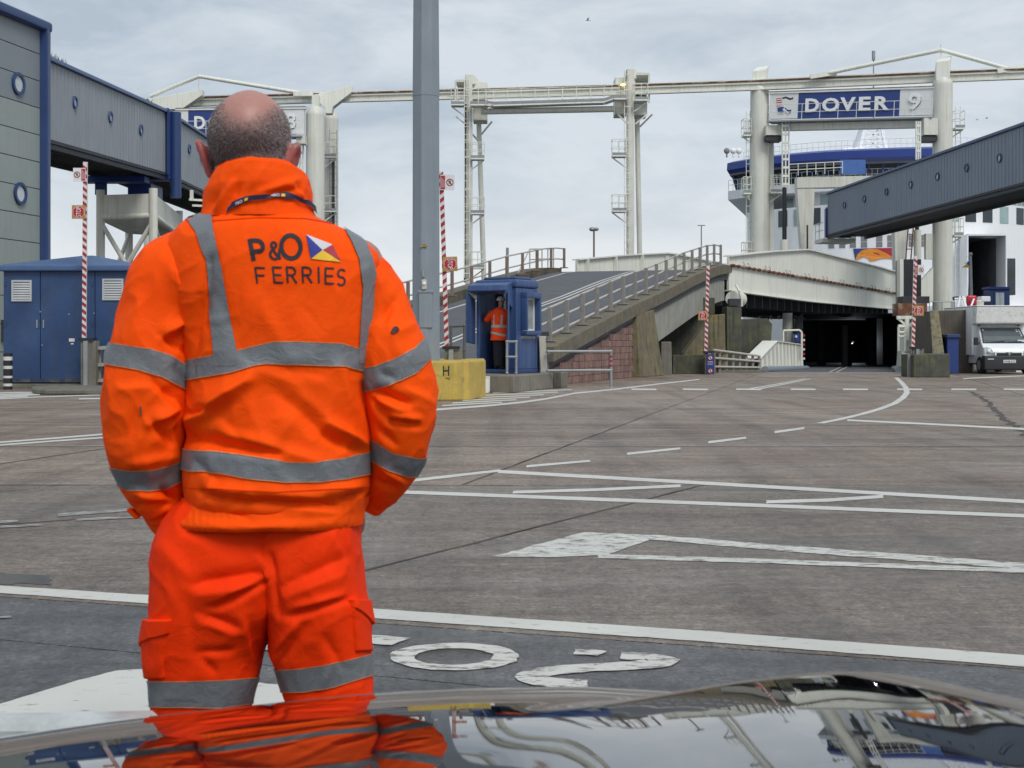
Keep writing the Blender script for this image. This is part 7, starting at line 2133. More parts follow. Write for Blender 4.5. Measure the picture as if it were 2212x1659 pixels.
# --- reflective tapes
TB_t = curve([(395, 778), (430, 772), (505, 758), (545, 748), (590, 737), (640, 737), (740, 741), (790, 757), (830, 772)])
TB_b = curve([(395, 823), (430, 817), (500, 806), (555, 790), (575, 787), (640, 788), (745, 793), (800, 806), (830, 815)])
band('reflective_band', TP, TB_t, TB_b, TAPE, jacket)
LB_t = curve([(395, 968), (405, 971), (470, 976), (550, 987), (620, 997), (680, 998), (740, 989), (800, 975), (810, 972)])
LB_b = curve([(395, 1014), (405, 1018), (470, 1022), (540, 1036), (620, 1043), (690, 1042), (750, 1035), (800, 1024), (812, 1018)])
band('reflective_band', TP, LB_t, LB_b, TAPE, jacket)
def brace(P, left, right, y0, y1, n=70, k=7, off=.0036):
    """tape running over the shoulder: between picture curves left(y), right(y) on the back"""
    N_ = grid_normals(P); X, Y = project(P); R, C = P.shape[:2]
    back = np.where(np.sin(np.linspace(0, 2 * np.pi, C, endpoint=False)) >= -0.02)[0]
    rr = [i for i in range(R) if True]
    vs, fs = [], []; good = []
    for i in range(R):
        xs = X[i, back]; o = np.argsort(xs); xs_s = xs[o]; cols = back[o].astype(float)
        ym = Y[i, back][o]
        yc = np.interp((left(Y[i, C // 4]) + right(Y[i, C // 4])) / 2, xs_s, ym)
        if yc < y0 or yc > y1: good.append(None); continue
        a, b = left(yc), right(yc)
        good.append(len(vs))
        for q in range(k):
            x = a + (b - a) * q / (k - 1)
            c = np.interp(x, xs_s, cols)
            vs.append(samp(P, i, c) + samp(N_, i, c) * off)
    for a, b in zip(good[:-1], good[1:]):
        if a is None or b is None: continue
        for q in range(k - 1): fs.append((a + q, a + q + 1, b + q + 1, b + q))
    o0 = np.array(origin_of(jacket))
    me = bpy.data.meshes.new('reflective_brace'); me.from_pydata([tuple(v - o0) for v in vs], [], fs)
    me.polygons.foreach_set('use_smooth', [True] * len(me.polygons))
    return link_mesh('reflective_brace', me, jacket, [TAPE])
brace(TP, curve([(440, 430), (470, 400), (500, 424), (560, 444), (640, 452), (762, 462)]), curve([(440, 470), (470, 458), (500, 462), (560, 476), (640, 490), (755, 511)]), 462, 792)
brace(TP, curve([(440, 716), (480, 734), (520, 756), (560, 774), (620, 782), (755, 774)]), curve([(440, 732), (480, 757), (520, 788), (560, 804), (620, 817), (765, 812)]), 472, 786)
band('reflective_band', LP_, curve([(200, 738), (240, 740), (320, 752), (370, 767), (400, 787), (430, 812)]), curve([(200, 782), (232, 788), (300, 800), (350, 815), (390, 836), (430, 862)]), TAPE, lsl)
band('reflective_band', LP_, curve([(200, 1008), (245, 1010), (280, 1015), (330, 1014), (380, 1000), (410, 980)]), curve([(200, 1040), (243, 1046), (280, 1060), (320, 1062), (360, 1055), (400, 1036), (420, 1026)]), TAPE, lsl)
band('reflective_band', RP_, curve([(780, 795), (810, 790), (850, 775), (895, 752), (910, 735), (950, 700)]), curve([(780, 850), (810, 840), (850, 830), (900, 806), (925, 780), (960, 750)]), TAPE, rsl)
band('reflective_band', RP_, curve([(780, 938), (810, 952), (850, 978), (900, 988), (950, 990)]), curve([(780, 985), (806, 996), (840, 1018), (880, 1030), (930, 1030)]), TAPE, rsl)

SEAMM = fabric('seam_orange', (0.80, 0.045, 0.0), (0.62, 0.03, 0.0), spec=.1)
def seam(P, fn0, par, w=2.2, cols=None):
    return band('seam', P, fn0, lambda v: fn0(v) + w, SEAMM, par, rows=2, off=.0018, cols=cols)
seam(TP, curve([(380, 1052), (600, 1062), (820, 1050)]), jacket)
seam(TP, curve([(380, 470), (440, 478), (556, 470), (660, 472), (740, 486), (830, 500)]), jacket, 1.6)
# --- collar
def collar_ring(cx, hw, zb, zs, zf, db, df, n=150, p=2.2):
    q = np.linspace(0, 2 * np.pi, n, endpoint=False); c, s = np.cos(q), np.sin(q)
    X = (cx - 1106) / 1000 + hw * np.sign(c) * np.abs(c) ** (2 / p)
    dep = np.where(s > 0, db, df)
    Yv = YM + .01 - np.sign(s) * dep * np.abs(s) ** (2 / p)
    Zv = np.where(s > 0, zs + (zb - zs) * np.abs(s) ** 1.3, zs + (zf - zs) * np.abs(s))
    Zv = Zv - .012 * c * 0
    return np.stack([X, Yv, Zv], 1)
rg_ = [(556, .128, 1.515, 1.512, 1.50, .122, .085), (556, .121, 1.545, 1.530, 1.52, .122, .085), (556, .119, 1.562, 1.548, 1.54, .121, .085), (558, .116, 1.585, 1.572, 1.555, .124, .085), (560, .108, 1.610, 1.594, 1.57, .121, .085), (562, .100, 1.630, 1.610, 1.58, .115, .083), (562, .096, 1.637, 1.615, 1.582, .109, .08),
       (562, .092, 1.634, 1.612, 1.58, .104, .077), (561, .088, 1.60, 1.58, 1.56, .100, .075), (560, .088, 1.54, 1.53, 1.53, .100, .075)]
CRs = []
for a, b in zip(rg_[:-1], rg_[1:]):
    for t in np.linspace(0, 1, 7)[:-1]: CRs.append([u + (v - u) * t for u, v in zip(a, b)])
CP = np.stack([collar_ring(*r) for r in CRs])
CP = fold(CP, [(470, 450, 500, 395, 10, .009), (500, 440, 515, 400, 9, -.006), (560, 415, 640, 388, 9, .006), (580, 420, 650, 408, 8, -.005), (630, 400, 655, 430, 8, .006), (450, 452, 470, 420, 8, -.005), (540, 405, 560, 370, 12, .004)], .003, 11, 4)
collar = grid_mesh('collar', CP, ORANGE, jacket)
lan = band('lanyard', CP[:34][::-1], curve([(430, 500), (470, 472), (500, 441), (520, 430), (545, 422), (600, 415), (640, 421), (665, 434), (690, 460)]),
           curve([(430, 515), (470, 486), (500, 453), (520, 441), (545, 433), (600, 427), (640, 433), (665, 445), (690, 475)]), NAVY, man, rows=4, off=.006)

# print lettering onto the cloth: raycast along the sight line, lift off the surface
def bvh_of(o):
    me = o.data; off = origin_of(o)
    return BVHTree.FromPolygons([v.co + off for v in me.vertices], [tuple(p.vertices) for p in me.polygons])
def stamp(name, verts2d, faces, bv, m, parent, lift=.0028):
    """verts2d in picture units"""
    eye = Vector((0, 0, CAM_H)); o0 = origin_of(parent); P = []
    last = None
    for x, y in verts2d:
        d = (at(x, y, 3.0) - eye).normalized()
        hit = bv.ray_cast(eye, d)
        p = hit[0] if hit[0] is not None else (last or at(x, y, 2.85))
        last = p
        P.append(p - d * lift - o0)
    me = bpy.data.meshes.new(name); me.from_pydata([tuple(p) for p in P], [], faces)
    return link_mesh(name, me, parent, [m])
def dense_text(s, bold=0.0, edge=.05):
    me = text_mesh(s, 1.0, bold, 0.0, 1.0, 6)
    bm = bmesh.new(); bm.from_mesh(me); bpy.data.meshes.remove(me)
    bmesh.ops.remove_doubles(bm, verts=bm.verts, dist=1e-5)
    bmesh.ops.triangulate(bm, faces=bm.faces)
    for _ in range(4):
        lg = [e for e in bm.edges if e.calc_length() > edge * 2]
        if not lg: break
        bmesh.ops.subdivide_edges(bm, edges=lg, cuts=1)
        bmesh.ops.triangulate(bm, faces=bm.faces)
    bm.verts.index_update()
    co = np.array([v.co[:2] for v in bm.verts]); fs = [tuple(v.index for v in f.verts) for f in bm.faces]
    bm.free()
    mn, mx = co.min(0), co.max(0)
    return (co - mn) / (mx - mn), fs
bj = bvh_of(jacket)
def print_text(name, s, quad, bold, bv=bj, m=INK, par=jacket, lift=.0028):
    """quad: picture corners bl, br, tr, tl"""
    uv, fs = dense_text(s, bold)
    bl, br, tr_, tl = [np.array(q, float) for q in quad]
    P = [(1 - v) * ((1 - u) * bl + u * br) + v * ((1 - u) * tl + u * tr_) for u, v in uv]
    return stamp(name, P, fs, bv, m, par, lift)
def pen(path, w, w2=None, m=INK, name='printed_letter'):
    """even-width pen stroke through picture points (w across, mitred)"""
    P = [np.array(p, float) for p in path]
    D = []
    for p, q in zip(P[:-1], P[1:]):
        k = max(1, int(np.linalg.norm(q - p) / 2.5))
        for i in range(k): D.append(p + (q - p) * i / k)
    D.append(P[-1])
    closed = np.linalg.norm(P[0] - P[-1]) < .5
    Lf, Rt = [], []
    for i, p in enumerate(D):
        a_ = D[i - 1] if i > 0 else (D[-2] if closed else p); b_ = D[i + 1] if i < len(D) - 1 else (D[1] if closed else p)
        t = b_ - a_; t = t / (np.linalg.norm(t) + 1e-9); n_ = np.array([-t[1], t[0]])
        Lf.append(p + n_ * w / 2); Rt.append(p - n_ * w / 2)
    n = len(D)
    return Lf + Rt, [(i, i + 1, n + i + 1, n + i) for i in range(n - 1)]
def arc(cx, cy, rx, ry, a0, a1, n=22):
    return [(cx + rx * math.cos(math.radians(a0 + (a1 - a0) * i / n)), cy - ry * math.sin(math.radians(a0 + (a1 - a0) * i / n))) for i in range(n + 1)]
def letter(strokes, org, wd, ht, skew, w, rise=0.0):
    """strokes in a unit box (y up) placed at org (bottom left) with picture width, height, lean and baseline rise"""
    V_, F_2 = [], []
    for st in strokes:
        pts = [(org[0] + x * wd + skew * y, org[1] - y * ht + rise * x) for x, y in st]
        v, f = pen(pts, w)
        n = len(V_); V_ += v; F_2 += [tuple(i + n for i in q) for q in f]
    stamp('printed_letter', V_, F_2, bj, INK, jacket, .0016)
def uarc(cx, cy, rx, ry, a0, a1, n=18): return [(cx + rx * math.cos(math.radians(a0 + (a1 - a0) * i / n)), cy + ry * math.sin(math.radians(a0 + (a1 - a0) * i / n))) for i in range(n + 1)]
GL = {'F': [[(0, 0), (0, 1)], [(0, .97), (1, .97)], [(0, .5), (.85, .5)]],
      'E': [[(0, 0), (0, 1)], [(0, .97), (1, .97)], [(0, .5), (.9, .5)], [(0, .03), (1, .03)]],
      'R': [[(0, 0), (0, 1)], [(0, .97), (.5, .97)] + uarc(.5, .73, .45, .24, 90, -90) + [(0, .49)], [(.45, .49), (1, 0)]],
      'I': [[(0, 0), (0, 1)]],
      'S': [uarc(.5, .74, .45, .24, 30, 180) + uarc(.5, .74, .45, .24, 180, 270)[1:] + uarc(.5, .26, .47, .25, 90, -60)[1:] + uarc(.5, .26, .47, .25, -60, -150)[1:]],
      'P': [[(0, 0), (0, 1)], [(0, .93), (.5, .93)] + uarc(.5, .68, .42, .25, 90, -90) + [(0, .43)]],
      '&': [[(1.0, .62), (.86, .30)] + uarc(.48, .27, .42, .25, -20, -180) + [(.14, .42), (.42, .60), (.66, .74)] + uarc(.48, .80, .22, .17, -10, 200) + [(.34, .62), (.6, .3), (.98, .02)]],
      'O': [uarc(.5, .5, .46, .46, 0, 360, 40)]}
letter(GL['P'], (548, 563), 28, 47, -9, 9.5)
letter(GL['&'], (583, 560), 24, 38, -4, 5.5)
letter(GL['O'], (607, 560), 45, 54, -2, 9.5)
for ch, x0, wd, b_, sk in (('F', 556, 21, 612, -5), ('E', 593, 19, 611, -4), ('R', 622, 19, 611, -3), ('R', 655, 19, 611, -2), ('I', 689, 4, 611, -1), ('E', 703, 19, 613, 0), ('S', 728, 17, 616, 2)):
    letter(GL[ch], (x0, b_), wd, 35, sk, 4.3, .6)
def quadfill(pts, m, name='printed_flag'):
    """triangle fan over a picture polygon, subdivided"""
    n = 8; A, B, C2 = [np.array(p, float) for p in pts]
    vs, fs, idx = [], [], {}
    for i in range(n + 1):
        for j in range(n + 1 - i):
            idx[(i, j)] = len(vs); vs.append(A + (B - A) * i / n + (C2 - A) * j / n)
    for i in range(n):
        for j in range(n - i):
            fs.append((idx[(i, j)], idx[(i + 1, j)], idx[(i, j + 1)]))
            if j < n - i - 1: fs.append((idx[(i + 1, j)], idx[(i + 1, j + 1)], idx[(i, j + 1)]))
    return stamp(name, vs, fs, bj, m, jacket)
FB, FW, FR, FY = mat('flag_print_blue', (.02, .03, .25), .7), mat('flag_print_white', (.62, .62, .66), .7), mat('flag_print_red', (.38, .03, .05), .7), mat('flag_print_yellow', (.78, .48, .03), .7)
f1, f2, f3, f4, fc = (661, 506), (718, 528), (737, 566), (672, 559), (697, 540)
quadfill([f1, fc, f4], FB); quadfill([f1, f2, fc], FW); quadfill([f2, f3, fc], FR); quadfill([f4, fc, f3], FY)
bc = bvh_of(lan)
WLET = mat('lanyard_print', (.42, .42, .5), .7)
print_text('lanyard_print', 'P&O', [(586, 424), (604, 424), (604, 417.5), (586, 417.5)], .05, bc, WLET, lan, .002)
print_text('lanyard_print', 'P&O', [(509, 444), (524, 437), (523, 430.5), (508, 437)], .05, bc, WLET, lan, .002)
stamp('lanyard_print', [(608, 424), (616, 424.5), (616, 418.5), (608, 418)], [(0, 1, 2, 3)], bc, FY, lan, .002)
stamp('lanyard_print', [(528, 435), (535, 432), (535, 426), (528, 429)], [(0, 1, 2, 3)], bc, FY, lan, .002)
# oil spot and stain on the sleeves
br_, bl_ = bvh_of(rsl), bvh_of(lsl)
OIL = mat('oil_stain', (.05, .022, .018), .8, var=.5, vscale=60)
sp = [(853 + 9 * math.cos(a) * (1 + .15 * math.sin(3 * a)), 713 + 8 * math.sin(a) - 3 * math.cos(a)) for a in [2 * math.pi * k / 20 for k in range(20)]]
stamp('oil_stain', sp, [tuple(range(20))], br_, OIL, rsl, .002)
sp = [(304 + 3 * math.cos(a), 888 + 12 * math.sin(a) + 2 * math.cos(a)) for a in [2 * math.pi * k / 16 for k in range(16)]]
stamp('oil_stain', sp, [tuple(range(16))], bl_, mat('grease_mark', (.22, .06, .02), .8), lsl, .002)

# --- trousers: two legs
def leg(spec, n, c, strokes, seed):
    S = smooth_rows(spec, n)
    P = np.stack([sellipse(((a[1] + a[2]) / 2 - 1106) / 1000, (1988 - a[0]) / 1000, abs(a[2] - a[1]) / 2000, a[3], a[4], c, YM + .015 + a[5], 2.7) for a in S])
    return fold(P, [(a, b, c_, d, w * .85, k * .68) for a, b, c_, d, w, k in strokes], .0036, 7.5, seed)
LL = [(1060, 410, 650, .125, .12, 0), (1110, 362, 650, .142, .13, 0), (1165, 336, 648, .154, .13, 0), (1250, 329, 640, .158, .13, 0), (1320, 325, 616, .148, .13, 0), (1365, 320, 590, .138, .13, 0), (1400, 318, 572, .13, .125, 0), (1470, 324, 557, .118, .12, 0), (1530, 326, 541, .112, .115, 0), (1650, 338, 524, .105, .11, 0), (1850, 358, 506, .10, .11, 0), (1945, 362, 502, .10, .12, 0)]
RL = [(1060, 545, 784, .125, .12, 0), (1110, 545, 776, .142, .13, 0), (1165, 547, 779, .154, .13, 0), (1250, 556, 786, .158, .13, 0), (1320, 574, 793, .148, .13, 0), (1365, 580, 796, .138, .13, 0), (1400, 584, 798, .13, .125, 0), (1450, 598, 802, .118, .12, 0), (1530, 620, 806, .112, .115, 0), (1650, 634, 804, .105, .11, 0), (1850, 652, 794, .10, .11, 0), (1945, 656, 792, .10, .12, 0)]
tf = [(419, 1263, 566, 1238, 16, -.013), (430, 1285, 560, 1262, 16, .009), (465, 1315, 578, 1256, 12, -.014), (460, 1298, 566, 1246, 10, .006), (563, 1206, 580, 1258, 10, .012), (580, 1200, 592, 1250, 9, -.012), (590, 1262, 600, 1330, 9, -.012), (627, 1334, 750, 1297, 12, -.013), (640, 1312, 740, 1285, 14, .010), (611, 1268, 750, 1204, 16, -.009), (620, 1290, 745, 1240, 16, .006),
      (431, 1326, 510, 1356, 11, -.011), (440, 1345, 500, 1366, 10, .006), (428, 1412, 500, 1408, 12, -.009), (428, 1418, 462, 1454, 10, -.008), (657, 1352, 612, 1422, 12, -.010), (640, 1350, 600, 1400, 10, .007), (700, 1380, 740, 1440, 14, -.006), (400, 1150, 500, 1128, 20, -.008), (350, 1180, 420, 1260, 24, .006), (720, 1160, 750, 1220, 12, .006), (520, 1330, 545, 1420, 14, .007), (540, 1340, 556, 1440, 12, -.006), (400, 1300, 420, 1400, 16, -.006), (720, 1440, 690, 1490, 10, .005)]
LLP, RLP = leg(LL, 200, 150, tf, 21), leg(RL, 200, 150, tf, 27)
trou = grid_mesh('trousers', LLP, ORANGET, man)
trou2 = grid_mesh('trouser_leg', RLP, ORANGET, trou)
band('reflective_band', LLP, curve([(300, 1470), (390, 1471), (480, 1468), (548, 1463), (600, 1460)]), curve([(300, 1528), (390, 1528), (470, 1530), (520, 1523), (600, 1512)]), TAPE, trou)
band('reflective_band', RLP, curve([(570, 1436), (598, 1446), (640, 1444), (700, 1436), (770, 1420), (830, 1405)]), curve([(580, 1490), (612, 1496), (660, 1495), (720, 1485), (780, 1466), (830, 1452)]), TAPE, trou2)
def pocket(P, c0, c1, y0, y1, off, name, par, slant=0.0):
    """patch of the leg surface lifted by off between columns c0..c1 and picture rows y0..y1"""
    N_ = grid_normals(P); X, Y = project(P); R, C = P.shape[:2]
    nc = 26; nr = 30
    vs, fs = [], []
    for j in range(nc + 1):
        c = c0 + (c1 - c0) * j / nc
        jj = int(round(c)) % C
        yy = Y[:, jj]
        a = np.interp(y0, yy, np.arange(R)); b = np.interp(y1 + slant * j / nc, yy, np.arange(R))
        for i in range(nr + 1):
            r = a + (b - a) * i / nr
            e = min(i, nr - i, j, nc - j)
            o = off * min(1, e / 1.0) if e < 1 else off
            vs.append(samp(P, r, c) + samp(N_, r, c) * o)
    for j in range(nc):
        for i in range(nr):
            k = j * (nr + 1) + i; fs.append((k, k + 1, k + nr + 2, k + nr + 1))
    o0 = np.array(origin_of(par))
    me = bpy.data.meshes.new(name); me.from_pydata([tuple(v - o0) for v in vs], [], fs)
    me.polygons.foreach_set('use_smooth', [True] * len(me.polygons))
    return link_mesh(name, me, par, [ORANGET])
# outer columns: cos=+1 is right (col 0), cos=-1 is left (col C/2)
pocket(LLP, 47, 75, 1345, 1467, .007, 'cargo_pocket', trou)
pocket(LLP, 46, 76, 1338, 1368, .012, 'pocket_flap', trou, 36)
pocket(RLP, 0, 17, 1310, 1408, .007, 'cargo_pocket', trou2)
pocket(RLP, -1, 17, 1296, 1352, .012, 'pocket_flap', trou2, -40)
# --- boots (hidden from here by the bonnet)
for x in (430, 722):
    mb = MB(); c = mm(x, 1988)
    mb.loft([[c + Vector((math.cos(q) * .055 * f, -.06 + math.sin(q) * (.13 if math.sin(q) > 0 else .07) * g + .06, z)) for q in [2 * math.pi * k / 20 for k in range(20)]] for f, g, z in ((1, 1, 0), (1.02, 1.02, .03), (.95, .95, .06), (.8, .6, .1), (.78, .5, .2))])
    mb.build('boot', BLACK, man, smooth=True)

# --- body: one continuous skin surface under the clothes, remeshed from overlapping volumes
def body_mesh(name, add, parent, m, voxel=.006, smooth=6):
    mb = MB(); add(mb)
    me = bpy.data.meshes.new(name); me.from_pydata([tuple(v) for v in mb.v], [], mb.f)
    bm = bmesh.new(); bm.from_mesh(me); bmesh.ops.remove_doubles(bm, verts=bm.verts, dist=1e-6); bmesh.ops.recalc_face_normals(bm, faces=bm.faces); bm.to_mesh(me); bm.free()
    tmp = bpy.data.objects.new('body_source', me); COL.objects.link(tmp)
    md = tmp.modifiers.new('r', 'REMESH'); md.mode = 'VOXEL'; md.voxel_size = voxel
    sm = tmp.modifiers.new('s', 'SMOOTH'); sm.iterations = smooth; sm.factor = .5
    dg = bpy.context.evaluated_depsgraph_get(); dg.update()
    out = bpy.data.meshes.new_from_object(tmp.evaluated_get(dg))
    bpy.data.objects.remove(tmp)
    out.name = name
    o0 = origin_of(parent)
    out.transform(Matrix.Translation(-o0))
    out.polygons.foreach_set('use_smooth', [True] * len(out.polygons))
    out.materials.clear()
    return link_mesh(name, out, parent, [m])
def chain(mb, pts, n=14):
    """tapered limb: list of (point, radius)"""
    for (a, ra), (b, rb) in zip(pts[:-1], pts[1:]):
        mb.tube(a, b, ra, rb, n=n); mb.ball(b, rb, 12)
    mb.ball(pts[0][0], pts[0][1], 12)
HC = mm(536, 293, .015)                     # head centre
HM = Matrix.Translation(HC) @ Matrix.Rotation(math.radians(4.5), 4, 'Y') @ Matrix.Rotation(math.radians(3), 4, 'X')
def head_pts(nu=40, nv=30):
    rings = []
    for j in range(nv + 1):
        a = math.pi * j / nv
        ring_ = []
        for k in range(nu):
            q = 2 * math.pi * k / nu
            d = Vector((math.sin(a) * math.cos(q), math.sin(a) * math.sin(q), math.cos(a)))
            x, y, z = d.x * .0868, d.y * .104, d.z * .100
            if z < 0:                                   # jaw side: face longer in front, nape drawn in
                f = -z / .1
                z *= 1.15 if d.y > 0 else 1.0
                x *= 1 - .22 * f * f
                if d.y < 0: y *= 1 - .28 * f
                else: y *= 1 - .12 * f
            else:
                x *= 1 - .05 * (z / .1) ** 2
            ring_.append(HM @ Vector((x, y, z)))
        rings.append(ring_)
    return rings
def hand(mb, w, d, up, s=1.0):
    """palm and five bent fingers from the wrist w, pointing along d"""
    d = d.normalized(); side = d.cross(up).normalized()
    mb.ball(w + d * .045 * s, .04 * s, 12, (1, .6, 1.1))
    for k, (o, ln) in enumerate(((-.027, .062), (-.009, .072), (.009, .068), (.027, .055))):
        a = w + d * .075 * s + side * o * s; b = a + (d * .6 + up * .2) * ln * .55 * s; c = b + (d * .3 + up * .7) * ln * .45 * s
        chain(mb, [(a, .0095 * s), (b, .009 * s), (c, .008 * s)], 8)
    a = w + d * .03 * s - side * .03 * s; b = a + (d * .7 - side * .6) * .035 * s; c = b + (d * .9) * .03 * s
    chain(mb, [(a, .012 * s), (b, .010 * s), (c, .009 * s)], 8)
def man_body(mb):
    mb.loft(head_pts(), caps=False)
    chain(mb, [(mm(545, 320, .0), .066), (mm(552, 390, .0), .066), (mm(560, 450, .0), .074)], 20)
    for s, ex, ey in ((-1, 446, 338), (1, 624, 322)):    # ears: rim, lobe, back of the shell
        c = HM @ Vector((s * .0855, .004, -.054 if s < 0 else -.046))
        R = Matrix.Rotation(s * math.radians(-14), 3, 'Z') @ Matrix.Rotation(s * math.radians(7), 3, 'Y')
        for k in range(14):
            a = 2 * math.pi * k / 14
            rr = .038 if math.sin(a) > 0 else .035
            p = Vector((s * (.010 + .008 * math.sin(a)), .016 * math.cos(a) + .004, rr * math.sin(a)))
            mb.ball(c + R @ p, .0098, 8)
        mb.ball(c + R @ Vector((s * .002, .004, 0)), .02, 12, (.62, .75, 1.45))
        mb.ball(c + R @ Vector((-s * .002, .004, -.032)), .0125, 10, (.8, 1, 1.2))
    nose = HM @ Vector((0, .108, -.015)); mb.ball(nose, .018, 10, (.8, 1, 1.4)); mb.ball(HM @ Vector((0, .1, .02)), .02, 10, (2.6, .6, .5)); mb.ball(HM @ Vector((0, .088, -.078)), .022, 10, (1.3, .8, .7))
    for z, r in ((1.50, .08), (1.42, .14), (1.25, .16), (1.05, .155), (.95, .16)):
        pass
    mb.loft([[Vector((-.51 + math.cos(q) * w, 3.01 + math.sin(q) * d, z)) for q in [2 * math.pi * k / 24 for k in range(24)]] for w, d, z in ((.07, .06, 1.53), (.15, .08, 1.49), (.19, .10, 1.40), (.17, .115, 1.15), (.15, .11, 1.0), (.17, .115, .86), (.15, .10, .76))])
    chain(mb, [(mm(420, 560), .055), (mm(330, 850, -.03), .045), (mm(348, 1110, .03), .03), (mm(360, 1150, .05), .027)])
    hand(mb, mm(362, 1155, .055), Vector((.25, .25, -.95)), Vector((0, 1, 0)))
    chain(mb, [(mm(775, 570), .055), (mm(862, 860, -.02), .043), (mm(812, 1060, .06), .03), (mm(765, 1094, .085), .026)])
    hand(mb, mm(755, 1100, .085), Vector((-.3, .35, -.9)), Vector((0, 1, 0)))
    chain(mb, [(mm(470, 1180, .01), .09), (mm(435, 1520, .01), .055), (mm(428, 1900, .02), .035)])
    chain(mb, [(mm(690, 1180, .01), .09), (mm(712, 1520, .01), .055), (mm(722, 1900, .02), .035)])
SKIN = bpy.data.materials.new('skin'); SKIN.use_nodes = True
sN, sL = SKIN.node_tree.nodes, SKIN.node_tree.links
sb = sN['Principled BSDF']; sb.inputs['Roughness'].default_value = .48; sb.inputs['Subsurface Weight'].default_value = .15; sb.inputs['Subsurface Radius'].default_value = (.01, .004, .002)
sa = sN.new('ShaderNodeVertexColor'); sa.layer_name = 'skin_tone'
sn = sN.new('ShaderNodeTexNoise'); sn.inputs['Scale'].default_value = 45; sn.inputs['Detail'].default_value = 6
sr = sN.new('ShaderNodeMapRange'); sr.inputs['To Min'].default_value = .82; sr.inputs['To Max'].default_value = 1.16
sL.new(sn.outputs['Fac'], sr.inputs['Value'])
sm_ = sN.new('ShaderNodeVectorMath'); sm_.operation = 'SCALE'
sL.new(sa.outputs['Color'], sm_.inputs[0]); sL.new(sr.outputs['Result'], sm_.inputs['Scale']); sL.new(sm_.outputs['Vector'], sb.inputs['Base Color'])
body = body_mesh('body', man_body, man, SKIN, .0055, 7)
HI = HM.inverted()
def hair_mask(l):
    """0 bald .. 1 full, l in head space"""
    if l.z < -.085: return 0.0
    if l.y > .035 and not (abs(l.x) > .07 and l.y < .05 and l.z > -.02): return 0.0
    w = .010 * noise.noise(l * 40) + .006 * noise.noise(l * 110)
    e = math.hypot(l.x / .062, max(0, .103 - l.z) / .078)      # bald crown
    m = min(1, max(0, (e - .84 + w * 7) / .55))
    if l.y > -.03 and l.z > .055: m *= min(1, max(0, (abs(l.x) - .05) / .02))
    m *= min(1, max(0, (l.z + .088 + w) / .03))
    return m
ca = body.data.color_attributes.new('skin_tone', 'FLOAT_COLOR', 'POINT')
o0 = origin_of(man)
earc = [HM @ Vector((s * .100, .006, -.050)) for s in (-1, 1)]
for i, v in enumerate(body.data.vertices):
    w = v.co + o0
    l = HI @ w
    col = Vector((.42, .205, .165))
    if l.length < .16:
        ed = min((w - e).length for e in earc)
        f = min(1, max(0, (.052 - ed) / .02)) if abs(l.x) > .082 else 0.0
        col = col.lerp(Vector((.40, .095, .085)), f)
        h = hair_mask(l) * (1 - f)
        col = col.lerp(Vector((.17, .13, .125)), .6 * h)
    elif l.z < -.1:
        col = Vector((.40, .19, .155))
    ca.data[i].color = (*col, 1)
# --- cropped hair
def hair(body, n, dark, mid, light, parent):
    me = body.data; o0 = origin_of(body)
    me.calc_loop_triangles()
    tris = []
    for t in me.loop_triangles:
        a, b, c = [me.vertices[i].co + o0 for i in t.vertices]
        l = HI @ ((a + b + c) / 3)
        if l.length > .145 or min(((a + b + c) / 3 - e).length for e in earc) < .055 and abs(l.x) > .084: continue
        m = hair_mask(l)
        if m > .03: tris.append((a, b, c, m * t.area, Vector(t.normal), l))
    wt = np.array([t[3] for t in tris]); wt /= wt.sum()
    pick = rng.choice(len(tris), n, p=wt)
    vs, fs, mi = [], [], []
    for k in pick:
        a, b, c, _, nrm, l = tris[k]
        u, v = rng.random(2)
        if u + v > 1: u, v = 1 - u, 1 - v
        p = a + (b - a) * u + (c - a) * v
        d = (nrm * .55 + Vector((rng.normal() * .35 + l.x * 2.5, rng.normal() * .35, -.8 + rng.normal() * .3))).normalized()
        L_ = rng.uniform(.004, .008)
        s = d.cross(Vector((rng.normal(), rng.normal(), rng.normal()))).normalized() * .00065
        i = len(vs); vs += [p - nrm * .001 - s - o0, p - nrm * .001 + s - o0, p + d * L_ - o0]
        fs.append((i, i + 1, i + 2))
        g = min(1, abs(l.x) / .075) * .75 + .25 * max(0, l.z / .08)
        r = rng.random()
        mi.append(2 if r < .10 + .55 * g * g else (1 if r < .5 + .35 * g else 0))
    h = bpy.data.meshes.new('hair'); h.from_pydata([tuple(v) for v in vs], [], fs)
    for m in (dark, mid, light): h.materials.append(m)
    h.polygons.foreach_set('material_index', mi)
    o = link_mesh('hair', h, parent); o['kind'] = 'stuff'
    return o
hair(body, 17000, mat('hair_dark', (.145, .118, .116), .6), mat('hair_grey', (.225, .195, .192), .6), mat('hair_white', (.40, .365, .365), .6), man)

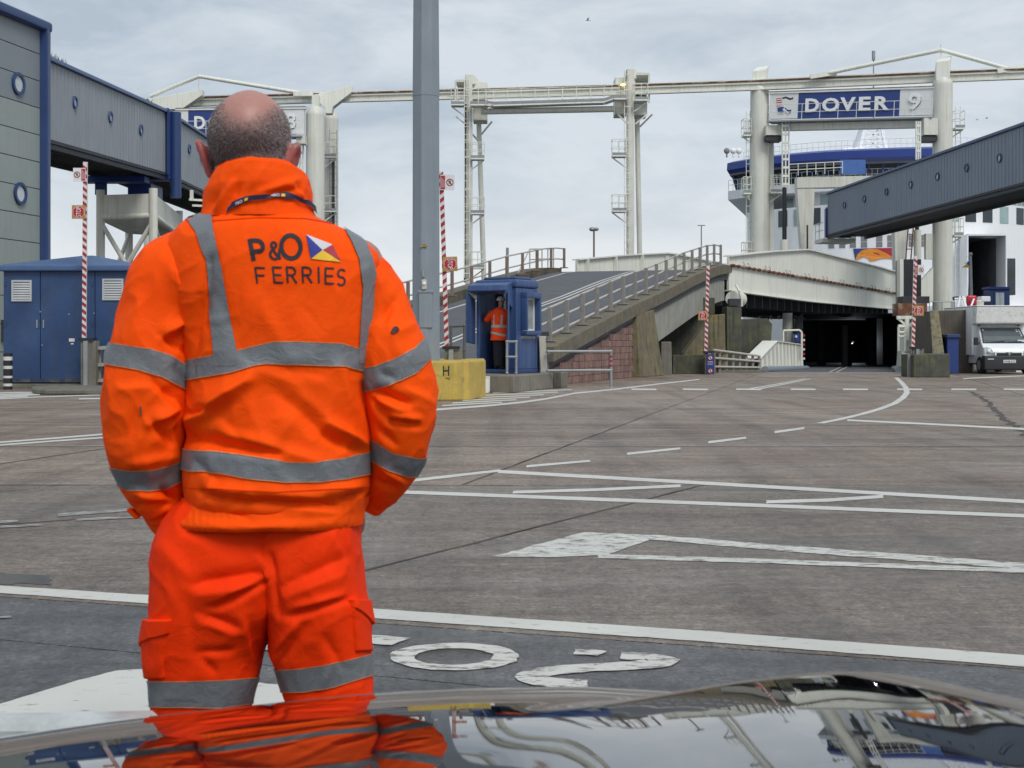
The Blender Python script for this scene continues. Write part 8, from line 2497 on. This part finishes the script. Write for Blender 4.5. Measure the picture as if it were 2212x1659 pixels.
# ------------------------------------------------------------------ worker inside the booth
FL = .52
Q = MBo @ Vector((-.66, .20, 0)); Q.z = FL
wk2 = thing('person', 'worker in orange coat and white helmet standing in the blue booth', 'person', Q)
X_ = PERP; Y_ = DIR; Z_ = Vector((0, 0, 1))
def W(x, y, z): return Q + (X_ * x + Y_ * y + Z_ * z) * 1.09
def b_body(mb):
    mb.ball(W(.03, .05, 1.62), .095, 16, (.85, 1, 1.2)); mb.ball(W(.0, .15, 1.6), .02, 8)
    chain(mb, [(W(.02, .03, 1.52), .055), (W(.0, .0, 1.42), .065)])
    mb.loft([[W(math.cos(q) * a, math.sin(q) * b, z) for q in [2 * math.pi * k / 20 for k in range(20)]] for a, b, z in ((.10, .08, 1.46), (.18, .1, 1.38), (.16, .1, 1.1), (.16, .1, .88), (.12, .08, .78))])
    chain(mb, [(W(-.17, .02, 1.36), .045), (W(-.32, .08, 1.2), .04), (W(-.34, .26, 1.36), .03)]); hand(mb, W(-.34, .27, 1.37), Vector((0, .6, .8)), Vector((0, 1, -.3)), .95)
    chain(mb, [(W(.17, .02, 1.36), .045), (W(.22, .12, 1.12), .04), (W(.1, .3, 1.1), .03)]); hand(mb, W(.1, .31, 1.1), Vector((0, 1, 0)), Vector((0, 0, 1)), .95)
    chain(mb, [(W(-.09, 0, .82), .08), (W(-.09, .0, .45), .055), (W(-.09, .01, .08), .04)]); chain(mb, [(W(.09, 0, .82), .08), (W(.09, .02, .45), .055), (W(.09, .02, .08), .04)])
SK2 = mat('booth_skin', (.38, .19, .15), .5)
body_mesh('body', b_body, wk2, SK2, .012, 4)
def lof(name, rows_, m, par, n=48, seed=1, amp=.006):
    S = smooth_rows(rows_, 50)
    P = np.zeros((50, n, 3)); q = np.linspace(0, 2 * np.pi, n, endpoint=False)
    for i, r in enumerate(S):
        for k in range(n): P[i, k] = W(r[1] + math.cos(q[k]) * r[3], r[2] + math.sin(q[k]) * r[4], r[0])
    return grid_mesh(name, fold(P, [], amp, 9, seed), m, par, cap=True), P
OR2 = fabric('hi_vis_orange_coat', (0.95, 0.075, 0.01), (0.80, 0.05, 0.006))
coat, CPt = lof('coat', [(1.49, .0, .0, .08, .075), (1.45, 0, 0, .14, .10), (1.38, 0, 0, .205, .125), (1.25, 0, 0, .21, .14), (1.1, 0, 0, .20, .145), (.95, .01, 0, .215, .155), (.8, .02, 0, .235, .165), (.70, .02, 0, .25, .17)], OR2, wk2)
def arm_tube(name, pts, m, par):
    S = smooth_rows([(p[0] * 1000, p[1] * 1000, p[2], p[3]) for p in pts], 40)
    mb = MB(); 
    ring_ = []
    C3 = [W(s[0] / 1000, s[1] / 1000, s[2]) for s in S]
    for i, s in enumerate(S):
        t = (C3[min(i + 1, 39)] - C3[max(0, i - 1)]).normalized(); a = t.orthogonal().normalized() if i == 0 else (pa - t * pa.dot(t)).normalized(); pa = a; b = t.cross(a)
        ring_.append([C3[i] + (a * math.cos(2 * math.pi * k / 20) + b * math.sin(2 * math.pi * k / 20)) * s[3] for k in range(20)])
    mb.loft(ring_); return mb.build(name, m, par, smooth=True)
arm_tube('sleeve', [(-.12, 0, 1.38, .07), (-.22, .02, 1.32, .08), (-.34, .07, 1.2, .078), (-.36, .14, 1.24, .066), (-.345, .24, 1.34, .052)], OR2, coat)
arm_tube('sleeve', [(.12, 0, 1.38, .07), (.2, .02, 1.3, .08), (.25, .10, 1.12, .07), (.18, .2, 1.08, .06), (.11, .28, 1.1, .05)], OR2, coat)
TAPE2 = mat('coat_tape', (.42, .40, .38), .5)
for z0_, z1_, sl in ((1.10, 1.16, 0), (.90, .96, .25)):
    mb = MB()
    for k in range(48):
        def pt(kk, z):
            zz = z - sl * (CPt[0, 0, 0] * 0 + math.cos(2 * math.pi * kk / 48) * .2)
            r = np.argmin(np.abs(CPt[:, kk % 48, 2] - (zz + FL))); p = Vector(CPt[r, kk % 48]); c = W(0, 0, 0); c.z = p.z
            return p + (p - c).normalized() * .006
        mb.add([pt(k, z0_), pt(k + 1, z0_), pt(k + 1, z1_), pt(k, z1_)], [(0, 1, 2, 3)])
    mb.build('coat_tape', TAPE2, coat)
for x in (-.10, .11):
    mb = MB()
    for i in range(10):
        z = 1.13 + .03 * i
        def pt2(xx, z):
            kk = [k for k in range(48) if math.sin(2 * math.pi * k / 48) < 0]
            r = np.argmin(np.abs(CPt[:, 36, 2] - (z + FL))); best = min(kk, key=lambda k: abs((Vector(CPt[r, k]) - Q).dot(X_) - xx)); p = Vector(CPt[r, best]); return p - Y_ * .007
        mb.add([pt2(x - .025, z), pt2(x + .025, z), pt2(x + .025, z + .03), pt2(x - .025, z + .03)], [(0, 1, 2, 3)])
    mb.build('coat_tape', TAPE2, coat)
mb = MB(); a = W(-.29, .035, 1.25); mb.tube(a + W(-.045, .0, .05) - Q, a + W(.03, -.01, -.05) - Q - Vector((0, 0, 0)), .084, n=20, caps=False)
lof('trousers', [(.82, .0, 0, .17, .12), (.7, .0, 0, .17, .12), (.5, .0, .0, .16, .10), (.3, 0, 0, .15, .09), (.08, 0, 0, .14, .09)], mat('dark_trousers', (.012, .012, .018), .8), wk2)
mb = MB()
for s in (-.09, .09): mb.ball(W(s, .05, .045), .05, 12, (.9, 2.2, .9))
mb.build('boots', BLACK, wk2, smooth=True)
HEL = mat('helmet_white', (.55, .54, .54), .4)
mb = MB(); c = W(.03, .04, 1.66)
rr = []
for a, f in ((0, 1.22), (.0, 1.0), (.35, .97), (.7, .82), (1.05, .55), (1.35, .25), (1.5, .05)):
    rr.append([c + X_ * math.cos(q) * .118 * f + Y_ * math.sin(q) * .14 * f + Z_ * (.125 * math.sin(a) + (.0 if f < 1.1 else -.006)) for q in [2 * math.pi * k / 24 for k in range(24)]])
mb.loft(rr); mb.build('helmet', HEL, wk2, smooth=True)
# ------------------------------------------------------------------ black car the picture is taken from
car = thing('car', 'glossy black car bonnet in front of the windscreen', 'car', (0, 1.5, 0))
PAINTB = bpy.data.materials.new('black_car_paint'); PAINTB.use_nodes = True
pb_ = PAINTB.node_tree.nodes['Principled BSDF']
pb_.inputs['Base Color'].default_value = (.006, .006, .007, 1); pb_.inputs['Roughness'].default_value = .03
pb_.inputs['Coat Weight'].default_value = 1.0; pb_.inputs['Coat Roughness'].default_value = .012; pb_.inputs['Coat IOR'].default_value = 1.38
pb_.inputs['Specular IOR Level'].default_value = .1
nz = PAINTB.node_tree.nodes.new('ShaderNodeTexNoise'); nz.inputs['Scale'].default_value = 9; nz.inputs['Detail'].default_value = 1
bpn = PAINTB.node_tree.nodes.new('ShaderNodeBump'); bpn.inputs['Strength'].default_value = .015; bpn.inputs['Distance'].default_value = .02
tcn = PAINTB.node_tree.nodes.new('ShaderNodeTexCoord')
PAINTB.node_tree.links.new(tcn.outputs['Object'], nz.inputs['Vector']); PAINTB.node_tree.links.new(nz.outputs['Fac'], bpn.inputs['Height']); PAINTB.node_tree.links.new(bpn.outputs['Normal'], pb_.inputs['Coat Normal'])
silA = ([-1400, -400, 0, 325, 600, 800, 1000, 1250, 1470, 1700, 2000, 2400, 3200], [1800, 1660, 1598, 1549, 1518, 1497, 1487, 1482, 1495, 1505, 1530, 1580, 1700])
silB = ([600, 870, 1100, 1300, 1480, 1600, 1750, 1850, 1950, 2100, 2212, 2400, 2900], [1680, 1606, 1556, 1520, 1489, 1469, 1452, 1447, 1454, 1489, 1527, 1590, 1740])
def hood_z(X, Y):
    """two shoulders of the pressed bonnet: a far left dome and a nearer raised ridge on the right"""
    YA, YB = 1.86, 1.46
    uA = X / YA * FPX + 1106
    sA = (np.interp(uA, *silA) - 738) / FPX
    hA = CAM_H - sA * YA - sA * (Y - YA) * 1.0 - .17 * (Y - YA) ** 2 - np.maximum(0, Y - 2.0) ** 2 * 1.3
    uB = X / YB * FPX + 1106
    sB = (np.interp(uB, *silB) - 738) / FPX
    slope = np.interp(uB, [600, 1200, 1500, 1860, 1960, 2100, 2400], [.100, .112, .132, .136, .165, .19, .20])
    d_ = Y - YB
    hB = CAM_H - sB * YB - slope * np.minimum(d_, 0) - .03 * np.minimum(d_, 0) ** 2 - sB * np.maximum(d_, 0) - 1.9 * np.maximum(d_, 0) ** 2
    k = .004
    return k * np.logaddexp((hA - 1) / k, (hB - 1) / k) + 1
xs = np.linspace(-.86, .86, 220); ys = np.linspace(.78, 2.22, 200)
XX, YY = np.meshgrid(xs, ys)
ZZ = hood_z(XX, YY)
# smooth so highlights flow
def blur(Z, n):
    for _ in range(n):
        Zp = np.pad(Z, 1, mode='reflect', reflect_type='odd')
        Z = (Zp[1:-1, 1:-1] * 4 + Zp[:-2, 1:-1] + Zp[2:, 1:-1] + Zp[1:-1, :-2] + Zp[1:-1, 2:]) / 8
    return Z
ZZ = blur(ZZ, 26)
edge = np.maximum(0, np.abs(XX) - .70) / .16
ZZ = ZZ - .10 * edge ** 2.2
P = np.stack([XX, YY, ZZ], 2)
bon = grid_mesh('bonnet', P, PAINTB, car, close=False)
# wings, nose, lamps, wheels: the car's front end beyond what the picture shows
for s in (-1, 1):
    mb = MB()
    zr = lambda y: float(np.interp(y, ys, ZZ[:, 0 if s < 0 else -1]))
    prof = [.78, 1.0, 1.3, 1.6, 1.9, 2.1, 2.22]
    mb.loft([[Vector((s * .862, y, zr(y) - .004)), Vector((s * .92, y, zr(y) - .03)), Vector((s * .935, y, .55)), Vector((s * .91, y, .30)), Vector((s * .80, y, .30)), Vector((s * .80, y, zr(y) - .05))] for y in prof])
    mb.build('wing', PAINTB, car, bevel=.02, seg=2, smooth=True)
    mb = MB(); mb.tube((s * .95, 1.62, .33), (s * .74, 1.62, .33), .33, n=32); ty = mb.build('tyre', TYRE, car, bevel=.03, seg=2, smooth=True)
    mb = MB(); mb.tube((s * .955, 1.62, .33), (s * .9, 1.62, .33), .23, n=24); mb.build('rim', GALV, ty)
    mb = MB(); mb.hexa([(s * .55, 2.21, .56), (s * .92, 2.12, .56), (s * .92, 2.05, .56), (s * .55, 2.12, .56), (s * .55, 2.2, .67), (s * .92, 2.1, .69), (s * .92, 2.05, .69), (s * .55, 2.12, .67)]); mb.build('headlight', mat('headlight_glass', (.45, .48, .48), .1), car, bevel=.015)
zn = [float(v) for v in ZZ[-1, ::20]]; xn = [float(v) for v in xs[::20]]
mb = MB()
mb.loft([[Vector((x, 2.215, z - .004)), Vector((x, 2.27 - .06 * x * x, z - .05)), Vector((x, 2.30 - .08 * x * x, .42)), Vector((x, 2.26 - .08 * x * x, .22)), Vector((x, 2.1, .22)), Vector((x, 2.1, z - .06))] for x, z in zip(xn, zn)])
mb.build('front_bumper', PAINTB, car, bevel=.01, smooth=True)
mb = MB()
for k in range(5): mb.bar((-.45, 2.315, .36 + k * .05), (.45, 2.315, .36 + k * .05), .02, .02)
mb.build('grille', BLACK, car)
mb = MB(); mb.box(-.26, .26, 2.315, 2.33, .28, .34); mb.build('number_plate', SIGNWHITE, car)
# scuttle panel, wiper and sills back to the windscreen foot
mb = MB(); zc = float(ZZ[0].mean()); mb.hexa([(-.86, .52, zc - .10), (.86, .52, zc - .10), (.86, .775, zc - .12), (-.86, .775, zc - .12), (-.86, .52, zc - .04), (.86, .52, zc - .04), (.86, .775, zc - .045), (-.86, .775, zc - .045)]); mb.build('scuttle', BLACK, car)
mb = MB(); mb.box(-.92, .92, -.6, .50, .22, .62); mb.build('floor_pan', BLACK, car)
